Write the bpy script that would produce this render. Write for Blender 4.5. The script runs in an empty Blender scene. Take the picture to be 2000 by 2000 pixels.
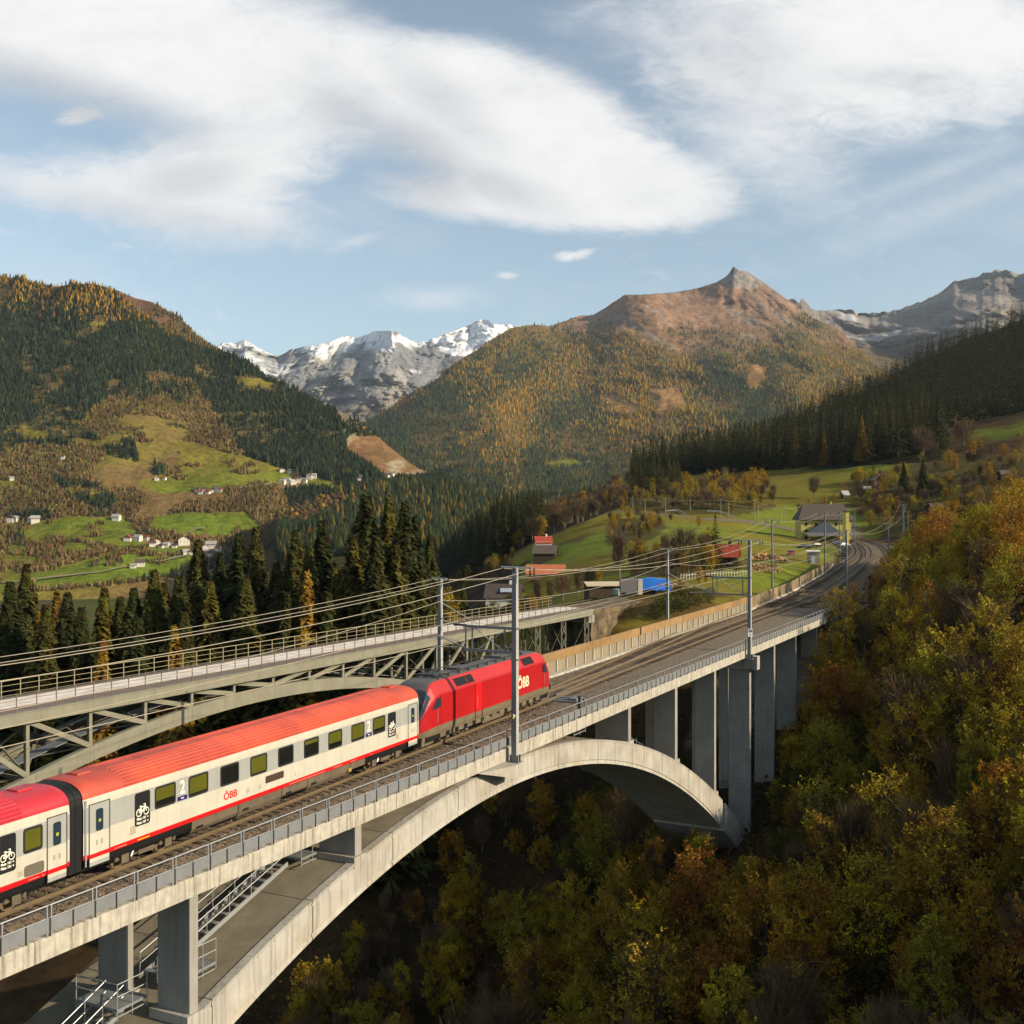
import bpy, bmesh, math, random
import numpy as np
from mathutils import Vector, Matrix
random.seed(7); rng = np.random.default_rng(7)
scene = bpy.context.scene
R = math.radians
# ------------------------------------------------------------------ camera
FPX, HOR, CAMH = 2250.0, 978.0, 14.9          # focal length and horizon of the photograph in its own pixels, eye height above the rails
cam_d = bpy.data.cameras.new('camera'); cam = bpy.data.objects.new('camera', cam_d)
scene.collection.objects.link(cam); scene.camera = cam
cam.location = (0, 0, CAMH); cam.rotation_euler = (R(90), 0, 0)
cam_d.sensor_width = 36; cam_d.lens = 36*FPX/2000; cam_d.shift_y = -(1000-HOR)/2000
cam_d.clip_start = 0.5; cam_d.clip_end = 80000
# ------------------------------------------------------------------ light, sky, exposure
SUN_AZ, SUN_EL = 111.0, 24.0                    # azimuth clockwise from the view direction (+Y)
scene.view_settings.view_transform = 'Standard'; scene.view_settings.look = 'None'
scene.view_settings.exposure = 1.0; scene.view_settings.gamma = 1.0
scene.view_settings.use_curve_mapping = False
sd = bpy.data.lights.new('sun', 'SUN'); sd.energy = 3.3; sd.angle = R(0.53); sd.color = (1.0, 0.83, 0.60)
sun = bpy.data.objects.new('sun', sd); scene.collection.objects.link(sun)
sdir = Vector((math.sin(R(SUN_AZ))*math.cos(R(SUN_EL)), math.cos(R(SUN_AZ))*math.cos(R(SUN_EL)), math.sin(R(SUN_EL))))
sun.rotation_euler = sdir.to_track_quat('Z', 'Y').to_euler(); sun.location = sdir*400
world = bpy.data.worlds.new('World'); scene.world = world; world.use_nodes = True
def build_world():
    nt = world.node_tree; N = nt.nodes; L = nt.links; N.clear()
    def node(t, **k):
        n = N.new(t)
        for a, b in k.items(): setattr(n, a, b)
        return n
    def inp(sock, v):
        if isinstance(v, (int, float)): sock.default_value = v
        elif isinstance(v, tuple): sock.default_value = v
        else: L.new(v, sock)
    def M(op, a, b=0.0, c=0.0, clamp=False):
        n = node('ShaderNodeMath', operation=op, use_clamp=clamp)
        inp(n.inputs[0], a); inp(n.inputs[1], b); inp(n.inputs[2], c); return n.outputs[0]
    def smooth(v, a, b, lo=0.0, hi=1.0):
        n = node('ShaderNodeMapRange', interpolation_type='SMOOTHSTEP'); inp(n.inputs[0], v)
        n.inputs[1].default_value = a; n.inputs[2].default_value = b; n.inputs[3].default_value = lo; n.inputs[4].default_value = hi
        return n.outputs[0]
    def noise(vec, scale, detail=6.0, rough=0.55, dist=0.0):
        n = node('ShaderNodeTexNoise'); L.new(vec, n.inputs['Vector']); n.inputs['Scale'].default_value = scale
        n.inputs['Detail'].default_value = detail; n.inputs['Roughness'].default_value = rough; n.inputs['Distortion'].default_value = dist
        return n.outputs['Fac']
    def mix(f, a, b):
        n = node('ShaderNodeMix', data_type='RGBA'); inp(n.inputs[0], f); inp(n.inputs[6], a); inp(n.inputs[7], b); return n.outputs[2]
    sky = node('ShaderNodeTexSky', sky_type='NISHITA'); sky.sun_disc = False
    sky.sun_elevation = R(SUN_EL); sky.sun_rotation = R(SUN_AZ); sky.air_density = 1.0; sky.dust_density = 1.6; sky.ozone_density = 1.5; sky.altitude = 900
    tc = node('ShaderNodeTexCoord'); d = tc.outputs['Generated']
    sp = node('ShaderNodeSeparateXYZ'); L.new(d, sp.inputs[0])
    dx, dy, dz = sp.outputs
    yy = M('MAXIMUM', dy, 0.12)
    uu = M('DIVIDE', dx, yy); vv = M('DIVIDE', dz, yy)
    cb = node('ShaderNodeCombineXYZ'); L.new(uu, cb.inputs[0]); L.new(vv, cb.inputs[1]); uv = cb.outputs[0]
    # warp
    st = node('ShaderNodeMapping'); st.inputs['Scale'].default_value = (1.0, 2.2, 1.0); st.inputs['Rotation'].default_value = (0, 0, R(12)); L.new(uv, st.inputs['Vector'])
    n1 = noise(st.outputs[0], 5.0, 5, 0.62, 0.3); n2 = noise(st.outputs[0], 26.0, 5, 0.7, 0.9)
    n3 = noise(st.outputs[0], 1.8, 2, 0.5)
    def blob(px, py, a, b, rot, soft=0.45, rag=0.0, fine=0.0, amt=1.0):
        mp = node('ShaderNodeMapping', vector_type='TEXTURE')
        mp.inputs['Location'].default_value = ((px-1000)/FPX, (HOR-py)/FPX, 0); mp.inputs['Rotation'].default_value = (0, 0, R(rot))
        mp.inputs['Scale'].default_value = (a/FPX, b/FPX, 1); L.new(uv, mp.inputs['Vector'])
        ln = node('ShaderNodeVectorMath', operation='LENGTH'); L.new(mp.outputs[0], ln.inputs[0])
        r = ln.outputs['Value']
        if rag: r = M('ADD', r, M('MULTIPLY', M('SUBTRACT', n1, 0.5), rag*1.35))
        if fine: r = M('ADD', r, M('MULTIPLY', M('SUBTRACT', n2, 0.5), fine*1.25))
        return smooth(r, 1.0+soft*0.5, 1.0-soft, 0.0, amt)
    blobs = [blob(270, 60, 620, 165, -15, 0.5, 0.5, 0.15), blob(610, 140, 330, 130, -16, 0.7, 0.5, 0.2, .92), blob(500, 270, 170, 130, 10, 0.7, 0.8, 0.4, .9),
             blob(1020, 262, 330, 158, -22, 0.30, 0.24, 0.2), blob(1190, 350, 262, 92, -10, 0.34, 0.32, 0.26), blob(1040, 390, 330, 55, -4, 0.5, 0.5, 0.4),
             blob(930, 190, 300, 80, -18, 0.9, 0.5, 0.3, .75), blob(330, 390, 330, 72, -9, 0.8, 1.0, 0.7, .85), blob(100, 370, 300, 42, -8, 1.0, 1.1, 0.9, .6), blob(430, 330, 200, 80, 5, 0.6, .9, .5, .95),
             blob(1780, 60, 520, 150, -6, 0.6, 0.6, 0.25), blob(1520, 130, 330, 110, -14, 1.1, 0.9, 0.6, .75), blob(1640, 170, 330, 60, -4, 1.0, 1.2, .9, .8),
             blob(1480, 260, 190, 110, -30, 1.3, 0.8, 1.0, .75), blob(1850, 330, 210, 26, 20, 1.3, 1.2, .7, .35), blob(1900, 385, 260, 40, 20, 1.3, 1.2, .8, .45), blob(1950, 200, 260, 50, 4, 1.3, 1.4, .9, .5),
             blob(150, 228, 40, 15, 8, 0.7, 1.4, 1.6), blob(172, 222, 26, 10, -12, 0.8, 1.4, 1.6, .9), blob(1112, 499, 34, 9, 4, 0.9, 1.6, 1.8, .9), blob(1140, 494, 24, 8, 10, 0.9, 1.6, 1.8, .8), blob(850, 580, 105, 20, 2, 1.5, 1.6, 1.6, .42), blob(990, 538, 22, 8, 0, .8, .8, .6, .7), blob(700, 470, 60, 14, 18, 1.1, 1.0, .7, .4), blob(120, 60, 380, 130, -10, .8, .4, .1)]
    m = blobs[0]
    for b in blobs[1:]: m = M('SUBTRACT', M('ADD', m, b), M('MULTIPLY', m, b))
    # thin veil everywhere, and loose clouds outside the view
    gen = node('ShaderNodeMapping'); gen.inputs['Scale'].default_value = (1, 1, 3.2); L.new(d, gen.inputs['Vector'])
    ng = noise(gen.outputs[0], 2.6, 3, 0.58, 0.3)
    mg = smooth(ng, 0.55, 0.70)
    front = smooth(dy, 0.55, 0.80)
    veil = M('MULTIPLY', smooth(n1, 0.48, 0.75), 0.22)
    wis = M('MULTIPLY', smooth(n2, 0.50, 0.72), M('MULTIPLY', smooth(n3, 0.46, 0.62), 0.38)); m = M('MAXIMUM', m, M('MAXIMUM', veil, wis))
    mask = M('ADD', M('MULTIPLY', m, front), M('MULTIPLY', mg, M('SUBTRACT', 1.0, front)))
    mask = M('MULTIPLY', mask, smooth(dz, 0.0, 0.10))
    # the clouds' own grey undersides
    g = [blob(110, 190, 330, 70, -16, 0.9, 0.4, 0.1), blob(860, 200, 160, 60, -40, 1.0, .4, .2, .6), blob(810, 315, 150, 95, -30, 0.8, .3, .15, 1.0), blob(690, 235, 120, 70, -30, 1.0, .3, .1, .7), blob(930, 350, 200, 45, -20, 0.9, .4, .1, .7), blob(370, 350, 130, 50, 10, .9, .6, .3, .7), blob(1430, 120, 200, 90, -10, 1.0, .4, .2, .55), blob(1700, 150, 230, 30, -3, 1.0, .6, .3, .4), blob(720, 215, 170, 60, -30, 1.0, .3, .1, .4), blob(300, 420, 330, 40, -9, .9, .6, .4, .5)]
    gm = g[0]
    for b in g[1:]: gm = M('MAXIMUM', gm, b)
    shade = M('ADD', M('MULTIPLY', gm, 0.85), M('ADD', M('MULTIPLY', smooth(n1, 0.42, 0.72), 0.26), M('MULTIPLY', smooth(n2, 0.42, 0.75), 0.16)), clamp=True)
    ccol = mix(shade, (CLOUD_W*0.99, CLOUD_W*0.98, CLOUD_W*0.97, 1), (CLOUD_W*0.58, CLOUD_W*0.60, CLOUD_W*0.64, 1))
    hz = node('ShaderNodeHueSaturation'); hz.inputs['Saturation'].default_value = SKY_SAT; hz.inputs['Value'].default_value = SKY_VAL; L.new(sky.outputs[0], hz.inputs['Color'])
    tn = node('ShaderNodeMix', data_type='RGBA', blend_type='MULTIPLY'); tn.inputs[0].default_value = 1.0; L.new(hz.outputs[0], tn.inputs[6]); tn.inputs[7].default_value = SKY_TINT
    col = mix(mask, tn.outputs[2], ccol)
    bg = node('ShaderNodeBackground'); L.new(col, bg.inputs['Color']); bg.inputs['Strength'].default_value = SKY_STR
    out = node('ShaderNodeOutputWorld'); L.new(bg.outputs[0], out.inputs['Surface'])
SKY_STR, CLOUD_W, SKY_SAT, SKY_VAL = 0.095, 5.25, 0.64, 0.84; SKY_TINT = (.90, 1.0, 1.0, 1)
build_world()
HAZE = 2.0e-5
cy = scene.cycles; world.cycles.sampling_method = 'NONE'
cy.max_bounces = 6; cy.diffuse_bounces = 2; cy.glossy_bounces = 2; cy.transmission_bounces = 4; cy.transparent_max_bounces = 8; cy.volume_bounces = 0
cy.use_denoising = True; cy.use_adaptive_sampling = True; cy.adaptive_threshold = 0.015
cy.caustics_reflective = False; cy.caustics_refractive = False
# ------------------------------------------------------------------ projections
def W(px, py, Y): return Vector(((px-1000)*Y/FPX, Y, CAMH+(HOR-py)*Y/FPX))
def G(px, py, z):
    Y = FPX*(CAMH-z)/(py-HOR); return Vector(((px-1000)*Y/FPX, Y, z))
class Frame:                                    # a straight line in plan: s along, d to the right (towards the camera), z up
    def __init__(s_, o, deg):
        s_.o = Vector((o[0], o[1], 0)); a = R(deg); s_.u = Vector((math.sin(a), math.cos(a), 0)); s_.n = Vector((math.cos(a), -math.sin(a), 0)); s_.deg = deg
        s_.rot = Matrix((s_.u, -s_.n, Vector((0, 0, 1)))).transposed()   # local x along the line, local y to the left
    def __call__(s_, s, d, z): return s_.o+s_.u*s+s_.n*d+Vector((0, 0, z))
    def s_at(s_, px, d=0.0):
        k = (px-1000)/FPX; q = s_.o+s_.n*d; return (k*q.y-q.x)/(s_.u.x-k*s_.u.y)
    def z_at(s_, px, py, d=0.0):
        p = s_(s_.s_at(px, d), d, 0); return CAMH-(py-HOR)*p.y/FPX
    def mat(s_, s, d, z): return Matrix.Translation(s_(s, d, z)) @ s_.rot.to_4x4()
BR = Frame((-16.92, 38.07), 27.4)               # the concrete bridge, along its near edge
_a = Frame((-18.532, 41.698), 25.38)
TR = Frame(tuple((_a.o-_a.n*0.7175)[:2]), 25.38)  # the track the train stands on, along its centre line
OB = Frame((-34.68, 78.03), 30.49)              # the old steel bridge, along its near girder
# ------------------------------------------------------------------ materials
MATS = {}
def mat(name, col, rough=0.8, var=0.12, scale=3.0, bump=0.0, bscale=20.0, metal=0.0, spec=0.3, streak=0.0, streak_col=None, attr=None, detail=5.0, col2=None, c2t=(0.45, 0.6), rnd=0.0, trans=0.0, coat=0.0, stretch=(1, 1, 1), island=0.0, bdist=0.05, var2=0.0, scale2=1.0):
    if name in MATS: return MATS[name]
    m = bpy.data.materials.new(name); m.use_nodes = True; MATS[name] = m
    nt = m.node_tree; N = nt.nodes; L = nt.links
    p = N['Principled BSDF']; p.inputs['Roughness'].default_value = rough; p.inputs['Metallic'].default_value = metal
    p.inputs['Specular IOR Level'].default_value = spec; p.inputs['Coat Weight'].default_value = coat
    tc = N.new('ShaderNodeTexCoord'); geo = N.new('ShaderNodeNewGeometry')
    mp = N.new('ShaderNodeMapping'); mp.inputs['Scale'].default_value = stretch; L.new(geo.outputs['Position'], mp.inputs['Vector'])
    pos = mp.outputs[0]
    if attr:
        a = N.new('ShaderNodeAttribute'); a.attribute_name = attr; c = a.outputs['Color']
    else:
        r = N.new('ShaderNodeRGB'); r.outputs[0].default_value = (*col, 1); c = r.outputs[0]
    def nz(sc, det=detail, rg=0.6, vec=pos):
        n = N.new('ShaderNodeTexNoise'); n.inputs['Scale'].default_value = sc; n.inputs['Detail'].default_value = det; n.inputs['Roughness'].default_value = rg
        L.new(vec, n.inputs['Vector']); return n.outputs['Fac']
    if col2:
        mr = N.new('ShaderNodeMapRange'); mr.inputs[1].default_value, mr.inputs[2].default_value = c2t; L.new(nz(scale*0.6), mr.inputs[0])
        x = N.new('ShaderNodeMix'); x.data_type = 'RGBA'; L.new(mr.outputs[0], x.inputs[0]); L.new(c, x.inputs[6]); x.inputs[7].default_value = (*col2, 1); c = x.outputs[2]
    if streak:
        ms = N.new('ShaderNodeMapping'); ms.inputs['Scale'].default_value = (1, 1, 0.06); L.new(geo.outputs['Position'], ms.inputs['Vector'])
        mr = N.new('ShaderNodeMapRange'); mr.inputs[1].default_value = 0.48; mr.inputs[2].default_value = 0.72; mr.inputs[4].default_value = streak; L.new(nz(5.0, 4, 0.6, ms.outputs[0]), mr.inputs[0])
        x = N.new('ShaderNodeMix'); x.data_type = 'RGBA'; L.new(mr.outputs[0], x.inputs[0]); L.new(c, x.inputs[6]); sc = streak_col or tuple(v*0.35 for v in col); x.inputs[7].default_value = (*sc, 1); c = x.outputs[2]
    val = None
    if var:
        mr = N.new('ShaderNodeMapRange'); mr.inputs[1].default_value = 0.25; mr.inputs[2].default_value = 0.75; mr.inputs[3].default_value = 1-var; mr.inputs[4].default_value = 1+var
        L.new(nz(scale), mr.inputs[0]); val = mr.outputs[0]
    if var2:
        mr = N.new('ShaderNodeMapRange'); mr.inputs[1].default_value = 0.3; mr.inputs[2].default_value = 0.7; mr.inputs[3].default_value = 1-var2; mr.inputs[4].default_value = 1+var2
        L.new(nz(scale2, 6), mr.inputs[0]); mu = N.new('ShaderNodeMath'); mu.operation = 'MULTIPLY'; L.new(val, mu.inputs[0]); L.new(mr.outputs[0], mu.inputs[1]); val = mu.outputs[0]
    for amt, src in ((rnd, 'o'), (island, 'i')):
        if amt:
            if src == 'o': oi = N.new('ShaderNodeObjectInfo'); s = oi.outputs['Random']
            else: s = geo.outputs['Random Per Island']
            mr = N.new('ShaderNodeMapRange'); mr.inputs[3].default_value = 1-amt; mr.inputs[4].default_value = 1+amt; L.new(s, mr.inputs[0])
            if val is None: val = mr.outputs[0]
            else:
                mu = N.new('ShaderNodeMath'); mu.operation = 'MULTIPLY'; L.new(val, mu.inputs[0]); L.new(mr.outputs[0], mu.inputs[1]); val = mu.outputs[0]
    if val is not None:
        h = N.new('ShaderNodeHueSaturation'); L.new(c, h.inputs['Color']); L.new(val, h.inputs['Value']); c = h.outputs[0]
    L.new(c, p.inputs['Base Color'])
    if bump:
        b = N.new('ShaderNodeBump'); b.inputs['Strength'].default_value = bump; b.inputs['Distance'].default_value = bdist; L.new(nz(bscale, 8, 0.65), b.inputs['Height']); L.new(b.outputs[0], p.inputs['Normal'])
    if trans:
        t = N.new('ShaderNodeBsdfTranslucent'); L.new(c, t.inputs['Color']); ms = N.new('ShaderNodeMixShader'); ms.inputs[0].default_value = trans
        L.new(p.outputs[0], ms.inputs[1]); L.new(t.outputs[0], ms.inputs[2]); L.new(ms.outputs[0], N['Material Output'].inputs['Surface'])
    return m
def leaf_mat(name, cols, island=0.35, trans=0.3):    # the foliage colour differs from tree to tree (object random) and leaf to leaf
    if name in MATS: return MATS[name]
    m = bpy.data.materials.new(name); m.use_nodes = True; MATS[name] = m
    nt = m.node_tree; N = nt.nodes; L = nt.links; p = N['Principled BSDF']; p.inputs['Roughness'].default_value = 0.7; p.inputs['Specular IOR Level'].default_value = 0.15
    oi = N.new('ShaderNodeObjectInfo'); rp = N.new('ShaderNodeValToRGB'); L.new(oi.outputs['Random'], rp.inputs[0]); rp.color_ramp.interpolation = 'LINEAR'
    el = rp.color_ramp.elements
    while len(el) < len(cols): el.new(0.5)
    for i, c in enumerate(cols): el[i].position = i/max(1, len(cols)-1); el[i].color = (*c, 1)
    geo = N.new('ShaderNodeNewGeometry'); mr = N.new('ShaderNodeMapRange'); mr.inputs[3].default_value = 1-island; mr.inputs[4].default_value = 1+island; L.new(geo.outputs['Random Per Island'], mr.inputs[0])
    n = N.new('ShaderNodeTexNoise'); n.inputs['Scale'].default_value = 0.55; n.inputs['Detail'].default_value = 3; L.new(geo.outputs['Position'], n.inputs['Vector'])
    m2 = N.new('ShaderNodeMapRange'); m2.inputs[1].default_value = .3; m2.inputs[2].default_value = .7; m2.inputs[3].default_value = .6; m2.inputs[4].default_value = 1.4; L.new(n.outputs['Fac'], m2.inputs[0])
    mu = N.new('ShaderNodeMath'); mu.operation = 'MULTIPLY'; L.new(mr.outputs[0], mu.inputs[0]); L.new(m2.outputs[0], mu.inputs[1])
    n2 = N.new('ShaderNodeMapRange'); n2.inputs[1].default_value = .3; n2.inputs[2].default_value = .7; n2.inputs[3].default_value = .47; n2.inputs[4].default_value = .53; L.new(n.outputs['Fac'], n2.inputs[0])
    h = N.new('ShaderNodeHueSaturation'); L.new(rp.outputs[0], h.inputs['Color']); L.new(mu.outputs[0], h.inputs['Value']); L.new(n2.outputs[0], h.inputs['Hue'])
    L.new(h.outputs[0], p.inputs['Base Color'])
    t = N.new('ShaderNodeBsdfTranslucent'); L.new(h.outputs[0], t.inputs['Color']); ms = N.new('ShaderNodeMixShader'); ms.inputs[0].default_value = trans
    L.new(p.outputs[0], ms.inputs[1]); L.new(t.outputs[0], ms.inputs[2]); L.new(ms.outputs[0], N['Material Output'].inputs['Surface'])
    return m
def glass_mat():
    m = bpy.data.materials.new('window_glass'); m.use_nodes = True; nt = m.node_tree; N = nt.nodes; L = nt.links; N.remove(N['Principled BSDF'])
    t = N.new('ShaderNodeBsdfTransparent'); t.inputs[0].default_value = (.86, .88, .84, 1); g = N.new('ShaderNodeBsdfGlossy'); g.inputs['Roughness'].default_value = 0.03; g.inputs['Color'].default_value = (.9, .9, .9, 1)
    lw = N.new('ShaderNodeLayerWeight'); pw = N.new('ShaderNodeMath'); pw.operation = 'POWER'; pw.inputs[1].default_value = 4.0; L.new(lw.outputs['Facing'], pw.inputs[0]); fr = N.new('ShaderNodeMapRange'); fr.inputs[3].default_value = .03; fr.inputs[4].default_value = .6; L.new(pw.outputs[0], fr.inputs[0]); ms = N.new('ShaderNodeMixShader'); L.new(fr.outputs[0], ms.inputs[0]); L.new(t.outputs[0], ms.inputs[1]); L.new(g.outputs[0], ms.inputs[2]); L.new(ms.outputs[0], N['Material Output'].inputs['Surface'])
    return m
# ------------------------------------------------------------------ objects
COL = scene.collection
def tag(o, label=None, cat=None, group=None, kind=None):
    if label: o['label'] = label
    if cat: o['category'] = cat
    if group: o['group'] = group
    if kind: o['kind'] = kind
    return o
def thing(name, label, cat, loc=(0, 0, 0), group=None):
    o = bpy.data.objects.new(name, None); COL.objects.link(o); o.location = loc; o.empty_display_size = 0.3
    return tag(o, label, cat, group)
def root_of(o):
    while o.parent: o = o.parent
    return o
class MB:                                       # collects faces in world space, builds ONE mesh object
    def __init__(s): s.v = []; s.f = []; s.m = []; s.mats = []
    def mi(s, mt):
        if mt not in s.mats: s.mats.append(mt)
        return s.mats.index(mt)
    def poly(s, pts, faces, mt=None):
        b = len(s.v); s.v += [tuple(p) for p in pts]; k = s.mi(mt)
        for f in faces: s.f.append([b+i for i in f]); s.m.append(k)
        return s
    def hexa(s, p, mt=None):                    # 8 points: bottom ring 0-3, top ring 4-7
        return s.poly(p, [(3, 2, 1, 0), (4, 5, 6, 7), (0, 1, 5, 4), (1, 2, 6, 5), (2, 3, 7, 6), (3, 0, 4, 7)], mt)
    def fbox(s, fr, s0, s1, d0, d1, z0, z1, mt=None):   # box in a Frame
        return s.hexa([fr(s0, d1, z0), fr(s1, d1, z0), fr(s1, d0, z0), fr(s0, d0, z0), fr(s0, d1, z1), fr(s1, d1, z1), fr(s1, d0, z1), fr(s0, d0, z1)][::1], mt)
    def box(s, x0, x1, y0, y1, z0, z1, mt=None):
        return s.hexa([(x0, y0, z0), (x1, y0, z0), (x1, y1, z0), (x0, y1, z0), (x0, y0, z1), (x1, y0, z1), (x1, y1, z1), (x0, y1, z1)], mt)
    def bar(s, a, b, w, h=None, mt=None, up=(0, 0, 1)):  # rectangular bar between two points
        a = Vector(a); b = Vector(b); h = h or w; t = (b-a).normalized(); u = Vector(up)
        if abs(t.dot(u)) > 0.98: u = Vector((1, 0, 0))
        x = t.cross(u).normalized()*w/2; y = x.cross(t).normalized()*h/2
        return s.hexa([a-x-y, a+x-y, b+x-y, b-x-y, a-x+y, a+x+y, b+x+y, b-x+y], mt)
    def tube(s, pts, r, n=6, mt=None, cap=True):
        pts = [Vector(p) for p in pts]; rs = r if isinstance(r, (list, tuple)) else [r]*len(pts); b = len(s.v); k = s.mi(mt)
        for i, p in enumerate(pts):
            t = (pts[min(i+1, len(pts)-1)]-pts[max(i-1, 0)]).normalized(); u = Vector((0, 0, 1)) if abs(t.z) < 0.95 else Vector((1, 0, 0))
            x = t.cross(u).normalized(); y = x.cross(t)
            for j in range(n):
                a = 2*math.pi*j/n; s.v.append(tuple(p+(x*math.cos(a)+y*math.sin(a))*rs[i]))
        for i in range(len(pts)-1):
            for j in range(n):
                s.f.append([b+i*n+j, b+i*n+(j+1) % n, b+(i+1)*n+(j+1) % n, b+(i+1)*n+j]); s.m.append(k)
        if cap: s.f.append([b+j for j in range(n)]); s.m.append(k); e = b+(len(pts)-1)*n; s.f.append([e+j for j in reversed(range(n))]); s.m.append(k)
        return s
    def loft(s, secs, mts=None, closed=False, cap=True, mt=None):   # secs: list of equal-length point lists; mts: material per profile segment
        n = len(secs[0]); b = len(s.v)
        for q in secs: s.v += [tuple(p) for p in q]
        for i in range(len(secs)-1):
            for j in range(n if closed else n-1):
                s.f.append([b+i*n+j, b+i*n+(j+1) % n, b+(i+1)*n+(j+1) % n, b+(i+1)*n+j]); s.m.append(s.mi(mts[j] if mts else mt))
        if cap:
            k = s.mi(mt if mt else (mts[0] if mts else None))
            s.f.append([b+j for j in reversed(range(n))]); s.m.append(k); e = b+(len(secs)-1)*n; s.f.append([e+j for j in range(n)]); s.m.append(k)
        return s
    def build(s, name, mt=None, parent=None, smooth=False, link=True, bevel=0.0):
        off = root_of(parent).location if parent else Vector((0, 0, 0))
        me = bpy.data.meshes.new(name); me.from_pydata([(v[0]-off.x, v[1]-off.y, v[2]-off.z) for v in s.v], [], s.f)
        for q in s.mats: me.materials.append(q if q else mt)
        if len(s.mats) > 1: me.polygons.foreach_set('material_index', s.m)
        if smooth: me.polygons.foreach_set('use_smooth', [True]*len(me.polygons))
        me.update()
        bm = bmesh.new(); bm.from_mesh(me); bmesh.ops.recalc_face_normals(bm, faces=bm.faces); bm.to_mesh(me); bm.free()
        o = bpy.data.objects.new(name, me)
        if link: COL.objects.link(o)
        if parent: o.parent = parent
        if bevel:
            bv = o.modifiers.new('bevel', 'BEVEL'); bv.width = bevel; bv.segments = 2; bv.limit_method = 'ANGLE'
        return o
def inst(me, name, parent, M):                  # a part that shares its mesh with its likes
    o = bpy.data.objects.new(name, me); COL.objects.link(o)
    if parent: o.parent = parent; M = Matrix.Translation(-root_of(parent).location) @ M
    o.matrix_local = M; return o
def mesh_of(mb, name, mt=None, smooth=False):
    o = mb.build(name, mt, None, smooth, link=False); me = o.data; bpy.data.objects.remove(o); return me
def np_mesh(name, V, F, mats, cols=None, fm=None, smooth=False):
    V = np.asarray(V, np.float32); F = np.asarray(F, np.int32); k = F.shape[1]
    me = bpy.data.meshes.new(name); me.vertices.add(len(V)); me.vertices.foreach_set('co', V.ravel())
    me.loops.add(F.size); me.loops.foreach_set('vertex_index', F.ravel()); me.polygons.add(len(F))
    me.polygons.foreach_set('loop_start', np.arange(0, F.size, k, dtype=np.int32)); me.polygons.foreach_set('loop_total', np.full(len(F), k, np.int32))
    for q in mats: me.materials.append(q)
    if fm is not None: me.polygons.foreach_set('material_index', np.asarray(fm, np.int32))
    if smooth: me.polygons.foreach_set('use_smooth', np.ones(len(F), bool))
    me.update(calc_edges=True)
    if cols is not None:
        a = me.color_attributes.new('Col', 'FLOAT_COLOR', 'POINT'); c = np.ones((len(V), 4), np.float32); c[:, :3] = cols; a.data.foreach_set('color', c.ravel())
    return me
def obj(name, me, parent=None):
    o = bpy.data.objects.new(name, me); COL.objects.link(o)
    if parent: o.parent = parent
    return o
def text_mesh(txt, size, depth=0.004, bold=0.0):  # text in the local XZ plane, centred on x, base at z=0, facing -y
    c = bpy.data.curves.new('lettering', 'FONT'); c.body = txt; c.size = size; c.align_x = 'CENTER'; c.extrude = depth; c.offset = bold; c.resolution_u = 3
    o = bpy.data.objects.new('lettering', c); COL.objects.link(o); bpy.context.view_layer.update()
    me = bpy.data.meshes.new_from_object(o); bpy.data.objects.remove(o); bpy.data.curves.remove(c)
    me.transform(Matrix.Rotation(R(90), 4, 'X')); return me
# ------------------------------------------------------------------ noise
def _h(i, j, s):
    n = (i.astype(np.int64)*374761393+j.astype(np.int64)*668265263+s*1442695041) & 0xffffffff
    n = ((n ^ (n >> 13))*1274126177) & 0xffffffff; n = n ^ (n >> 16); return (n & 0xffff)/65535.0
def vnoise(x, y, s=0):
    x = np.asarray(x, float); y = np.asarray(y, float); i = np.floor(x); j = np.floor(y); u = x-i; v = y-j; u = u*u*(3-2*u); v = v*v*(3-2*v)
    return (_h(i, j, s)*(1-u)+_h(i+1, j, s)*u)*(1-v)+(_h(i, j+1, s)*(1-u)+_h(i+1, j+1, s)*u)*v
def fbm(x, y, oct=5, s=0, g=0.5, ridged=False):
    t = 0; a = 1; n = 0
    for k in range(oct):
        q = vnoise(x*2**k, y*2**k, s+k*17)
        if ridged: q = 1-np.abs(2*q-1)
        t = t+a*q; n += a; a *= g
    return t/n
def in_poly(px, py, P):
    c = np.zeros(np.shape(px), bool); n = len(P)
    for i in range(n):
        x0, y0 = P[i]; x1, y1 = P[i-1]
        if y0 == y1: continue
        c ^= ((y0 > py) != (y1 > py)) & (px < (x1-x0)*(py-y0)/(y1-y0)+x0)
    return c
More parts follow.
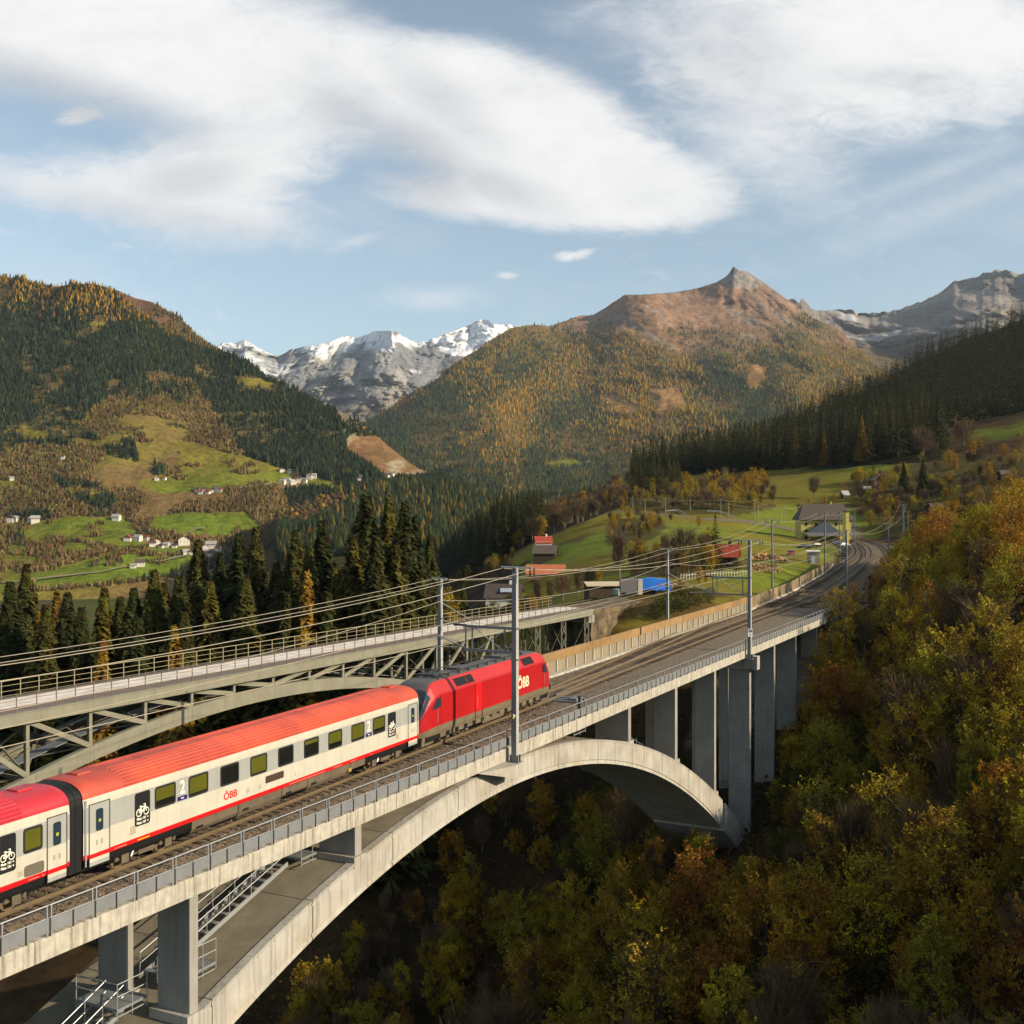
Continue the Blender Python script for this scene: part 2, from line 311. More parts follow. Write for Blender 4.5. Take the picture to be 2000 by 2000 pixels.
# ================================================================== terrain
M_ground = mat('hill_ground', (.1, .1, .1), 0.95, 0.28, 0.02, attr='Col', spec=0.05, detail=8.0, var2=.34, scale2=.09, bump=.9, bscale=.06, bdist=6.0)
M_rockm = mat('mountain_ground', (.1, .1, .1), 0.95, 0.25, 0.006, attr='Col', spec=0.05, detail=10.0, var2=.28, scale2=.03, bump=1.0, bscale=.011, bdist=45.0)
M_far_tree = mat('far_foliage', (.1, .1, .1), 0.95, 0.15, 0.05, attr='Col', spec=0.05)
def icurve(pts):
    a = np.array(pts, float); return lambda x: tuple(np.interp(x, a[:, 0], a[:, k]) for k in range(1, a.shape[1]))
class Layer:
    def __init__(s, ridge, foot, g=1.0, amp=0.0, wl=500.0, seed=1, jag=0.0, jagw=12.0, ridged=False, bulge=0.0, vstretch=2.0, skirt=120.0, pe=12.0):
        s.r = icurve(ridge); s.f = icurve(foot); s.g = g; s.amp = amp; s.wl = wl; s.seed = seed; s.jag = jag; s.jagw = jagw; s.ridged = ridged; s.bulge = bulge; s.vs = vstretch; s.skirt = skirt; s.pe = pe
        s.x0 = max(ridge[0][0], foot[0][0]); s.x1 = min(ridge[-1][0], foot[-1][0])
        xx = np.arange(s.x0-400, s.x1+401, 4.0); rr = s.r(xx)[1]; kk = np.exp(-.5*(np.arange(-60, 61)*4/95.0)**2); kk /= kk.sum(); s.sx = xx; s.sy = np.convolve(np.pad(rr, 60, 'edge'), kk, 'valid'); k3 = np.exp(-.5*(np.arange(-60, 61)*4/60.0)**2); k3 /= k3.sum(); s.sp = np.convolve(np.pad(s.r(xx)[0], 60, 'edge'), k3, 'valid')
    def P(s, px, t):
        px = np.asarray(px, float); t = np.asarray(t, float)
        yr, Yr = s.r(px); yf, Yf = s.f(px)
        if s.jag: yr = yr+(fbm(px/s.jagw, px*0+3, 4, s.seed+90)-0.5)*2*s.jag
        tt = np.clip(t, 0, 1); yp = np.interp(px, s.sx, s.sp); py = yf+(yp-yf)*tt+(yr-yp)*tt**s.pe; Ys = np.interp(px, s.sx, s.sy); Y = Yf+(Ys-Yf)*(tt**s.g)+(Yr-Ys)*tt**7
        X = (px-1000)*Y/FPX; z = CAMH+(HOR-py)*Y/FPX
        n = fbm(X/s.wl+7.3, z/s.wl/s.vs+Y/s.wl*0.35, 6, s.seed, 0.52, s.ridged)-0.5
        Y = Y+s.amp*n*np.minimum(1, 0.25+3*tt*(1.25-tt))+s.bulge*np.sin(np.pi*tt)
        X = (px-1000)*Y/FPX; z = CAMH+(HOR-py)*Y/FPX
        k = np.clip(t-1, 0, None)                              # the far side of the ridge
        X = X*(1+0.6*k); Y = Y*(1+0.6*k); z = z-k*(np.abs(z)*0.9+120)
        j = np.clip(-t, 0, 1); k2 = 1-0.16*j; X = X*k2; Y = Y*k2; z = z-j*s.skirt   # the foot runs on down under the ground in front
        return X, Y, z, py
    def mesh(s, name, colf, mt, nx=200, nt=120, smooth=True):
        xs = np.linspace(s.x0, s.x1, nx); ts = np.concatenate([[-1.0, -0.4], np.linspace(0, 1, nt), [1.06, 1.2, 1.5, 2.0]])
        A, T = np.meshgrid(xs, ts); X, Y, z, py = s.P(A, T)
        c = colf(A, py, np.clip(T, 0, 1), X, Y, z)
        V = np.stack([X, Y, z], -1).reshape(-1, 3); m = len(ts); i = np.arange(m-1)[:, None]*nx+np.arange(nx-1)[None]
        F = np.stack([i, i+1, i+nx+1, i+nx], -1).reshape(-1, 4)
        return obj(name, np_mesh(name, V, F, [mt], c.reshape(-1, 3), smooth=smooth))
def C(*c): return np.array(c, float)
def mixc(a, b, f): return a*(1-f[..., None])+b*f[..., None]
def sstep(x, a, b): t = np.clip((x-a)/(b-a), 0, 1); return t*t*(3-2*t)
def cone_trees(P, h, r, cols, sides=5, kind='cone'):
    n = len(P); a = rng.uniform(0, 6.28, n); V = []; F = []; k = 0
    jit = lambda sh, s_=0.25: 1+rng.uniform(-s_, s_, sh)
    tiers = ((0.06, 1.0, 0.68), (0.36, 0.66, 1.0)) if kind == 'cone' else ((0.02, 0.55, 0.35), )
    allV = []; allF = []; base = 0
    for (zb, rr, zt) in tiers:
        ang = a[:, None]+np.arange(sides)[None]*2*np.pi/sides+rng.uniform(-.3, .3, (n, sides)); rad = r[:, None]*rr*jit((n, sides), 0.35)
        ring = np.stack([P[:, None, 0]+np.cos(ang)*rad, P[:, None, 1]+np.sin(ang)*rad, P[:, None, 2]+h[:, None]*(zb+rng.uniform(-.05, .05, (n, sides)))], -1)
        top = np.stack([P[:, 0]+rng.normal(0, .03, n)*r, P[:, 1], P[:, 2]+h*zt], -1)[:, None]
        allV.append(np.concatenate([ring, top], 1).reshape(-1, 3)); b = base+np.arange(n)[:, None]*(sides+1); j = np.arange(sides)[None]
        allF.append(np.stack([b+j, b+(j+1) % sides, b+sides+0*j], -1).reshape(-1, 3)); base += n*(sides+1)
    c = np.concatenate([np.repeat(cols, sides+1, 0) for _ in tiers])
    return np.concatenate(allV), np.concatenate(allF), c
def puff_trees(P, h, r, cols):                  # leafless or leafy round crowns, small
    n = len(P); dirs = np.array([(1, 0, .5), (-.5, .87, .45), (-.5, -.87, .5), (.5, .87, .75), (.5, -.87, .7), (-1, 0, .75), (0, 0, 1.05), (0, 0, .05)])
    V = P[:, None]+np.stack([dirs[None, :, 0]*r[:, None]*rng.uniform(.6, 1.2, (n, 8)), dirs[None, :, 1]*r[:, None]*rng.uniform(.6, 1.2, (n, 8)), dirs[None, :, 2]*h[:, None]*rng.uniform(.8, 1.1, (n, 8))], -1)
    f = np.array([(0, 3, 6), (3, 1, 6), (1, 5, 6), (5, 2, 6), (2, 4, 6), (4, 0, 6), (0, 1, 3), (1, 2, 5), (2, 0, 4), (7, 1, 0), (7, 2, 1), (7, 0, 2)])
    F = (np.arange(n)[:, None, None]*8+f[None]).reshape(-1, 3)
    return V.reshape(-1, 3), F, np.repeat(cols, 8, 0)
def tuft_trees(P, h, r, cols, k=6):              # leafless crowns: a few thin upward sprays each
    n = len(P); a = rng.uniform(0, 6.28, (n, k)); q = r[:, None]*rng.uniform(.1, 1, (n, k)); b = np.stack([P[:, None, 0]+np.cos(a)*q*.35, P[:, None, 1]+np.sin(a)*q*.35, P[:, None, 2]+h[:, None]*rng.uniform(-.05, .35, (n, k))], -1)
    tip = np.stack([P[:, None, 0]+np.cos(a)*q, P[:, None, 1]+np.sin(a)*q, P[:, None, 2]+h[:, None]*rng.uniform(.6, 1.0, (n, k))], -1); w = np.stack([-np.sin(a+.8), np.cos(a+.8), np.zeros_like(a)], -1)*r[:, None, None]*.42
    V = np.stack([b-w, b+w, tip], 2); F = np.arange(n*k*3).reshape(-1, 3); return V.reshape(-1, 3), F, np.repeat(cols, k*3, 0)
def merge(parts):
    V = []; F = []; Cc = []; b = 0
    for v, f, c in parts: V.append(v); F.append(f+b); Cc.append(c); b += len(v)
    return np.concatenate(V), np.concatenate(F), np.concatenate(Cc)
def far_forest(name, parts, label, cat):
    V, F, c = merge(parts); o = obj(name, np_mesh(name, V, F, [M_far_tree], c)); tag(o, label, cat, kind='stuff'); return o
SPRUCE, LARCH, OLIVE, BROWN, RUST, GOLD = C(.022, .032, .014), C(.25, .135, .020), C(.085, .078, .016), C(.10, .060, .030), C(.24, .085, .015), C(.22, .125, .015)
GRASS, GRASSY, DRYG = C(.125, .150, .018), C(.185, .155, .024), C(.16, .095, .022)
def pick(n, opts):                               # opts: list of (weight, colour)
    w = np.array([o[0] for o in opts], float); k = rng.choice(len(opts), n, p=w/w.sum()); c = np.array([o[1] for o in opts])[k]
    return c*rng.uniform(.65, 1.4, (n, 1))*(1+rng.normal(0, .08, (n, 3)))
# ---- valley floor and far ground
vg = MB(); vg.poly([(-9000, 250, -128), (9000, 250, -128), (26000, 26000, -128), (-26000, 26000, -128)], [(0, 1, 2, 3)])
o = vg.build('valley_floor', mat('valley_grass', (.07, .085, .015), 0.95, .3, .01, spec=.05, col2=(.09, .06, .03))); tag(o, kind='structure')
# ---- left hillside
L1 = Layer([(-700, 470, 3600), (-300, 500, 3500), (0, 540, 3350), (47, 544, 3300), (78, 554, 3250), (106, 561, 3200), (140, 555, 3150), (174, 554, 3100), (205, 560, 3080), (230, 574, 3050), (248, 588, 3020), (280, 616, 3000), (311, 641, 2980), (342, 659, 2950), (398, 684, 2920), (429, 688, 2900), (460, 697, 2850), (485, 709, 2820), (512, 732, 2800), (544, 748, 2780), (575, 762, 2750), (600, 778, 2720), (631, 796, 2700), (662, 804, 2650), (693, 818, 2620), (724, 840, 2600), (755, 868, 2560), (786, 893, 2520), (811, 912, 2480), (861, 934, 2450), (930, 975, 2420)],
           [(-700, 1190, 1300), (0, 1165, 1650), (200, 1150, 1700), (360, 1128, 1780), (450, 1105, 1850), (560, 1060, 2000), (640, 1020, 2100), (720, 1000, 2150), (800, 985, 2200), (930, 985, 2300)], g=1.05, amp=330, wl=520, seed=3, vstretch=3.0)
MEADOWS = [[(335, 860), (385, 868), (450, 885), (520, 903), (568, 925), (575, 947), (440, 955), (311, 962), (262, 940), (342, 919), (352, 895)],
           [(300, 1008), (350, 1002), (480, 1000), (512, 1030), (440, 1050), (330, 1042), (290, 1030)], [(0, 1107), (39, 1122), (103, 1115), (222, 1078), (362, 1066), (392, 1086), (349, 1124), (181, 1143), (0, 1158)],
           [(121, 1055), (181, 1066), (168, 1079), (116, 1076)], [(455, 734), (509, 737), (558, 757), (460, 750)], [(47, 832), (99, 845), (87, 862), (43, 856)],
           [(100, 1010), (240, 1010), (280, 1060), (240, 1075), (180, 1060), (110, 1050), (60, 1060), (30, 1040)], [(600, 925), (650, 940), (690, 965), (640, 962), (590, 950)], [(130, 950), (200, 955), (190, 968), (125, 965)], [(0, 935), (20, 935), (25, 955), (0, 962)], [(130, 855), (235, 862), (245, 876), (140, 868)], [(20, 1060), (60, 1075), (75, 1105), (0, 1100)], [(170, 628), (215, 630), (205, 640), (172, 637)]]
DRY = [[(655, 800), (693, 812), (755, 862), (817, 908), (861, 930), (800, 938), (743, 934), (688, 890), (668, 842)]]
BRUSH = [(-700, 900), (0, 880), (60, 868), (130, 875), (200, 860), (150, 830), (175, 800), (211, 776), (260, 745), (295, 730), (385, 748), (413, 804), (460, 857), (484, 900), (560, 925), (600, 940), (660, 975), (700, 1010), (640, 1040), (560, 1070), (450, 1110), (300, 1150), (0, 1170), (-700, 1200)]
CLUMP = [[(105, 935), (190, 945), (225, 985), (190, 1005), (140, 975)], [(185, 1005), (240, 1020), (200, 1035)], [(10, 1000), (100, 1000), (100, 1014), (10, 1012)], [(300, 905), (330, 910), (325, 935), (300, 935)], [(560, 960), (700, 960), (720, 1000), (560, 1000)], [(175, 860), (260, 862), (275, 905), (220, 890)]]
def multi(P, px, py):
    m = np.zeros(np.shape(px), bool)
    for q in P: m |= in_poly(px, py, q)
    return m
def col_L1(px, py, t, X, Y, z):
    wx = px+(fbm(X/90, z/60, 4, 5)-.5)*26; wy = py+(fbm(X/90, z/60, 4, 8)-.5)*14
    n = fbm(X/60, z/45, 5, 11); n2 = fbm(X/260, z/120, 4, 21)
    c = mixc(C(.045, .044, .018), C(.13, .095, .032), sstep(fbm(X/75, z/40, 4, 88), .60, .68))
    br = in_poly(wx, wy, BRUSH); c[br] = mixc(C(.175, .115, .042), C(.185, .150, .030), sstep(n2, .40, .6))[br]
    me = multi(MEADOWS, px+(wx-px)*.45, py+(wy-py)*.6); c[me] = mixc(GRASS*np.array([1.0, 1.12, .9]), GRASSY, sstep(n2+(1060-py)/330, .42, .80))[me]
    dr = multi(DRY, wx, wy); c[dr] = mixc(C(.20, .115, .05), C(.30, .24, .15), sstep(n, .58, .72))[dr]
    return c*(0.75+.5*n[..., None])
tag(L1.mesh('left_hillside', col_L1, M_ground, 300, 190), kind='structure')
def scatter(L, n, x0=None, x1=None):
    px = rng.uniform(x0 or L.x0, x1 or L.x1, n); t = rng.uniform(0.005, 1.0, n); X, Y, z, py = L.P(px, t); return px, py, t, np.stack([X, Y, z], -1)
HOUSES = [(252, 1053, 16), (262, 1049, 12), (272, 1053, 17), (288, 1051, 12), (300, 1064, 14), (309, 1060, 13), (317, 1067, 11), (327, 1065, 13), (336, 1062, 12), (343, 1067, 11), (361, 1060, 25), (366, 1080, 15), (377, 1081, 17), (404, 1072, 16), (415, 1068, 22), (410, 1083, 12), (428, 1073, 13), (388, 958, 11), (394, 962, 11), (401, 958, 11), (408, 962, 12), (416, 959, 11), (425, 956, 14), (432, 957, 10), (554, 942, 12), (564, 940, 13), (574, 942, 13), (585, 937, 12), (597, 938, 9), (606, 931, 13), (615, 930, 10), (552, 919, 11), (568, 921, 9), (24, 1014, 17), (34, 1015, 13), (62, 1016, 13), (72, 1016, 18), (230, 1013, 17), (308, 936, 9), (323, 934, 8), (276, 1103, 20), (262, 1107, 12), (125, 893, 8), (26, 935, 9), (702, 936, 9), (765, 927, 12), (757, 930, 9), (705, 930, 8)]
def near_house(px, py):
    m = np.zeros(len(px), bool)
    for x, y, w in HOUSES: m |= (np.abs(px-x) < w*.75) & (py > y-4) & (py < y+17)
    return m
px, py, t, P = scatter(L1, 78000, -40, 930)
wx = px+(fbm(P[:, 0]/90, P[:, 2]/60, 4, 5)-.5)*26; wy = py+(fbm(P[:, 0]/90, P[:, 2]/60, 4, 8)-.5)*14
br = in_poly(wx, wy, BRUSH); me = multi(MEADOWS, px+(wx-px)*.45, py+(wy-py)*.6); dr = multi(DRY, wx, wy); cl = multi(CLUMP, wx, wy)
n2 = fbm(P[:, 0]/150, P[:, 2]/90, 4, 33); edge = rng.uniform(0, 1, len(px))
gapn = fbm(P[:, 0]/75, P[:, 2]/40, 4, 88); con = (~br & ~me & ~dr & (edge < np.where(gapn > np.where(py < 800, .66, .60), .12, .72))) | (cl & (edge < .5) & ~me) | (br & ~me & (n2 > .64) & (edge < .3)) | (dr & (n2 > .6) & (edge < .18))
brush = br & ~me & ~cl & (edge < .62) & ~con & (n2 > .36-(py-900)*.0002)
hedge = me & (fbm(P[:, 0]/40, P[:, 2]/14, 3, 44) > .66) & (edge < .5)
brush |= hedge; nh = near_house(px, py); con &= ~nh; brush &= ~nh
nc = con.sum(); high = sstep(np.array(598-py[con]*1.0+px[con]*.12), -25, 35)
cc = pick(nc, [(9, SPRUCE*.9), (2, SPRUCE*1.5), (.4, OLIVE*.8)]); lar = (rng.uniform(0, 1, nc) < high*.62); cc[lar] = pick(lar.sum(), [(3, LARCH*.95), (1, LARCH*1.3), (1, OLIVE*1.5)])
hh = rng.uniform(8, 17, nc)*(.65+.8*fbm(P[con][:, 0]/60, P[con][:, 2]/45, 3, 71)); nb = brush.sum(); ppy = py[brush]
bc = pick(nb, [(7, C(.185, .125, .052)), (2, C(.14, .095, .04)), (2.5, C(.17, .145, .035)), (.1, RUST), (.2, GOLD*.9)])*(.55+.9*fbm(P[brush][:, 0]/70, P[brush][:, 2]/50, 4, 3))[:, None]
far_forest('hillside_forest', [cone_trees(P[con], hh, hh*rng.uniform(.19, .29, nc), cc), tuft_trees(P[brush], rng.uniform(6, 12, nb), rng.uniform(2.4, 4.6, nb), bc)], 'dense dark spruce and brown leafless wood covering the left hillside', 'forest')
# ---- bare dome behind the left hill
L2 = Layer([(150, 590, 4600), (215, 563, 4500), (230, 567, 4450), (264, 582, 4400), (298, 590, 4350), (329, 607, 4300), (351, 618, 4250), (373, 643, 4200), (398, 669, 4150), (440, 700, 4100)], [(150, 700, 3700), (440, 760, 3700)], amp=240, wl=500, seed=9)
tag(L2.mesh('bare_dome_hill', lambda px, py, t, X, Y, z: mixc(C(.19, .095, .05), C(.12, .085, .03), sstep(fbm(X/120, z/90, 4, 3)+(py-610)/300, .45, .65)), M_ground, 110, 60), kind='structure')
px, py, t, P = scatter(L2, 3800); k = (fbm(P[:, 0]/120, P[:, 2]/80, 4, 6)+(py-600)/230 > .62); n = k.sum(); hh = rng.uniform(10, 20, n)
far_forest('dome_forest', [cone_trees(P[k], hh, hh*.2, pick(n, [(3, LARCH*.7), (2, SPRUCE), (1, OLIVE)]))], 'thin larch wood on the bare reddish dome behind the left hill', 'forest')
# ---- snow mountains
S1 = Layer([(380, 690, 10500), (422, 677, 10500), (435, 668, 10500), (447, 670, 10500), (463, 669, 10600), (478, 662, 10600), (497, 674, 10600), (522, 689, 10700), (543, 695, 10800), (568, 683, 10700), (600, 675, 10500), (640, 669, 10400), (674, 655, 10300), (699, 660, 10300), (733, 646, 10000), (760, 647, 9900), (777, 650, 9950), (786, 657, 10100), (800, 665, 10600), (815, 668, 11200), (836, 665, 11700), (864, 655, 11800), (910, 637, 12000), (935, 626, 12000), (951, 624, 12000), (969, 633, 12000), (991, 633, 12000), (1016, 637, 12000), (1100, 660, 12000)],
           [(380, 900, 7600), (700, 900, 7400), (800, 890, 7600), (1100, 860, 8200)], g=1.15, amp=1500, wl=620, seed=14, jag=2.2, jagw=9, ridged=True, vstretch=2.6, pe=2.5)
def col_S1(px, py, t, X, Y, z):
    n = fbm(X/160, z/260, 6, 2); n3 = fbm(X/420, z/160+X/900, 5, 12, .6)
    c = mixc(C(.19, .19, .20), C(.30, .285, .26), sstep(n, .38, .62)); c = mixc(c, C(.14, .11, .075), sstep(py, 745, 830))
    right = sstep(px, 790, 835); line = 712*right+(700)*(1-right)
    sn = sstep(line-py+(n3-.5)*110+(n-.5)*50, -6, 10); sn = np.where((px > 640) & (px < 800), sn*sstep(py, 712, 662), sn)
    glac = in_poly(px, py, [(500, 700), (560, 712), (620, 700), (600, 716), (540, 735), (512, 730)]); sn = np.maximum(sn, glac*.45)
    return mixc(c, C(.80, .81, .83), sn)
tag(S1.mesh('snow_mountains', col_S1, M_rockm, 420, 200), kind='structure')
# ---- far right ridge
R1 = Layer([(1500, 600, 8200), (1537, 585, 8200), (1545, 581, 8200), (1552, 584, 8200), (1560, 592, 8200), (1566, 580, 8200), (1575, 590, 8300), (1585, 601, 8400), (1610, 609, 9000), (1635, 606, 9200), (1659, 607, 9300), (1697, 611, 9300), (1730, 609, 9200), (1759, 603, 9000), (1800, 589, 8800), (1837, 570, 8600), (1862, 549, 8500), (1904, 543, 8400), (1920, 533, 8400), (1966, 525, 8300), (1987, 533, 8300), (2000, 535, 8200), (2100, 520, 8000), (2300, 560, 7800)],
           [(1500, 760, 6300), (1700, 760, 6000), (2300, 800, 5200)], amp=1300, wl=800, seed=24, jag=4.5, jagw=11, ridged=True, vstretch=2.4, pe=3.0)
def col_R1(px, py, t, X, Y, z):
    n = fbm(X/180, z/240, 6, 4); c = mixc(C(.20, .17, .15), C(.30, .26, .22), sstep(n, .38, .62)); c = mixc(c, C(.15, .10, .05), sstep(py, 640, 700))
    return mixc(c, C(.6, .6, .6), sstep(fbm(X/300, z/110, 5, 8), .62, .72)*sstep(py, 600, 622)*(px < 1760)*.7)
tag(R1.mesh('far_right_ridge', col_R1, M_rockm, 260, 110), kind='structure')
# ---- larch mountain in the middle
M1 = Layer([(690, 850, 5300), (720, 823, 5300), (755, 801, 5350), (786, 779, 5400), (817, 758, 5500), (848, 745, 5600), (879, 717, 5700), (910, 696, 5800), (942, 677, 5900), (973, 655, 6000), (997, 641, 6100), (1019, 637, 6200), (1044, 634, 6300), (1075, 637, 6500), (1103, 627, 6600), (1134, 616, 6700), (1159, 615, 6750), (1181, 602, 6760), (1200, 589, 6760), (1219, 576, 6745), (1262, 575, 6800), (1324, 570, 6950), (1366, 562, 7050), (1399, 551, 7030), (1417, 541, 7040), (1425, 533, 7045), (1432, 520, 7045), (1438, 525, 7040), (1444, 529, 7030), (1457, 529, 7000), (1482, 545, 6950), (1506, 562, 6900), (1531, 580, 6850), (1556, 599, 6800), (1585, 620, 6700), (1614, 632, 6600), (1647, 649, 6450), (1676, 682, 6200), (1701, 707, 6000), (1760, 760, 5600), (1850, 820, 5200)],
           [(690, 985, 3500), (900, 1000, 3300), (1100, 1010, 3200), (1300, 1000, 3200), (1500, 960, 3400), (1850, 900, 3800)], g=1.0, amp=760, wl=460, seed=31, jag=0.8, jagw=7, vstretch=2.2)
BARE = [[(1177, 767), (1200, 769), (1250, 794), (1236, 810), (1200, 800), (1186, 782)], [(1266, 757), (1290, 760), (1320, 752), (1332, 775), (1343, 796), (1312, 800), (1300, 815), (1283, 810), (1280, 790)], [(1470, 712), (1494, 720), (1492, 762), (1462, 760)]]
GREENC = [[(1058, 905), (1122, 897), (1143, 907), (1120, 914), (1066, 915)], [(1400, 690), (1440, 692), (1430, 700), (1400, 698)]]
def tline(px): return np.interp(px, [690, 1000, 1100, 1180, 1240, 1330, 1430, 1520, 1600, 1680, 1850], [560, 600, 600, 618, 634, 637, 645, 652, 660, 668, 690])
def col_M1(px, py, t, X, Y, z):
    n = fbm(X/120, z/110, 5, 4); n2 = fbm(X/420, z/260, 5, 41); wx = px+(n-.5)*22; wy = py+(n2-.5)*16
    c = mixc(C(.065, .062, .020), C(.17, .105, .030), sstep(n2, .40, .62)*.7)
    ab = sstep(tline(px)-py+(n2-.5)*150+(n-.5)*40, -34, 22); bare = mixc(C(.30, .18, .11), C(.22, .13, .075), sstep(n, .4, .6)); bare = mixc(bare, C(.27, .22, .18), sstep(fbm(X/70+z/90, z/260, 5, 66), .55, .66)*.6); c = mixc(c, bare, ab)
    rk = .75*sstep(22-np.hypot((px-1445)*.5, (py-545))+(n-.5)*50, -6, 14); c = mixc(c, C(.27, .25, .235), rk); c = mixc(c, C(.10, .10, .11), sstep(14-np.hypot(px-1430, (py-526)*1.2), -3, 5))
    b = multi(BARE, wx, wy); c[b] = mixc(C(.34, .19, .07), C(.22, .13, .04), sstep(n, .45, .6))[b]
    g = multi(GREENC, wx, wy); c[g] = C(.13, .13, .02)
    return c*(.8+.4*n[..., None])
tag(M1.mesh('larch_mountain', col_M1, M_rockm, 420, 220), kind='structure')
px, py, t, P = scatter(M1, 68000, 690, 1800)
n = fbm(P[:, 0]/120, P[:, 2]/110, 5, 4); n2 = fbm(P[:, 0]/420, P[:, 2]/260, 5, 41); e = rng.uniform(0, 1, len(px))
ab = tline(px)-py+(n2-.5)*150+(n-.5)*40; keep = e < .9*sstep(-ab, -14, 55)**1.0+.04*(ab < 40); keep &= ~((n2*.6+n*.4 > .57) & (e > .3)); keep &= ~multi(BARE+GREENC, px+(n-.5)*22, py+(n2-.5)*16)
keep &= ~((fbm(P[:, 0]/300, P[:, 2]/140, 4, 77) > .70) & (e > .15))
P = P[keep]; px = px[keep]; py = py[keep]; nn = len(P); lm = fbm(P[:, 0]/330+3, P[:, 2]/330, 5, 50)+(rng.uniform(-.13, .13, nn))+np.interp(py, [600, 700, 850, 980], [.13, .04, -.03, -.08])
hh = rng.uniform(12, 23, nn); cc = pick(nn, [(5, SPRUCE*1.3), (3, SPRUCE*2.0), (2, OLIVE*.9)]); la = lm > .515; cc[la] = pick(la.sum(), [(5, LARCH*1.0), (3, LARCH*1.3), (4, OLIVE*1.9), (2, GOLD*1.1)])
far_forest('larch_forest', [cone_trees(P, hh, hh*rng.uniform(.16, .23, nn), cc, 4)], 'golden larch and dark spruce forest covering the middle mountain', 'forest')
# ---- wooded foot of the valley, between the left hill and the larch mountain
V1 = Layer([(540, 1010, 1900), (600, 985, 1950), (660, 965, 2000), (720, 958, 2050), (800, 950, 2100), (861, 948, 2100), (920, 955, 2100), (980, 975, 2050), (1040, 990, 2000), (1100, 985, 2000), (1200, 960, 2000), (1300, 950, 2000)], [(540, 1100, 1250), (700, 1085, 1200), (900, 1080, 1100), (1300, 1040, 1100)], amp=180, wl=300, seed=61)
tag(V1.mesh('valley_wood_slope', lambda px, py, t, X, Y, z: mixc(C(.035, .035, .014), C(.12, .095, .03), sstep(fbm(X/90, z/40+Y/200, 4, 6), .5, .62)), M_ground, 150, 70), kind='structure')
px, py, t, P = scatter(V1, 7000); n2 = fbm(P[:, 0]/120, P[:, 1]/200, 4, 19); e = rng.uniform(0, 1, len(px)); k = e < .85; con = k & ((n2 > .42) | (px > 700)); br = k & ~con
n = con.sum(); hh = rng.uniform(14, 27, n); m = br.sum()
far_forest('valley_forest', [cone_trees(P[con], hh, hh*.2, pick(n, [(7, SPRUCE*1.1), (1.4, OLIVE*.9), (.6, LARCH*.6)])), puff_trees(P[br], rng.uniform(7, 13, m), rng.uniform(4, 7, m), pick(m, [(5, BROWN), (1, OLIVE), (.6, GOLD)]))], 'dark green spruce wood on the valley bottom in front of the larch mountain', 'forest')
# ---- near terrain: gorge, railway bench, hamlet meadows
CP = np.array([(-40, 60, -55), (-30, 80, -52), (-60, 90, -50), (-10, 70, -42), (0, 90, -37), (5, 110, -32), (0, 130, -31), (-20, 110, -40), (-35, 130, -36), (10, 60, -36), (25, 60, -26), (40, 60, -15), (60, 60, 2), (15, 85, -31), (30, 90, -22), (45, 90, -12), (60, 90, 0), (22, 119, -19.8), (18, 114, -20.8), (15, 110, -23), (28, 123, -17.5), (35, 120, -15), (45, 125, -8), (60, 125, 1), (31, 133, -14), (35, 141, -10), (42, 152, -2.5), (52, 145, -2), (60, 150, 2), (75, 150, 8), (100, 150, 19), (150, 150, 31), (100, 90, 20), (150, 90, 31), (150, 50, 31), (80, 40, 10), (20, 30, -22), (45, 30, -6), (-30, 30, -45), (0, 10, -25), (220, 100, 46), (300, 150, 62), (320, 60, 66), (160, 0, 31), (300, 0, 64),
    (42, 165, -.6), (55, 190, -.6), (65, 221, -.6), (74, 245, -.6), (82, 267, -.6), (96, 305, -.6), (108, 345, -.6), (119, 385, -.6), (128, 424, -.6), (137, 470, -.6), (34, 165, -.7), (46, 195, -.5), (60, 225, -.6), (90, 300, -.5), (75, 225, 0), (72, 200, .5),
    (85, 205, 5), (95, 235, 6), (110, 262, 6), (125, 305, 6), (140, 350, 7), (160, 400, 8), (200, 300, 22), (180, 220, 22), (140, 200, 17), (110, 190, 11), (220, 400, 24), (260, 500, 36), (300, 350, 42), (340, 600, 58),
    (14, 163, -2), (5, 150, -15), (20, 175, .2), (30, 190, .4), (40, 210, 1.6), (50, 240, 2.2), (25, 240, -.5), (10, 220, -4), (15, 280, -6), (0, 300, -9), (20, 350, -3), (45, 300, 3), (80, 330, 2), (60, 400, 4), (90, 430, 2), (110, 455, .5), (19, 420, -1), (30, 500, 6), (53, 500, 8), (92, 520, 13), (110, 600, 22), (150, 660, 30), (190, 600, 31), (230, 640, 42), (50, 620, 14), (120, 720, 32), (0, 450, -14), (-20, 350, -22), (-10, 250, -16), (-25, 200, -20), (-25, 165, -21), (-45, 160, -26), (-70, 165, -30), (-100, 180, -38), (-60, 130, -41), (-90, 110, -46), (-60, 220, -45), (-100, 300, -75), (-50, 350, -50), (-60, 500, -60), (0, 600, -8), (-150, 500, -112), (-150, 250, -85), (-180, 120, -70), (0, 720, 0), (-80, 700, -70), (60, 760, 22), (160, 800, 42), (-200, 700, -120), (-120, 20, -60)], float)
def tps(d2): return np.where(d2 > 0, d2*np.log(d2+1e-12), 0)
_X = CP[:, :2]/100; _D = ((_X[:, None]-_X[None])**2).sum(-1); _K = tps(_D)+np.eye(len(CP))*0.004; _Pm = np.c_[np.ones(len(CP)), _X]
_A = np.block([[_K, _Pm], [_Pm.T, np.zeros((3, 3))]]); _w = np.linalg.solve(_A, np.r_[CP[:, 2], 0, 0, 0])
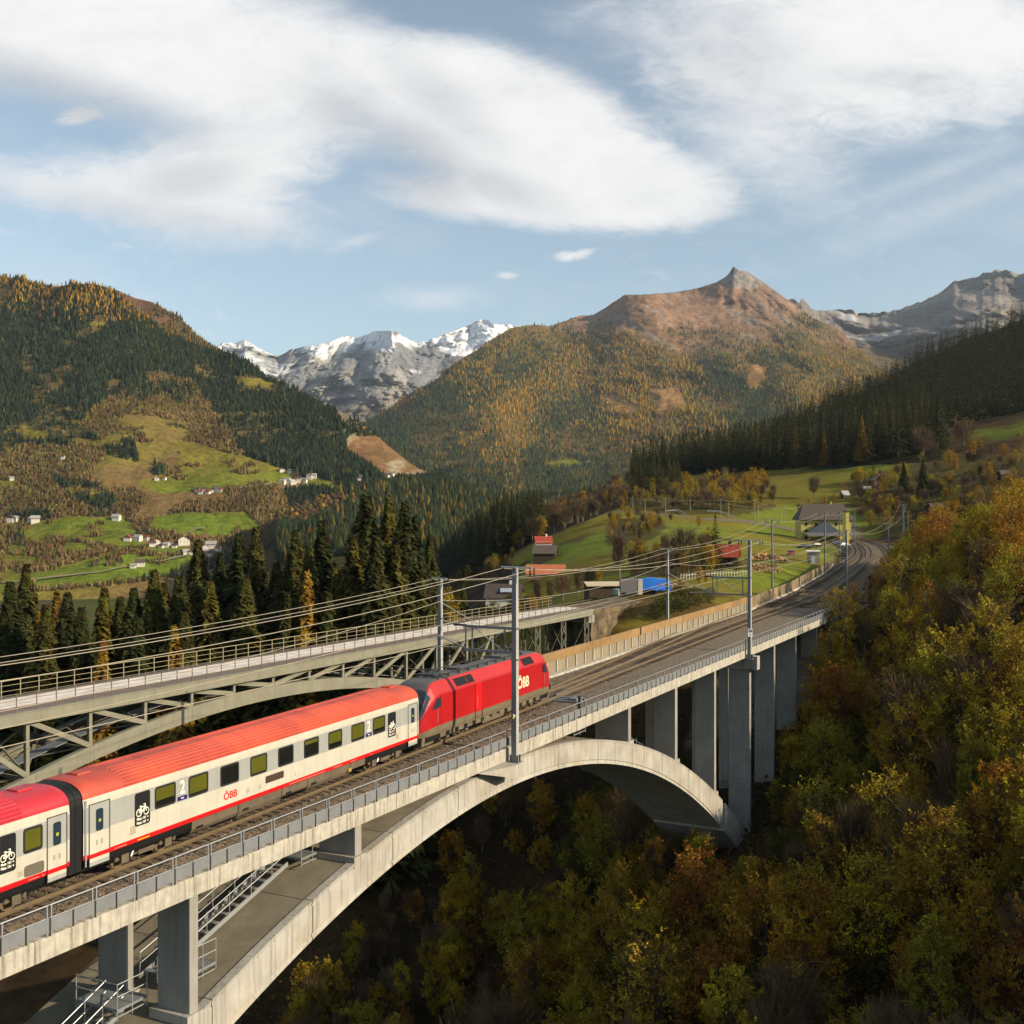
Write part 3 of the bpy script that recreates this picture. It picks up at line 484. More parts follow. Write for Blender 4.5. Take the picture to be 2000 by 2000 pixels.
# centre line of the railway beyond the bridge
RC = [(TR(s, 0, 0).x, TR(s, 0, 0).y) for s in (-40, 0, 40, 66, 100)]+[(47.5, 180), (63.6, 221), (80.5, 267), (94.5, 305), (107, 345), (118, 385), (127, 424), (134, 470), (138, 520)]
RC = np.array(RC)
def rail_dist(X, Y): x = np.interp(Y, RC[:, 1], RC[:, 0]); return X-x
def ground(X, Y, smooth=False):
    X = np.asarray(X, float); Y = np.asarray(Y, float); q = np.stack([X.ravel(), Y.ravel()], 1)/100
    z = np.zeros(len(q))
    for i in range(0, len(q), 20000):
        b = q[i:i+20000]; z[i:i+20000] = tps(((b[:, None]-_X[None])**2).sum(-1)) @ _w[:-3]+_w[-3]+b @ _w[-2:]
    z = z.reshape(X.shape)
    n = (fbm(X/22, Y/22, 5, 70)-.5)*3.2+(fbm(X/6, Y/6, 3, 71)-.5)*.8
    d = np.abs(rail_dist(X, Y)-2); near = sstep(d, 9, 20); bench = (Y > 150) & (Y < 480)
    f = np.where(bench, near, 1.0); z = z+n*f*np.where(Y > 150, .45, 1)
    tgt = -0.75; z = np.where(bench, z*f+tgt*(1-f), z)
    dip = sstep(Y, 152, 142)*sstep(X, 6, 18); z = np.where(Y < 152, np.minimum(z, np.where(np.abs(rail_dist(X, Y)) < 16, -4.0, 99)), z)
    return z
def gz(x, y): return float(ground(np.array([x]), np.array([y]))[0])
xs = np.concatenate([np.linspace(-420, -110, 40), np.linspace(-105, 130, 190), np.linspace(134, 420, 60)]); ys = np.concatenate([np.linspace(-30, 260, 180), np.linspace(263, 820, 130)])
A, B = np.meshgrid(xs, ys); Z = ground(A, B)
n = fbm(A/14, B/14, 5, 80); n2 = fbm(A/60, B/60, 4, 81)
multi = lambda P, px, py: np.any([in_poly(px, py, q) for q in P], axis=0)
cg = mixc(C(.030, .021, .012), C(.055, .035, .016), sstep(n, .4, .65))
rd = rail_dist(A, B)
hay = ((B > 160) & (rd < -9) & (Z > -9.5) | ((B > 470) & (Z > -12))) & (A > -15)
hay |= (A > 150) & (B > 330)
gpx = 1000+A*FPX/np.maximum(B, 1); gpy = HOR+(CAMH-Z)*FPX/np.maximum(B, 1)
SPUR = lambda px: np.interp(px, [855, 950, 1000, 1100, 1215, 1250], [1150, 1118, 1080, 1034, 990, 960])
hay &= ~((B > 330) & (gpx < 1250) & (gpy < SPUR(gpx)))
gcol = mixc(GRASS*1.15, GRASSY*.95, sstep(n2, .42, .62)); gcol = mixc(gcol, BROWN*.8, sstep(fbm(A/24, B/24, 4, 83), .60, .70)*.75)
scrub = multi([[(1215, 990), (1180, 1005), (1205, 930), (1270, 940), (1480, 920), (1515, 990), (1440, 1008), (1300, 1005)], [(1185, 1018), (1290, 1008), (1300, 1032), (1250, 1066), (1185, 1064)], [(1225, 1083), (1390, 1068), (1395, 1127), (1310, 1130), (1235, 1122)], [(1640, 940), (2010, 850), (2010, 1010), (1750, 1045), (1690, 1032), (1660, 985)]], gpx+(n-.5)*14, gpy+(n2-.5)*10) & (B > 200); gcol = mixc(gcol, C(.07, .052, .022), scrub*.85); gcol = mixc(gcol, C(.14, .115, .02), ((gpy < 985) & (gpx > 1440) & (gpx < 1660) & (B > 350))*.75)
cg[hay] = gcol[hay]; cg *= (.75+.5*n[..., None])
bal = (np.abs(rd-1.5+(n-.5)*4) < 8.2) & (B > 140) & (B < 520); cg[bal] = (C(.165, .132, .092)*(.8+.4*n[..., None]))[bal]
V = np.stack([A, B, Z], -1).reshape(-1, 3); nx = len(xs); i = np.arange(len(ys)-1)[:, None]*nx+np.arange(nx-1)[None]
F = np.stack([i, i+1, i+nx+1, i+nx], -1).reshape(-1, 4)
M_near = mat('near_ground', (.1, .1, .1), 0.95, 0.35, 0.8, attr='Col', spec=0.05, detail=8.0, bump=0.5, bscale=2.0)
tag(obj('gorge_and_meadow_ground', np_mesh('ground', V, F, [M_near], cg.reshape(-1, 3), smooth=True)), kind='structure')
# ---- wooded slope on the right
F1 = Layer([(1230, 940, 830), (1262, 936, 850), (1350, 915, 880), (1420, 893, 910), (1480, 886, 950), (1560, 835, 1010), (1600, 809, 1050), (1655, 789, 1100), (1700, 771, 1150), (1740, 746, 1180), (1780, 719, 1210), (1820, 698, 1250), (1890, 662, 1310), (1945, 645, 1350), (2000, 622, 1400), (2200, 520, 1500), (2500, 400, 1700), (3200, 180, 2000)],
           [(1230, 960, 760), (1262, 950, 745), (1400, 935, 705), (1480, 925, 690), (1600, 915, 650), (1750, 897, 610), (2000, 858, 580), (2500, 790, 560), (3200, 690, 560)], g=1.0, amp=70, wl=160, seed=91, skirt=60.0)
def col_F1(px, py, t, X, Y, z):
    n = fbm(X/40, Y/40, 4, 5); c = mixc(C(.022, .022, .010), C(.055, .035, .015), sstep(n, .4, .65)); g = (px > 1840) & (t < .2); c[g] = mixc(GRASS*.8, BROWN*.7, sstep(n, .45, .6))[g]; return c
tag(F1.mesh('right_forest_slope', col_F1, M_ground, 180, 60), kind='structure')
# ---- the mountain that closes the valley on the right, outside the picture
mr = Layer([(2600, 120, 2600), (3200, 0, 2700), (4200, -200, 2900), (6500, -300, 3000)], [(2600, 700, 800), (3200, 700, 600), (4200, 700, 420), (6500, 700, 300)], amp=150, wl=300, seed=95)
tag(mr.mesh('right_mountain_flank', lambda px, py, t, X, Y, z: np.broadcast_to(C(.035, .035, .016), X.shape+(3,))*(.7+.6*fbm(X/80, Y/80, 4, 3)[..., None]), M_ground, 60, 40), kind='structure')
# ================================================================== the concrete arch bridge
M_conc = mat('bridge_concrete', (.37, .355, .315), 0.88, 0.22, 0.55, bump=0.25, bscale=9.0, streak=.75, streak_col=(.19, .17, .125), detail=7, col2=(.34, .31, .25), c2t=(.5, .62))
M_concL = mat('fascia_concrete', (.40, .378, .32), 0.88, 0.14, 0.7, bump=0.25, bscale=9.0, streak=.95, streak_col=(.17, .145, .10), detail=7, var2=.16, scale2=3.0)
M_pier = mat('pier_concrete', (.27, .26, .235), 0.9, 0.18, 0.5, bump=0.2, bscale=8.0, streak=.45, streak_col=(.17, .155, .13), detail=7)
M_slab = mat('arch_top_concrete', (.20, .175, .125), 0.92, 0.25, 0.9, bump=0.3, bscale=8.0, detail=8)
M_galv = mat('galvanised_steel', (.40, .42, .43), 0.45, 0.10, 2.0, metal=.55, spec=.5)
M_gpan = mat('galvanised_sheet', (.22, .235, .245), 0.55, 0.14, 1.2, metal=.35, spec=.5)
M_dark = mat('dark_steel', (.035, .037, .042), 0.55, 0.2, 3.0, spec=.4)
M_ball = mat('ballast', (.20, .16, .11), 0.95, 0.5, 9.0, bump=1.0, bscale=14.0, detail=10, col2=(.115, .088, .06), c2t=(.42, .62))
M_ballL = mat('ballast_light', (.17, .14, .11), 0.95, 0.5, 9.0, bump=1.0, bscale=14.0, detail=10, col2=(.09, .068, .05), c2t=(.42, .62))
M_sleep = mat('sleeper_wood', (.12, .088, .058), 0.9, 0.3, 4.0, bump=.4, bscale=12, rnd=.45)
M_rail = mat('rail_steel', (.17, .125, .07), 0.5, 0.2, 1.5, metal=.3, spec=.5)
M_railtop = mat('polished_rail', (.55, .53, .50), 0.22, 0.08, 2.0, metal=.9)
S0, S1B = -14.0, 131.5                           # ends of the deck along the near edge
bridge = thing('concrete_arch_bridge', 'pale concrete arch bridge carrying the red and white train', 'bridge', BR(40, -5, -20))
def zt(s): return -1.16-.00645*(s-37)**2
def zb(s): return -2.78-.0070*(s-37)**2
AD0, AD1 = -7.6, -0.32                           # the arch rib's far and near faces
segs = list(np.arange(-3.0, 78.0, 6.75))+[81.3]
def arch_seg(a, b, name, parent):
    m = MB(); secs = []; g = .026
    for s in np.linspace(a+g, b-g, 8):
        t, u = zt(s), zb(s)
        secs.append([BR(s, AD1, u), BR(s, AD1-.06, u+.22), BR(s, AD1-.06, u+.26), BR(s, AD1, u+.30), BR(s, AD1, t-.30), BR(s, AD1-.05, t-.27), BR(s, AD1-.05, t-.23), BR(s, AD1, t), BR(s, AD1-.45, t), BR(s, AD1-.45, t-.05), BR(s, AD0, t-.05), BR(s, AD0, u)])
    m.loft(secs, [M_conc]*9+[M_slab]+[M_conc]*2, closed=True, mt=M_conc); return m.build(name, M_conc, parent)
for a, b in zip(segs[:-1], segs[1:]): arch_seg(a, b, 'arch_segment', bridge)
arch_seg(81.9, 91.0, 'arch_foot', bridge)
m = MB(); m.fbox(BR, 90.2, 95, AD0-.3, AD1-.1, -34, -20.6, M_conc); m.build('footing', M_conc, bridge)
# deck
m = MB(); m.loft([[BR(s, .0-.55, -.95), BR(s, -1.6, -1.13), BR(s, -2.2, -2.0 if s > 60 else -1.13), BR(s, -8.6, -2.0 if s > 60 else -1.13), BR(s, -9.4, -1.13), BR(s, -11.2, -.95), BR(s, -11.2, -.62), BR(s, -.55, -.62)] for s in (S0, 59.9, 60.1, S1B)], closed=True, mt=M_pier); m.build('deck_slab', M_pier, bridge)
js = list(np.arange(S0, S1B, 7.7))+[S1B]
for a, b in zip(js[:-1], js[1:]):
    m = MB(); m.loft([[BR(s, 0, -.95), BR(s, 0, -.21), BR(s, -.05, -.17), BR(s, -.62, -.17), BR(s, -.62, -.95)] for s in (a+.01, b-.01)], closed=True); m.build('fascia_panel', M_concL, bridge, bevel=.012)
    m = MB(); m.fbox(BR, a+.01, b-.01, -11.6, -11.2, -1.0, -.1); m.build('far_kerb', M_concL, bridge)
m = MB(); m.fbox(BR, 20, 31, -.9, -.33, -1.12, -.953); m.build('haunch', M_conc, bridge)
# piers: pairs of slender columns standing on the arch or on the slope
def column(px, d, w, th, base, name='pier'):
    s = BR.s_at(px, d); z0 = min(base, gz(*BR(s, d-1, 0)[:2])-.6) if base is not None else zt(s)-.02
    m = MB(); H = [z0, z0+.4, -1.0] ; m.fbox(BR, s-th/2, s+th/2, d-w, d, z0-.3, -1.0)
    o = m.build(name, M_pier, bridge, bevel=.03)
    if base is None: m = MB(); m.fbox(BR, s-th/2-.25, s+th/2+.25, d-w-.2, d+.12, zt(s+th)-.6, zt(s)+.16); m.build('pier_plinth', M_conc, bridge)
    else:
        z = z0+3.1
        while z < -2.2:                           # pour joints, thin strips in a darker tone
            m = MB(); m.fbox(BR, s-th/2-.012, s+th/2+.012, d-w-.012, d+.012, z, z+.035); m.build('pour_joint', mat('joint_dark', (.16, .15, .13), .9, .1), bridge); z += 3.1
    return s
for (px, d, w, th, b) in [(379, -.42, 1.75, .5, None), (253, -4.1, 1.6, .45, None), (700, -.45, 2.2, .55, None), (-150, -.42, 1.75, .5, -13), (-330, -4.1, 1.6, .45, -13),
                          (1230, -.5, 1.7, .55, None), (1209, -3.0, 2.0, .55, None), (1321, -.5, 1.9, .6, None), (1311, -1.6, 2.3, .6, None), (1397, -.5, 1.9, .55, None), (1394, -1.3, 2.1, .55, None),
                          (1465.5, -.1, 2.2, .62, -19.8), (1424, -5.4, 1.1, .6, -20), (1513, -.45, 2.2, .6, -14.5), (1555, -.45, 2.3, .6, -11.5), (1596, -.6, 2.0, .6, -8)]:
    column(px, d, w, th, b)
m = MB(); m.fbox(BR, BR.s_at(1465.5, -.1)-.5, BR.s_at(1465.5, -.1)+.5, -2.6, .75, -2.35, -.98); m.build('pier_head', M_conc, bridge, bevel=.02)
# abutment
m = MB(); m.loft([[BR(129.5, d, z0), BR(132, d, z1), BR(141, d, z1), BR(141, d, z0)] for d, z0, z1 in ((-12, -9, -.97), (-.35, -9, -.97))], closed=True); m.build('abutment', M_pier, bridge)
m = MB(); m.loft([[BR(128.5, d, -.96), BR(130.6, d, -.96), BR(130.9, d, -4.2), BR(130.2, d, -4.2)] for d in (-.9, -.3)], closed=True); m.build('abutment_bracket', M_conc, bridge)
# mast bracket on the near side
SM1 = BR.s_at(1004, .55)
m = MB(); m.loft([[BR(SM1-3.4, -.02, -.97), BR(SM1-3.4, .02, -.97), BR(SM1-3.4, .02, -.99), BR(SM1-3.4, -.02, -.99)], [BR(SM1-.55, -.02, -.97), BR(SM1-.55, .95, -.97), BR(SM1-.55, .95, -1.75), BR(SM1-.55, -.02, -1.75)], [BR(SM1+.55, -.02, -.97), BR(SM1+.55, .95, -.97), BR(SM1+.55, .95, -1.75), BR(SM1+.55, -.02, -1.75)]], closed=True); m.build('mast_bracket', M_conc, bridge)
# metal maintenance stair on the arch
def stair(label, s0, s1, d, wdt):
    z = lambda s: zt(s)+.35; t = thing('maintenance_stair', label, 'stairs', BR(s0, d, z(s0)))
    for dd in (d, d-wdt):
        m = MB(); m.bar(BR(s0, dd, z(s0)), BR(s1, dd, z(s1)), .05, .22); m.build('stringer', M_galv, t)
        for hh in (.55, 1.0): m = MB(); m.tube([BR(s0, dd, z(s0)+hh), BR(s1, dd, z(s1)+hh)], .024, 5); m.build('handrail', M_galv, t)
        for s in np.arange(s0, s1+.1, 1.5): m = MB(); m.tube([BR(s, dd, z(s)-.1), BR(s, dd, z(s)+1.0)], .022, 5); m.build('post', M_galv, t)
    me = mesh_of(MB().box(-.14, .14, -wdt/2, wdt/2, -.02, .02), 'tread', M_gpan); n = max(4, int(abs(z(s1)-z(s0))/.19))
    for k in range(n): s = s0+(s1-s0)*(k+.5)/n; inst(me, 'tread', t, BR.mat(s, d-wdt/2, z(s)+.06))
    return t
def landing(label, s0, s1, d0, d1, zz):
    t = thing('stair_landing', label, 'platform', BR((s0+s1)/2, d0, zz))
    m = MB(); m.fbox(BR, s0, s1, d0, d1, zz-.12, zz); m.build('platform', M_gpan, t)
    for hh in (.5, 1.0): m = MB(); m.tube([BR(s0, d0, zz+hh), BR(s0, d1, zz+hh), BR(s1, d1, zz+hh)], .022, 5); m.build('handrail', M_galv, t)
    for (s, d) in ((s0, d0), (s0, d1), (s1, d1), ((s0+s1)/2, d1)): m = MB(); m.tube([BR(s, d, zz-.45), BR(s, d, zz+1.0)], .024, 5); m.build('post', M_galv, t)
    for d in (d0, d1): m = MB(); m.bar(BR(s0, d, zz-.3), BR(s1, d, zz-.3), .05, .05); m.build('ledger', M_galv, t)
sP = BR.s_at(379, -.42)
stair('steel stair climbing the arch behind the near pier towards the crown', sP+.8, sP+9.5, -3.2, 1.0)
stair('steel stair on the arch left of the near pier, at the bottom edge', sP-6.5, sP-.9, -3.4, 1.0)
stair('short steel stair high on the arch beside the upper pier', sP+11.8, sP+15.5, -3.2, .9)
stair('steel stair on the falling side of the arch between the columns', 62, 76, -3.4, .9)
landing('grated steel landing right of the near pier', sP+1.0, sP+2.6, -3.0, -1.6, zt(sP+1.6)+.55)
landing('grated steel landing between the two front piers', sP-1.9, sP-.3, -5.0, -2.7, zt(sP-1)+.9)
landing('grated steel landing at the top of the stair near the upper pier', sP+9.8, sP+11.6, -4.2, -2.6, zt(sP+10)+.5)
landing('small steel landing on the crown of the arch', 48.2, 50.2, -3.0, -1.0, -1.35)
# ------------------------------------------------------------------ ballast, tracks
def zbal(s, d): return -.22-.16*min(1, max(0, (d+2.4)/1.6))
def ribbon(name, frame_pts, w0, w1, zf, mt, nseg):
    pass
m = MB(); ss = np.linspace(S0, S1B+6, 280); ds = np.concatenate([np.linspace(-.98, -10.9, 44)]); V = []
A, B = np.meshgrid(ds, ss); nb = fbm(A*2.2, B*2.2, 4, 5); wob = (fbm(B*.35, B*0, 3, 6)-.5)*.25
zz = -.235-.17*sstep(A, -2.6, -1.2)-.12*sstep(-A, 8.6, 10.4)+(nb-.5)*.11
px_ = np.stack([BR.o.x+BR.u.x*B+BR.n.x*A, BR.o.y+BR.u.y*B+BR.n.y*A, zz], -1).reshape(-1, 3); nx = len(ds); i = np.arange(len(ss)-1)[:, None]*nx+np.arange(nx-1)[None]
F = np.stack([i, i+nx, i+nx+1, i+1], -1).reshape(-1, 4)
tag(obj('ballast_bed', np_mesh('ballast_bed', px_, F, [M_ball], smooth=False)), kind='structure')
# loose stones
n = 26000; s_ = 34*rng.beta(1, 1.6, n)*2.2-6; d_ = rng.uniform(-10.2, -1.0, n); ss_ = np.clip(s_, S0, 90)
zc = -.235-.17*sstep(d_, -2.6, -1.2)-.12*sstep(-d_, 8.6, 10.4)
c = np.stack([BR.o.x+BR.u.x*ss_+BR.n.x*d_, BR.o.y+BR.u.y*ss_+BR.n.y*d_, zc+.01], -1); r = rng.uniform(.025, .06, n)
oc = np.array([(1, 0, 0), (-1, 0, 0), (0, 1, 0), (0, -1, 0), (0, 0, 1)], float); V = c[:, None]+oc[None]*r[:, None, None]*rng.uniform(.6, 1.3, (n, 5, 1))+rng.normal(0, .008, (n, 5, 3))
f = np.array([(0, 2, 4), (2, 1, 4), (1, 3, 4), (3, 0, 4)]); F = (np.arange(n)[:, None, None]*5+f[None]).reshape(-1, 3)
tone = pick(n, [(5, C(.13, .095, .07)), (3, C(.19, .155, .12)), (2, C(.07, .05, .038)), (1, C(.28, .24, .19))])
M_stone = mat('ballast_stone', (.1, .1, .1), .95, .1, attr='Col', spec=.1)
tag(obj('ballast_stones', np_mesh('ballast_stones', V.reshape(-1, 3), F, [M_stone], np.repeat(tone, 5, 0))), 'loose brown ballast stones around the sleepers', 'gravel', kind='stuff')
rail_prof = [(-.07, -.17), (-.07, -.155), (-.012, -.14), (-.012, -.04), (-.036, -.03), (-.036, 0), (.036, 0), (.036, -.03), (.012, -.04), (.012, -.14), (.07, -.155), (.07, -.17)]
sleeper_me = mesh_of(MB().loft([[(-.12, y, -.12), (-.12, y, .02), (-.09, y, .045), (.09, y, .045), (.12, y, .02), (.12, y, -.12)] for y in (-1.3, 1.3)], closed=True), 'sleeper', M_sleep)
def track(label, pts, sleepers=True, zoff=0.0, limit=300):
    P = [Vector((p[0], p[1], zoff)) for p in pts]
    # resample
    L = [0]
    for a, b in zip(P[:-1], P[1:]): L.append(L[-1]+(b-a).length)
    def at(s): k = min(len(P)-2, max(0, int(np.searchsorted(L, s))-1)); return P[k].lerp(P[k+1], (s-L[k])/(L[k+1]-L[k])), (P[k+1]-P[k]).normalized()
    def sm(s, w=6.0):                             # smoothed position
        ps = [at(min(L[-1], max(0, s+q)))[0] for q in (-w, -w/2, 0, w/2, w)]; return sum(ps, Vector())/5
    tot = L[-1]; t = thing('railway_track', label, 'railway track', at(0)[0])
    st = np.arange(0, tot, 4.0); ctr = [sm(s) for s in st]
    for sg in (-1, 1):
        secs = []
        for k, c_ in enumerate(ctr):
            d = (ctr[min(k+1, len(ctr)-1)]-ctr[max(k-1, 0)]).normalized(); nrm = Vector((d.y, -d.x, 0)); o_ = c_+nrm*sg*.7535
            secs.append([o_+nrm*x+Vector((0, 0, y)) for x, y in rail_prof])
        m = MB(); m.loft(secs, [M_rail]*5+[M_railtop]+[M_rail]*6, closed=True, mt=M_rail); m.build('rail', M_rail, t)
    if sleepers:
        k = 0; extra = MB()
        for s in np.arange(.3, tot, .62):
            c_, _ = at(s); d = (sm(min(tot, s+2))-sm(max(0, s-2))).normalized(); c_ = sm(s)
            M_ = Matrix.Translation(c_+Vector((0, 0, -.215))) @ Matrix((d, Vector((-d.y, d.x, 0)), Vector((0, 0, 1)))).transposed().to_4x4()
            if k < limit: inst(sleeper_me, 'sleeper', t, M_)
            else: extra.poly([M_ @ v.co for v in sleeper_me.vertices], [tuple(p.vertices) for p in sleeper_me.polygons])
            k += 1
        if extra.v: tag(extra.build('far_sleepers', M_sleep, t), kind='stuff')
    return t
near_c = [tuple(TR(s, 0, 0)[:2]) for s in (-34, 0, 30, 60, 90, 112)]+[(46.5, 178), (63.6, 221), (80.5, 267), (94.5, 305), (107, 345), (118, 385), (127, 424), (134, 470)]
track('main railway track under the train, running on to the station', near_c, limit=290)
sw = 46.0
far_c = [tuple(TR(s, -max(0, (s-sw))*.062 if s < sw+62 else -3.9, 0)[:2]) for s in (sw+4, sw+12, sw+30, sw+50, sw+62, sw+72)]+[(42.2, 179.5), (59.4, 223), (76.4, 268.5), (90.4, 306.5), (102.9, 346), (113.9, 386), (122.9, 425), (129.9, 470)]
track('branching railway track next to the wooden noise wall beyond the switch', far_c, limit=200, zoff=-.002)
track('outer railway track curving past the station along the wooded slope', [(52, 172), (69.5, 219), (86.5, 265), (100.5, 303), (113, 343), (124, 383), (133, 422), (140, 468)], zoff=-.1, limit=120)
# switch tie bars seen beside the rails
sb = thing('switch_drive', 'grey point motor bars beside the near rail ahead of the locomotive', 'switch', TR(50, 1.6, -.2))
for k in range(3): m = MB(); m.fbox(TR, 50+k*.75, 50.28+k*.75, .9, 2.9, -.24, -.10); m.build('tie_bar', M_gpan, sb)
m = MB(); m.fbox(TR, 50.2, 51.4, 2.2, 2.75, -.099, .08); m.build('motor_box', M_gpan, sb)
# ------------------------------------------------------------------ near railing
rl = thing('bridge_railing', 'grey galvanised railing along the near edge of the concrete bridge', 'railing', BR(0, -.2, -.17))
panel_me = mesh_of(MB().box(-.47, .47, -.012, .012, -.02, .40).box(-.475, .475, -.02, .02, .40, .43).box(-.475, .475, -.02, .02, -.03, -.0), 'kick_panel', M_gpan)
post_me = mesh_of(MB().box(-.025, .025, -.03, .03, -.12, .98), 'post', M_galv)
tab_me = mesh_of(MB().box(-.02, .02, -.02, .03, -.14, .46), 'bracket', M_dark)
def dipz(s):                                     # the handrail dips where the walkway passes the mast
    return 0.0
JOG = BR.s_at(1128, 0)
for k, s in enumerate(np.arange(S0+.5, S1B-.6, 1.0)):
    inst(panel_me, 'kick_panel', rl, BR.mat(s, .015, .02)); inst(tab_me, 'bracket', rl, BR.mat(s+.5, .04, .0))
    if k % 2 == 0:
        for o_ in (-.09, .09): inst(post_me, 'post', rl, BR.mat(s-.5+o_, -.03, -.08))
for a in np.arange(S0, S1B-2, 2.0):
    b = a+1.98
    m = MB(); m.tube([BR(a+.02, -.03, .90), BR(b, -.03, .90)], .028, 6); m.build('handrail', M_galv, rl)
    m = MB(); m.tube([BR(a+.02, -.03, .455), BR(b, -.03, .455)], .02, 5); m.build('mid_rail', M_galv, rl)
m = MB(); m.fbox(BR, S0, S1B, -.97, -.60, -.40, -.28); o = m.build('walkway', M_gpan, rl)
post = thing('signal_post', 'short dark post standing on the railing right of the mast', 'post', BR(JOG+.6, -.05, -.3)); m = MB(); m.fbox(BR, JOG+.52, JOG+.68, -.2, -.04, -.3, 1.25); m.build('shaft', M_dark, post); m = MB(); m.fbox(BR, JOG+.45, JOG+.75, -.25, .01, 1.252, 1.33); m.build('cap', M_dark, post)
# ------------------------------------------------------------------ noise wall on the far side
M_woodw = mat('noise_wall_board', (.27, .17, .075), 0.85, 0.25, 1.6, streak=.4, streak_col=(.14, .10, .06), bump=.2, rnd=.16)
M_woodl = mat('noise_wall_panel', (.25, .21, .145), 0.9, 0.15, 1.2, streak=.5, streak_col=(.16, .12, .08), rnd=.1)
M_post = mat('noise_wall_post', (.52, .50, .44), 0.6, 0.08, 2.0)
nw = thing('noise_wall', 'brown noise wall with pale posts along the far side of the bridge', 'wall', BR(60, -11, -.2))
WD = lambda s: -10.55-.9*max(0, (s-70))/60
wb_me = None
for k, s in enumerate(np.arange(6.0, 128.0, 2.06)):
    d0, d1 = WD(s), WD(s+2.06)
    def q(sa, da, z): return BR(sa, da, z)
    if k % 2 == 0:
        e = min(128.5, s+4.12); d2 = WD(e)
        m = MB(); m.hexa([q(s+.01, d0-.02, .92), q(e-.01, d2-.02, .92), q(e-.01, d2-.22, .92), q(s+.01, d0-.22, .92), q(s+.01, d0-.02, 1.68), q(e-.01, d2-.02, 1.68), q(e-.01, d2-.22, 1.68), q(s+.01, d0-.22, 1.68)]); m.build('board', M_woodw, nw)
    m = MB(); m.hexa([q(s+.07, d0-.10, -.1), q(s+1.99, d1-.10, -.1), q(s+1.99, d1-.18, -.1), q(s+.07, d0-.18, -.1), q(s+.07, d0-.10, .915), q(s+1.99, d1-.10, .915), q(s+1.99, d1-.18, .915), q(s+.07, d0-.18, .915)]); m.build('panel', M_woodl, nw)
    m = MB(); m.fbox(BR, s-.055, s+.055, d0-.19, d0+.03, -.12, .90); m.build('post', M_post, nw)
m = MB(); m.loft([[BR(s, WD(s)+.55, -.5), BR(s, WD(s)+.50, -.15), BR(s, WD(s)-.25, -.12), BR(s, WD(s)-.25, -.5)] for s in (5, 70, 100, 128.5)], closed=True); m.build('plinth', M_concL, nw)
# wooden plank fence that continues the wall beside the station track
M_plank = mat('plank_fence_wood', (.22, .17, .10), .9, .2, 1.0, rnd=.25, streak=.3)
pf = thing('plank_fence', 'tall weathered plank fence curving along the track below the meadow', 'fence', BR(130, -12, 0))
fp = [BR(128.6, -11.45, 0), Vector((46.0, 190, 0)), Vector((54.6, 213, 0)), Vector((63, 235, 0)), Vector((70.5, 256, 0)), Vector((76.5, 275, 0))]
plank_me = mesh_of(MB().box(0, .98, -.03, .03, -.2, 1.55), 'plank', M_plank); k = 0
for a, b in zip(fp[:-1], fp[1:]):
    dv = (b-a); n = int(dv.length/1.0); ang = math.atan2(dv.y, dv.x)
    for i_ in range(n): p = a+dv*(i_/n); inst(plank_me, 'plank', pf, Matrix.Translation(p+Vector((0, 0, random.uniform(-.04, .04)))) @ Matrix.Rotation(ang, 4, 'Z') @ Matrix.Diagonal((dv.length/n/1.0, 1, 1, 1)))
for a, b in zip(fp[:-1], fp[1:]):
    dn = Vector((b.y-a.y, -(b.x-a.x), 0)).normalized()
    m = MB(); m.hexa([a+dn*.05+Vector((0, 0, -.6)), b+dn*.05+Vector((0, 0, -.6)), b+dn*.4+Vector((0, 0, -.6)), a+dn*.4+Vector((0, 0, -.6)), a+dn*.05+Vector((0, 0, -.02)), b+dn*.05+Vector((0, 0, -.02)), b+dn*.4+Vector((0, 0, -.05)), a+dn*.4+Vector((0, 0, -.05))]); m.build('concrete_kerb', mat('pale_kerb', (.62, .58, .48), .85, .12, 1.0), pf)
# ================================================================== the train
M_cream = mat('coach_cream', (.47, .455, .38), 0.4, 0.09, .9, spec=.5, streak=.30, streak_col=(.34, .30, .22))
M_grey = mat('coach_grey', (.30, .31, .295), 0.4, 0.08, .9, spec=.5, streak=.25, streak_col=(.2, .19, .16))
M_redS = mat('coach_red_stripe', (.62, .008, .010), 0.35, 0.04, 2.0, spec=.5)
M_roofR = mat('coach_red_roof', (.56, .085, .045), 0.55, 0.14, .6, spec=.35, col2=(.42, .070, .045), streak=.3, streak_col=(.33, .06, .04))
M_roofR2 = mat('coach_crimson_roof', (.46, .028, .040), 0.42, 0.10, .7, spec=.5)
M_roofE = mat('coach_roof_end', (.47, .085, .052), 0.5, 0.10, .9, spec=.4, col2=(.40, .09, .065))
M_under = mat('underframe', (.12, .095, .065), 0.8, 0.25, 1.5, streak=.3)
M_black = mat('black_rubber', (.009, .009, .010), 0.6, 0.1, 3.0)
M_wframe = mat('window_rubber', (.02, .02, .02), 0.5, 0.1, 3.0)
M_inside = mat('dark_interior', (.008, .008, .010), 0.6, 0.2, 4.0)
M_blind = mat('olive_blind', (.16, .15, .016), 0.6, 0.08, 2.0)
M_glass = glass_mat()
M_letter = mat('logo_red', (.50, .03, .02), .5, .0); M_white = mat('white_print', (.80, .77, .64), .5, .0); M_blue = mat('blue_sign', (.010, .008, .11), .5, .0)
M_yel = mat('yellow_mark', (.62, .42, .02), .5, .0); M_lred = mat('loco_red', (.36, .009, .012), .36, .12, .5, spec=.4, coat=.15, streak=.25, streak_col=(.24, .02, .018)); M_lred2 = mat('loco_red_sunlit', (.42, .022, .020), .42, .10, .6, spec=.4, coat=.1)  # second loco red is mixed lighter, painting in the sun on the shoulder
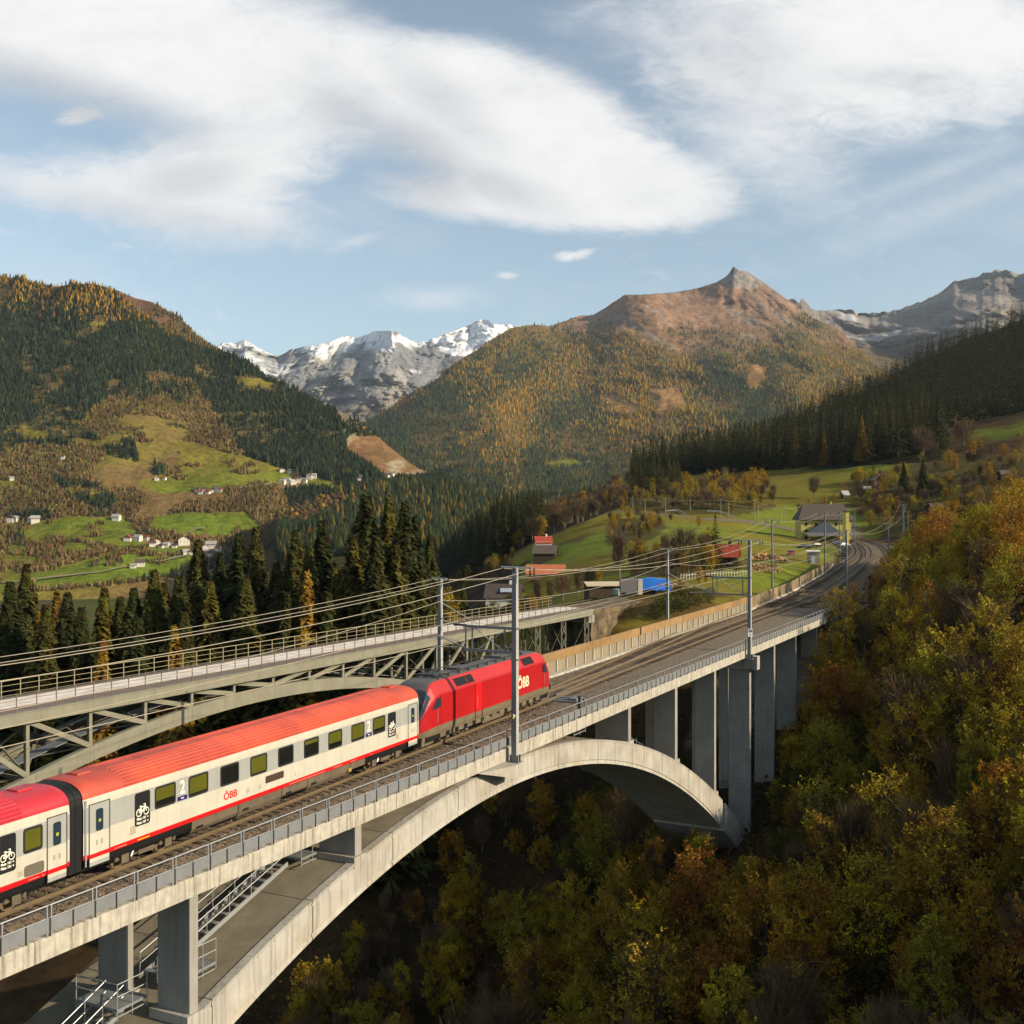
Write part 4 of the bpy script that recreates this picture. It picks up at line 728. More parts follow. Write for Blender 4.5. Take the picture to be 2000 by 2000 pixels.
M_lgrey = mat('loco_grey', (.145, .12, .075), .7, .2, 1.5, streak=.3); M_lroof = mat('loco_roof', (.10, .10, .10), .6, .25, 1.2); M_lwin = mat('loco_glass', (.02, .035, .05), .08, .1, 2.0, spec=.8)
M_cream2 = mat('loco_lettering', (.72, .60, .40), .5, .0)
NS = 1.4125
def roof_prof(k):                                # half profile of the roof, 0 eave .. 1 ridge
    a = k*math.pi/2; return (1.375*math.cos(a)**.80, 3.36+.67*math.sin(a)**.95)
def coach_sections(s, rib):
    half = [(1.375, .98), (1.405, 1.05), (1.41, 1.18), (NS, 2.03), (NS, 3.02), (1.40, 3.20), (1.375, 3.36)]
    ks = np.linspace(0, 1, 27)[1:]
    rp = []
    for i_, k in enumerate(ks):
        d, z = roof_prof(k); o_ = (.04 if i_ % 3 == 1 else 0)*rib; a = k*math.pi/2; rp.append((max(0, d+o_*math.cos(a)), z+o_*math.sin(a)))
    near = half+rp[:-1]; pts = near+[(0, roof_prof(1)[1])]+[(-d, z) for d, z in reversed(near)]
    return [TR(s, d, z) for d, z in pts], len(half), len(rp)
def plate(mb, s0, s1, z0, z1, off, r=0.0, mt=None, side=1):   # a rounded plate on the near side of the train
    d = side*(NS+off); pts = []
    if r:
        for cx, cz, a0 in ((s1-r, z1-r, 0), (s0+r, z1-r, 90), (s0+r, z0+r, 180), (s1-r, z0+r, 270)):
            for a in (0, 30, 60, 90): pts.append(TR(cx+r*math.cos(R(a0+a)), d, cz+r*math.sin(R(a0+a))))
    else: pts = [TR(s1, d, z1), TR(s0, d, z1), TR(s0, d, z0), TR(s1, d, z0)]
    back = [p-TR.n*side*.004 for p in pts]; n = len(pts)
    mb.poly(pts+back, [tuple(range(n)), tuple(range(2*n-1, n-1, -1))]+[(i_, n+i_, n+(i_+1) % n, (i_+1) % n) for i_ in range(n)], mt); return mb
def ring(mb, s0, s1, z0, z1, off, w, r, dep=.02, mt=None):     # a window frame
    d = NS+off
    def loop(e, rr, dd):
        q = []
        for cx, cz, a0 in ((s1-e-rr, z1-e-rr, 0), (s0+e+rr, z1-e-rr, 90), (s0+e+rr, z0+e+rr, 180), (s1-e-rr, z0+e+rr, 270)):
            for a in (0, 30, 60, 90): q.append(TR(cx+rr*math.cos(R(a0+a)), dd, cz+rr*math.sin(R(a0+a))))
        return q
    o1 = loop(0, r, d-dep); o2 = loop(0, r, d); i1 = loop(w, max(.02, r-w*.6), d); i2 = loop(w, max(.02, r-w*.6), d-dep)
    mb.loft([o1, o2, i1, i2], closed=True, cap=False, mt=mt); return mb
def side_window(t, s0, s1, blind, z0=2.06, z1=2.98):
    w = plate(MB(), s0+.02, s1-.02, z0+.02, z1-.02, .003, .10, M_inside).build('window', M_inside, t)
    if blind > 0: plate(MB(), s0+.09, s1-.09, z1-.09-(z1-z0-.18)*blind, z1-.09, .008, 0, M_blind).build('blind', M_blind, w)
    if 0 < blind < .97: zl = z1-.09-(z1-z0-.18)*blind; plate(MB(), s0+.09, s1-.09, zl-.03, zl-.002, .010, 0, M_blind).build('blind_bar', mat('blind_bar', (.30, .28, .08), .5, .0), w)
    ring(MB(), s0, s1, z0, z1, .016, .085, .12, .02, M_wframe).build('window_frame', M_wframe, w)
    plate(MB(), s0+.07, s1-.07, z0+.07, z1-.07, .014, 0, M_glass).build('pane', M_glass, w)
def letters(txt, size, s, z, off, mt, parent, name, bold=.0, sx=1.0, d=None):
    me = text_mesh(txt, size, .002, bold); me.materials.append(mt)
    M_ = TR.mat(s, (d if d is not None else NS+off), z) @ Matrix.Diagonal((sx, 1, 1, 1)); return inst(me, name, parent, M_)
def bike_panel(t, s0, s1, z0=1.62, z1=2.98):
    p = plate(MB(), s0, s1, z0, z1, .008, .11, M_inside).build('bicycle_panel', mat('black_panel', (.018, .016, .017), .45, .05), t)
    c = (s0+s1)/2; w = (s1-s0); k = w/.80; zc = z0+.62*(z1-z0)/1.36; D = NS+.014
    q = lambda x, z: TR(c+x*k, D, zc+z*k)
    m = MB()
    for x in (-.19, .19): m.tube([q(x+.13*math.cos(a), -.08+.13*math.sin(a)) for a in np.linspace(0, 2*math.pi, 15)], .022*k, 4)
    for a, b in (((-.19, -.08), (-.03, -.08)), ((-.19, -.08), (-.09, .10)), ((-.03, -.08), (-.10, .13)), ((-.03, -.08), (.13, .12)), ((-.09, .10), (.13, .12)), ((.19, -.08), (.12, .19)), ((-.17, .15), (-.05, .15)), ((.04, .20), (.14, .20))): m.tube([q(*a), q(*b)], .02*k, 4)
    m.build('bicycle_symbol', M_white, p)
    for zz in (-.35, -.50): letters('Platz 101 \u25C4' if False else 'Platz 101 <', .135*k, c, zc+zz*k, .012, M_white, p, 'panel_lettering', .004)
def door(t, s0, s1):
    d = plate(MB(), s0, s1, .98-.28, 3.10, .004, .03, M_grey).build('door', M_grey, t)
    plate(MB(), s0+.012, s1-.012, .86, 1.98, .008, 0, M_cream).build('lower_leaf', M_cream, d)
    plate(MB(), s0-.002, s1+.002, 1.0, 1.17, .0105, 0, M_redS).build('stripe', M_redS, d)
    for s in (s0, s1): plate(MB(), s-.022, s+.022, .72, 3.12, .0125, 0, M_wframe).build('door_seal', M_wframe, d)
    plate(MB(), s0, s1, 3.085, 3.12, .0125, 0, M_wframe).build('door_seal', M_wframe, d)
    c = (s0+s1)/2; ww = min(.30, (s1-s0)*.33)
    plate(MB(), c-ww/2-.04, c+ww/2+.04, 2.0, 2.86, .0125, .09, M_lwin).build('door_window', None, d)
    plate(MB(), c-.05, c+.07, 2.34, 2.46, .0165, 0, mat('green_sticker', (.30, .33, .04), .5, 0)).build('sticker', None, d)
    for x in (-.14, .12): plate(MB(), c+x-.05, c+x+.05, 1.46, 1.66, .0125, .02, mat('button_plate', (.28, .27, .22), .5, .1)).build('push_button', None, d)
def bogie(t, sc):
    b = MB(); b.fbox(TR, sc-1.7, sc+1.7, .98, 1.12, .40, .66, M_under); b.fbox(TR, sc-.45, sc+.45, .95, 1.18, .36, .86, M_under); b.fbox(TR, sc-1.7, sc+1.7, -1.12, -.98, .40, .66, M_under); b.fbox(TR, sc-.3, sc+.3, -1, 1, .45, .7, M_under); bo = b.build('bogie', M_black, t)
    for x in (-1.25, 1.25):
        for sd in (1, -1):
            w = MB(); c0 = TR(sc+x, sd*.70, .46); n = 20
            o1 = [c0+TR.u*.46*math.cos(2*math.pi*i_/n)+Vector((0, 0, .46*math.sin(2*math.pi*i_/n))) for i_ in range(n)]; o2 = [p+TR.n*sd*.13 for p in o1]
            w.loft([o1, o2], closed=True, mt=M_rail); w.build('wheel', M_rail, bo)
        a = MB(); a.fbox(TR, sc+x-.2, sc+x+.2, 1.0, 1.24, .28, .62, M_under); a.build('axle_box', M_under, bo)
        for q in (-.42, .42): s_ = MB(); s_.tube([TR(sc+x+q, 1.12, z) for z in np.linspace(.42, .92, 3)], .10, 8); s_.build('spring', M_under, bo)
    dm = MB(); dm.tube([TR(sc-.9, 1.2, .42), TR(sc-.6, 1.2, .95)], .05, 6); dm.build('damper', M_galv, bo)
def coach(label, s0, s1, roof, doors_left=True, name='passenger_coach'):
    t = thing(name, label, 'train coach', TR((s0+s1)/2, 0, 0))
    m = MB(); secs = []; stat = [(s0, 0), (s0+.25, 0), (s0+2.15, 0), (s0+2.2, 1), (s1-2.2, 1), (s1-2.15, 0), (s1-.25, 0), (s1, 0)]
    for k, (s, rib) in enumerate(stat):
        pts, nh, nr = coach_sections(s, rib)
        if k in (0, len(stat)-1): c = TR(s, 0, 2.4); pts = [c+(p-c)*.975 for p in pts]
        secs.append(pts)
    side = [M_redS, M_redS, M_cream, M_grey, M_cream, M_cream]; mts = side+[roof]*(2*nr)+side[::-1]
    m.loft(secs, mts, closed=False, cap=True, mt=M_black); body = m.build('body', M_cream, t)
    for s in np.arange(s0+4.3, s1-3, 2.9):        # roof sheet seams
        m = MB(); m.loft([[TR(q, *[(d+.012, z+.012) if d > 0 else (d-.012, z+.012)][0]) for d, z in [roof_prof(k) for k in np.linspace(.02, 1, 14)]+[(-roof_prof(k)[0], roof_prof(k)[1]) for k in np.linspace(1, .02, 14)]] for q in (s-.02, s+.02)], cap=False); m.build('roof_seam', mat('roof_seam', (.36, .06, .04), .6, .1), t)
    for s in (s0+1.1, s1-1.1): m = MB(); m.fbox(TR, s-.35, s+.35, -.3, .3, 3.98, 4.10); m.build('roof_vent', roof, t, bevel=.03)
    m = MB(); m.loft([[TR(s, d, z) for d, z in ((1.36, .97), (1.3, .72), (1.15, .5), (-1.15, .5), (-1.3, .72), (-1.36, .97))] for s in (s0+.05, s1-.05)], closed=True); m.build('floor_frame', M_black, t)
    return t
def under_boxes(t, spans):
    for (a, b, z0) in spans:
        m = MB(); m.loft([[TR(s, d, z) for d, z in ((1.36, .968), (1.33, .6), (1.2, z0), (.5, z0), (.5, .968))] for s in (a, b)], closed=True); bx = m.build('equipment_box', M_under, t, bevel=.01)
        if b-a > 1.5: m = MB(); m.fbox(TR, a+.3, a+.7, 1.335, 1.375, .58, .68); m.build('vent', M_inside, bx)
SX = lambda px: TR.s_at(px, NS)
C2A, C2B = 3.30, 29.05
c2 = coach('cream and grey coach with an orange-red roof, second class, behind the locomotive', C2A, C2B, M_roofR)
door(c2, SX(174), SX(214)); door(c2, SX(797), SX(815))
bike_panel(c2, SX(263), SX(293)); bike_panel(c2, SX(757.5), SX(773))
for a, b, bl in ((302, 343, .62), (368, 406.5, .88), (430, 466.5, 0), (488.5, 521.5, .92), (543, 573, 0), (593.5, 622.5, .2), (641, 668, .66), (686, 711.5, .9), (728, 752, .68)): side_window(c2, SX(a), SX(b), bl)
for px in (356, 720):
    s = SX(px); letters('2', .80 if px < 400 else .78, s, 2.37, .012, M_white, c2, 'class_number', .014, .82)
    p = plate(MB(), s-.30, s+.30, 2.08, 2.26, .010, 0, M_blue).build('blue_sign', M_blue, c2); plate(MB(), s-.09, s+.10, 2.15, 2.19, .0145, 0, M_white).build('sign_print', M_white, p)
letters('ÖBB', .46, SX(450), 1.42, .006, M_letter, c2, 'operator_logo', .012, 1.05)
plate(MB(), SX(518.5), SX(554), 1.50, 1.84, .010, .06, mat('brown_hatch', (.055, .035, .025), .5, .1)).build('service_hatch', MATS['brown_hatch'], c2)
for px, w in ((260, .30), (776, .28), (484, .18), (508, .14), (577, .10)): plate(MB(), SX(px)-w/2, SX(px)+w/2, 1.38, 1.38+w*1.1, .007, 0, mat('pale_inscription', (.36, .31, .23), .5, .35, 30)).build('inscription', None, c2)
for px, w in ((238, .5), (280, .7), (225, .12), (660, .8), (600, 3.0), (690, .5), (725, .14)): plate(MB(), SX(px)-w/2, SX(px)+w/2, 1.045, 1.085, .012, 0, M_yel if px == 280 else mat('stripe_print', (.60, .16, .12), .5, .5, 40)).build('stripe_marking', None, c2)
bogie(c2, C2A+3.6); bogie(c2, C2B-3.4)
under_boxes(c2, [(C2A+6.2, C2A+9.3, .42), (C2A+9.35, C2A+12.6, .36), (C2A+12.65, C2A+14.7, .48), (C2A+14.75, C2A+18.6, .38), (C2A+18.65, C2A+20.0, .55)])
m = MB(); m.fbox(TR, SX(682), SX(688), 1.364, 1.372, .52, .72); m.build('caution_label', mat('faded_yellow', (.30, .22, .05), .6, .3, 20), c2)
for s in (C2A+.02, ): m = MB(); m.fbox(TR, s+.03, s+.1, 1.38, 1.43, .75, 3.3); m.build('corner_post', M_galv, c2)
C1A, C1B = -23.4, 2.62
c1 = coach('cream and grey coach with a crimson roof at the left edge of the picture', C1A, C1B, M_roofR2)
door(c1, SX(92), SX(135)-.12); side_window(c1, SX(45), SX(83), .97); bike_panel(c1, SX(-3), SX(31))
plate(MB(), SX(47), SX(86), 1.20, 1.62, .010, .10, mat('grey_hatch', (.12, .105, .08), .5, .1)).build('service_hatch', MATS['grey_hatch'], c1)
plate(MB(), SX(35), SX(45), 1.3, 1.5, .006, 0, MATS['pale_inscription']).build('inscription', None, c1)
for px, w in ((66, .5), (84, .12)): plate(MB(), SX(px)-w/2, SX(px)+w/2, 1.045, 1.085, .012, 0, MATS['stripe_print']).build('stripe_marking', None, c1)
for px in (-60, -130): side_window(c1, SX(px), SX(px)+1.3, .6)
bogie(c1, C1B-3.6); under_boxes(c1, [(C1B-12, C1B-6.6, .4)])
m = MB(); m.loft([[TR(s, d, z) for d, z in ((.08, 3.99), (.08, 4.14), (-.08, 4.14), (-.08, 3.99))] for s in (SX(48), SX(48)+.12)], closed=True); m.build('roof_vent', M_roofR2, c1)
def bellows(label, s0, s1, par, full=True):
    m = MB(); 
    for k in range(2):
        a = s0+(s1-s0)*k/2; b = s0+(s1-s0)*(k+.94)/2
        m.loft([[TR(s, d*1.0, z) for d, z in [(1.30, .62), (1.33, 3.2)]+[(roof_prof(q)[0]*.955, roof_prof(q)[1]-.05) for q in np.linspace(0, 1, 9)]+[(-roof_prof(q)[0]*.955, roof_prof(q)[1]-.05) for q in np.linspace(1, 0, 9)[1:]]+[(-1.33, 3.2), (-1.30, .62)]] for s in (a, b)], closed=True)
    m.build('gangway_bellows', M_black, par)
bellows('', C1B+.0, C2A-.0, c2); 
m = MB(); m.tube([TR(C2B, 0, 1.0), TR(29.9, 0, 1.0)], .09, 8); m.build('coupling', M_black, c2)
m = MB(); m.loft([[TR(s, d, z) for d, z in ((.75, .9), (.75, 3.3), (-.75, 3.3), (-.75, .9))] for s in (C2B-.01, C2B+.28)], closed=True); m.build('end_bellows', M_black, c2)
# ------------------------------------------------------------------ locomotive
LA, LB = 29.55, 48.75
lo = thing('electric_locomotive', 'red electric locomotive with grey skirt and roof at the head of the train', 'locomotive', TR((LA+LB)/2, 0, 0))
LP = [(1.38, .78), (1.46, 1.02), (1.485, 1.32), (1.49, 2.2), (1.48, 3.12), (1.42, 3.22), (1.02, 3.80), (.92, 3.88), (.62, 3.93), (.3, 3.95)]
def lsec(e, s):                                  # e: distance from the nearer end
    zt_ = np.interp(e, [0, .12, .45, .9, 1.35, 1.8, 2.4], [1.75, 2.05, 2.65, 3.35, 3.78, 3.92, 3.95]); wd = np.interp(e, [0, .15, .5, 1.0, 1.7, 2.4], [.72, .82, .92, .975, .998, 1.0])
    pts = []
    for d, z in LP:
        zz = z if z < 1.0 else 1.0+(z-1.0)*(zt_-1.0)/2.95
        dd = d*wd
        if e < 1.9 and d < 1.1: dd = d*wd*(1.0+.25*(1-e/1.9))
        pts.append((dd, zz))
    full = pts+[(0, pts[-1][1]+.01)]+[(-d, z) for d, z in reversed(pts)]
    return [TR(s, d, z) for d, z in full]
es = [0, .12, .3, .5, .75, 1.0, 1.35, 1.7, 2.05, 2.5]
st = [(e, LA+e) for e in es]+[(3, LA+4), (3, (LA+LB)/2), (3, LB-4)]+[(e, LB-e) for e in reversed(es)]
mts = [M_lgrey, M_lgrey, M_lred, M_lred, M_lred, M_lred2, M_lred2, M_lroof, M_lroof, M_lroof]; mts = mts+mts[::-1]
m = MB(); m.loft([lsec(*q) for q in st], mts, closed=False, cap=True, mt=M_lgrey); o = m.build('body', M_lred, lo)
for p in o.data.polygons: p.use_smooth = False
m = MB(); m.loft([[TR(s, d, z) for d, z in ((1.3, .80), (1.25, .42), (-1.25, .42), (-1.3, .80))] for s in (LA+.5, LB-.5)], closed=True); m.build('underframe', M_black, lo)
def lpatch(name, e0, e1, k0, k1, mt, end, off=.012, both=False, ks=None):   # a patch of the loco skin, lifted a little
    rows = []
    for e in np.linspace(e0, e1, 8):
        s = LA+e if end == 0 else LB-e; sec = lsec(e, s); c = TR(s, 0, 2.0); n_ = len(sec); row = []
        for k in np.linspace(k0, k1, 9):
            i_ = int(min(n_-2, math.floor(k))); p = sec[i_].lerp(sec[i_+1], k-i_); dv = (p-c); dv = dv/dv.length; row.append(p+dv*off+TR.u*(off if end else -off)*.8)
        rows.append(row)
    m = MB(); m.loft(rows, mt=mt, cap=False); return m.build(name, mt, lo)
for end in (0, 1): lpatch('windscreen', .10, 1.05, 5.3, 14.7, M_lwin, end, .015)
# triangular cab side windows
for s0, dr in ((LA, 1), (LB, -1)):
    D = 1.502; q = lambda x, z, dd=0: TR(s0+dr*x, D+dd, z)
    pts = [q(.95, 2.32, -.07), q(1.95, 2.42), q(1.95, 3.0), q(1.55, 2.98, -.01)]
    w = MB(); w.poly([p+TR.n*.012 for p in pts]+[p-TR.n*.05 for p in pts], [(0, 1, 2, 3), (7, 6, 5, 4), (0, 4, 5, 1), (1, 5, 6, 2), (2, 6, 7, 3), (3, 7, 4, 0)]); w.build('cab_side_window', M_lwin, lo)
    m = MB(); m.fbox(TR, s0+dr*2.02-.012, s0+dr*2.02+.012, 1.483, 1.497, 1.3, 3.15); m.build('cab_door_seam', mat('red_seam', (.22, .006, .008), .5, .0), lo)
    for z in (1.10,):
        m = MB(); m.fbox(TR, s0+dr*.22-.06, s0+dr*.22+.06, .5, .95, .86, 1.2); m.build('buffer_beam', M_lgrey, lo)
        for sd in (-.87, .87): m = MB(); m.tube([TR(s0+dr*.1, sd, 1.04), TR(s0-dr*.38, sd, 1.04)], [.11, .11], 10); m.tube([TR(s0-dr*.38, sd, 1.04), TR(s0-dr*.44, sd, 1.04)], .24, 12); m.build('buffer', M_dark, lo)
    m = MB(); m.loft([[TR(s0+dr*e, d, z) for d, z in ((1.25, .80), (1.2, .28), (-1.2, .28), (-1.25, .80))] for e in (.12, .5, 1.6)], closed=True); m.build('snow_plough', M_lgrey, lo)
    m = MB(); m.fbox(TR, s0+dr*.9-.16, s0+dr*.9+.16, 1.255, 1.29, .52, .66); m.build('step', M_inside, lo)
    m = MB(); m.tube([TR(s0+dr*1.62, 1.50, 1.55), TR(s0+dr*1.62, 1.50, 2.3)], .018, 5); m.build('grab_rail', M_galv, lo)
def bevel_plate(name, s0, s1, a, b, mt, off):    # plate on the slanted shoulder between two fractions
    p0 = Vector((1.42, 3.22)); p1 = Vector((1.02, 3.80)); nn = Vector((.58, .40)).normalized()
    A = p0.lerp(p1, a)+nn*off; B = p0.lerp(p1, b)+nn*off; m = MB(); m.loft([[TR(s, A.x, A.y), TR(s, B.x, B.y), TR(s, B.x-nn.x*.02, B.y-nn.y*.02), TR(s, A.x-nn.x*.02, A.y-nn.y*.02)] for s in (s0, s1)], closed=True); return m.build(name, mt, lo)
LX = lambda px: TR.s_at(px, 1.45)
for a, b in ((LX(894)+.0, LX(916)), (LX(917.5), LX(929)), (LX(1025), LX(1045))):
    bevel_plate('vent_frame', a-.10, b+.10, .02, .98, M_lred2, .012); bevel_plate('roof_grille', a, b, .10, .90, M_inside, .020)
sa, sb_ = LX(928), LX(941)
dr_ = MB(); dr_.fbox(TR, sa, sb_, 1.47, 1.503, 1.42, 3.12); dr_ = dr_.build('side_door', mat('bright_red', (.66, .012, .016), .3, .03, spec=.5), lo)
for s in (sa, sb_): m = MB(); m.fbox(TR, s-.025, s+.025, 1.47, 1.508, .9, 3.14); m.build('door_edge', mat('red_seam', (.22, .006, .008)), dr_)
m = MB(); m.tube([TR(sa+.2, 1.53, 1.6), TR(sa+.2, 1.53, 2.4)], .02, 5); m.build('grab_rail', M_galv, dr_)
letters('ÖBB', 1.02, LX(1021), 1.85, 0, M_cream2, lo, 'operator_logo', .03, .95, d=1.500)
for k in range(13):
    s = LA+2.2+k*1.18; m = MB(); m.fbox(TR, s, s+.7, 1.22, 1.34, .50, .80); m.build('equipment_cover', M_lgrey if k % 3 else M_under, lo)
bogie(lo, LA+4.6); bogie(lo, LB-4.6)
m = MB(); m.fbox(TR, LA+8.0, LB-8.0, -1.2, 1.28, .33, .62); m.build('transformer_tank', M_under, lo)
# roof equipment
for d in (.72, -.72):
    m = MB(); m.tube([TR(LA+2.6, d, 4.12), TR(LB-3.2, d, 4.12)], .03, 5); m.build('roof_conductor', M_dark, lo)
    for s in np.arange(LA+3.0, LB-3.2, 1.35): m = MB(); m.tube([TR(s, d, 3.86), TR(s, d, 4.12)], [.09, .06], 7); m.build('roof_insulator', mat('brown_insulator', (.06, .03, .02), .3, .1), lo)
for s in (LA+3.2, LA+6.4, LA+12.5):
    m = MB(); m.fbox(TR, s, s+1.5, -.5, .5, 3.95, 4.10); m.build('roof_box', M_lroof, lo)
def panto(s):
    m = MB()
    for d in (-.45, .45):
        m.tube([TR(s, d, 4.15), TR(s+1.5, d*.6, 4.32)], .03, 5); m.tube([TR(s+1.5, d*.6, 4.32), TR(s+.1, d*.9, 4.42)], .025, 5)
    m.tube([TR(s+.1, -.9, 4.42), TR(s+.1, .9, 4.42)], .04, 6); m.tube([TR(s, -.6, 4.15), TR(s, .6, 4.15)], .04, 6); m.build('pantograph', M_dark, lo)
panto(LA+2.7); panto(LB-4.8)
# ================================================================== the old steel arch bridge
M_ost = mat('old_bridge_paint', (.205, .20, .15), 0.75, 0.16, 0.8, streak=.35, streak_col=(.16, .13, .08), bump=.08)
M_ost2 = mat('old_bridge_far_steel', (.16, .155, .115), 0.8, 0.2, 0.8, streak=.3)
M_deckw = mat('old_deck_pale_slab', (.74, .68, .60), 0.9, 0.10, 0.8, col2=(.62, .55, .47))
M_deckb = mat('old_deck_margin', (.19, .145, .12), 0.9, 0.2, 1.0)
M_orail = mat('old_railing_paint', (.33, .29, .17), 0.6, 0.1, 1.0)
M_obr = mat('old_railing_brown', (.17, .13, .10), 0.7, 0.15, 1.0)
ob = thing('steel_arch_bridge', 'disused olive-grey steel arch bridge with a pale footway left of the train', 'bridge', OB(30, -3, -5))
OA, OE = -12.0, 90.0
ozt = lambda s: -1.45-.00496*(s-26.5)**2
ozb = lambda s: -2.58-.0048*(s-26.8)**2
for d, mt in ((0, M_ost), (-6.0, M_ost2)):
    for a in np.arange(OA, OE-.1, 5.1):
        b = min(OE, a+5.1); m = MB(); m.fbox(OB, a+.008, b-.008, d-.30, d, -.52, .22); m.fbox(OB, a, b, d-.36, d+.06, .22, .30); m.fbox(OB, a, b, d-.34, d+.04, -.57, -.52); m.build('girder_panel', mt, ob)
    # rib
    ss = np.arange(-11.6, 66.5, 4.9)
    for a, b in zip(ss[:-1], ss[1:]):
        m = MB(); m.loft([[OB(s, d-.3, ozb(s)), OB(s, d-.3, ozt(s)), OB(s, d-.75, ozt(s)), OB(s, d-.75, ozb(s))] for s in np.linspace(a+.008, b-.008, 5)], closed=True); m.build('arch_rib_panel', mt, ob)
posts = [-7.9, -2.7, 2.44, 7.78, 12.97, 17.79, 22.59, 27.4, 32.26, 37.17, 42.06, 47.56, 53.1, 59.1, 64.6]
for d, mt in ((-.42, M_ost), (-6.42, M_ost2)):
    for k, s in enumerate(posts):
        m = MB(); m.fbox(OB, s-.14, s+.14, d-.22, d+.05, ozt(s)-.05, -.55); m.build('spandrel_post', mt, ob)
        m = MB(); m.loft([[OB(s+x, d+.06, z) for x, z in ((-.14, -.60), (.45, -.60), (-.14, -1.05))], [OB(s+x, d+.02, z) for x, z in ((-.14, -.60), (.45, -.60), (-.14, -1.05))]], closed=True); m.build('gusset', mt, ob)
        if k+1 < len(posts):
            s2 = posts[k+1]
            if s < 25: a, b = OB(s+.25, d, -.6), OB(s2-.15, d, ozt(s2)+.1)
            else: a, b = OB(s+.15, d, ozt(s)+.1), OB(s2-.25, d, -.6)
            m = MB(); m.bar(a, b, .16, .36); m.build('diagonal', mt, ob)
# cross bracing between the ribs, and lattice of the far side
for k, s in enumerate(posts):
    z = ozt(s)
    m = MB(); m.bar(OB(s, -.75, z-.2), OB(s, -6.3, z-.2), .16, .2); m.build('cross_strut', M_ost2, ob)
    m = MB(); m.bar(OB(s, -.6, -.75), OB(s, -6.3, z+.1), .10, .12); m.bar(OB(s, -.6, z+.1), OB(s, -6.3, -.75), .10, .12); m.build('cross_brace', M_ost2, ob)
    if k+1 < len(posts): s2 = posts[k+1]; m = MB(); m.bar(OB(s, -.7, z-.05), OB(s2, -6.3, ozt(s2)-.05), .12, .1); m.bar(OB(s, -6.3, z-.05), OB(s2, -.7, ozt(s2)-.05), .12, .1); m.build('wind_brace', M_ost2, ob)
    m = MB(); m.fbox(OB, s-.1, s+.1, -6.0, -.3, -.50, -.1); m.build('floor_beam', M_ost2, ob)
# walkway of light grating between the ribs
for a, b in zip(posts[:-1], posts[1:]):
    m = MB(); m.hexa([OB(a, -2.4, ozt(a)+.25), OB(b, -2.4, ozt(b)+.25), OB(b, -3.6, ozt(b)+.25), OB(a, -3.6, ozt(a)+.25), OB(a, -2.4, ozt(a)+.31), OB(b, -2.4, ozt(b)+.31), OB(b, -3.6, ozt(b)+.31), OB(a, -3.6, ozt(a)+.31)]); m.build('inspection_walkway', M_gpan, ob)
    for h_ in (.6, 1.1): m = MB(); m.tube([OB(a, -2.4, ozt(a)+.3+h_), OB(b, -2.4, ozt(b)+.3+h_)], .025, 4); m.build('walkway_rail', M_obr, ob)
# lattice trestles on the right bank
for s in (70.0, 75.4, 82.2, 88.8):
    for d, mt in ((-.4, M_ost), (-6.4, M_ost2)):
        for x in (-.55, .55): m = MB(); m.bar(OB(s+x, d, -.55), OB(s+x*1.3, d, -16), .16, .16); m.build('trestle_leg', mt, ob)
        m = MB()
        for k in range(9): z = -1.0-k*1.7; m.bar(OB(s-.58, d, z), OB(s+.6, d, z-1.6), .08, .08); m.bar(OB(s+.58, d, z), OB(s-.6, d, z-1.6), .08, .08)
        m.build('trestle_lacing', mt, ob)
    m = MB(); m.bar(OB(s, -.4, -.8), OB(s, -6.4, -13), .14, .14); m.bar(OB(s, -6.4, -.8), OB(s, -.4, -13), .14, .14); m.build('trestle_brace', M_ost2, ob)
# deck
for a in np.arange(OA, OE-.1, 6.0):
    b = min(OE, a+6); m = MB(); m.fbox(OB, a+.012, b-.012, -5.2, -2.1, .10, .36); m.build('footway_slab', M_deckw, ob)
for d0, d1 in ((-2.1, -.36), (-6.0, -5.2)): m = MB(); m.fbox(OB, OA, OE, d0-.0, d1, .12, .30); m.build('deck_margin', M_deckb, ob)
m = MB(); m.fbox(OB, OA, OE, -5.9, -.3, -.1, .095); m.build('deck_plate', M_ost2, ob)
def old_rail(label, d, mt, name):
    t = thing(name, label, 'railing', OB(30, d, .3))
    me = mesh_of(MB().box(-.028, .028, -.028, .028, 0, 1.28), 'post', mt)
    for s in np.arange(OA+.4, OE, 1.62): inst(me, 'post', t, OB.mat(s, d, .30))
    for z, r in ((1.58, .030), (1.16, .018), (.74, .018)):
        m = MB(); m.tube([OB(OA, d, z), OB(OE, d, z)], r, 5); m.build('rail', mt, t)
old_rail('brown railing on the near side of the old steel bridge', -.12, M_obr, 'old_bridge_railing')
old_rail('yellowish railing on the far side of the old steel bridge', -6.3, M_orail, 'old_bridge_railing')
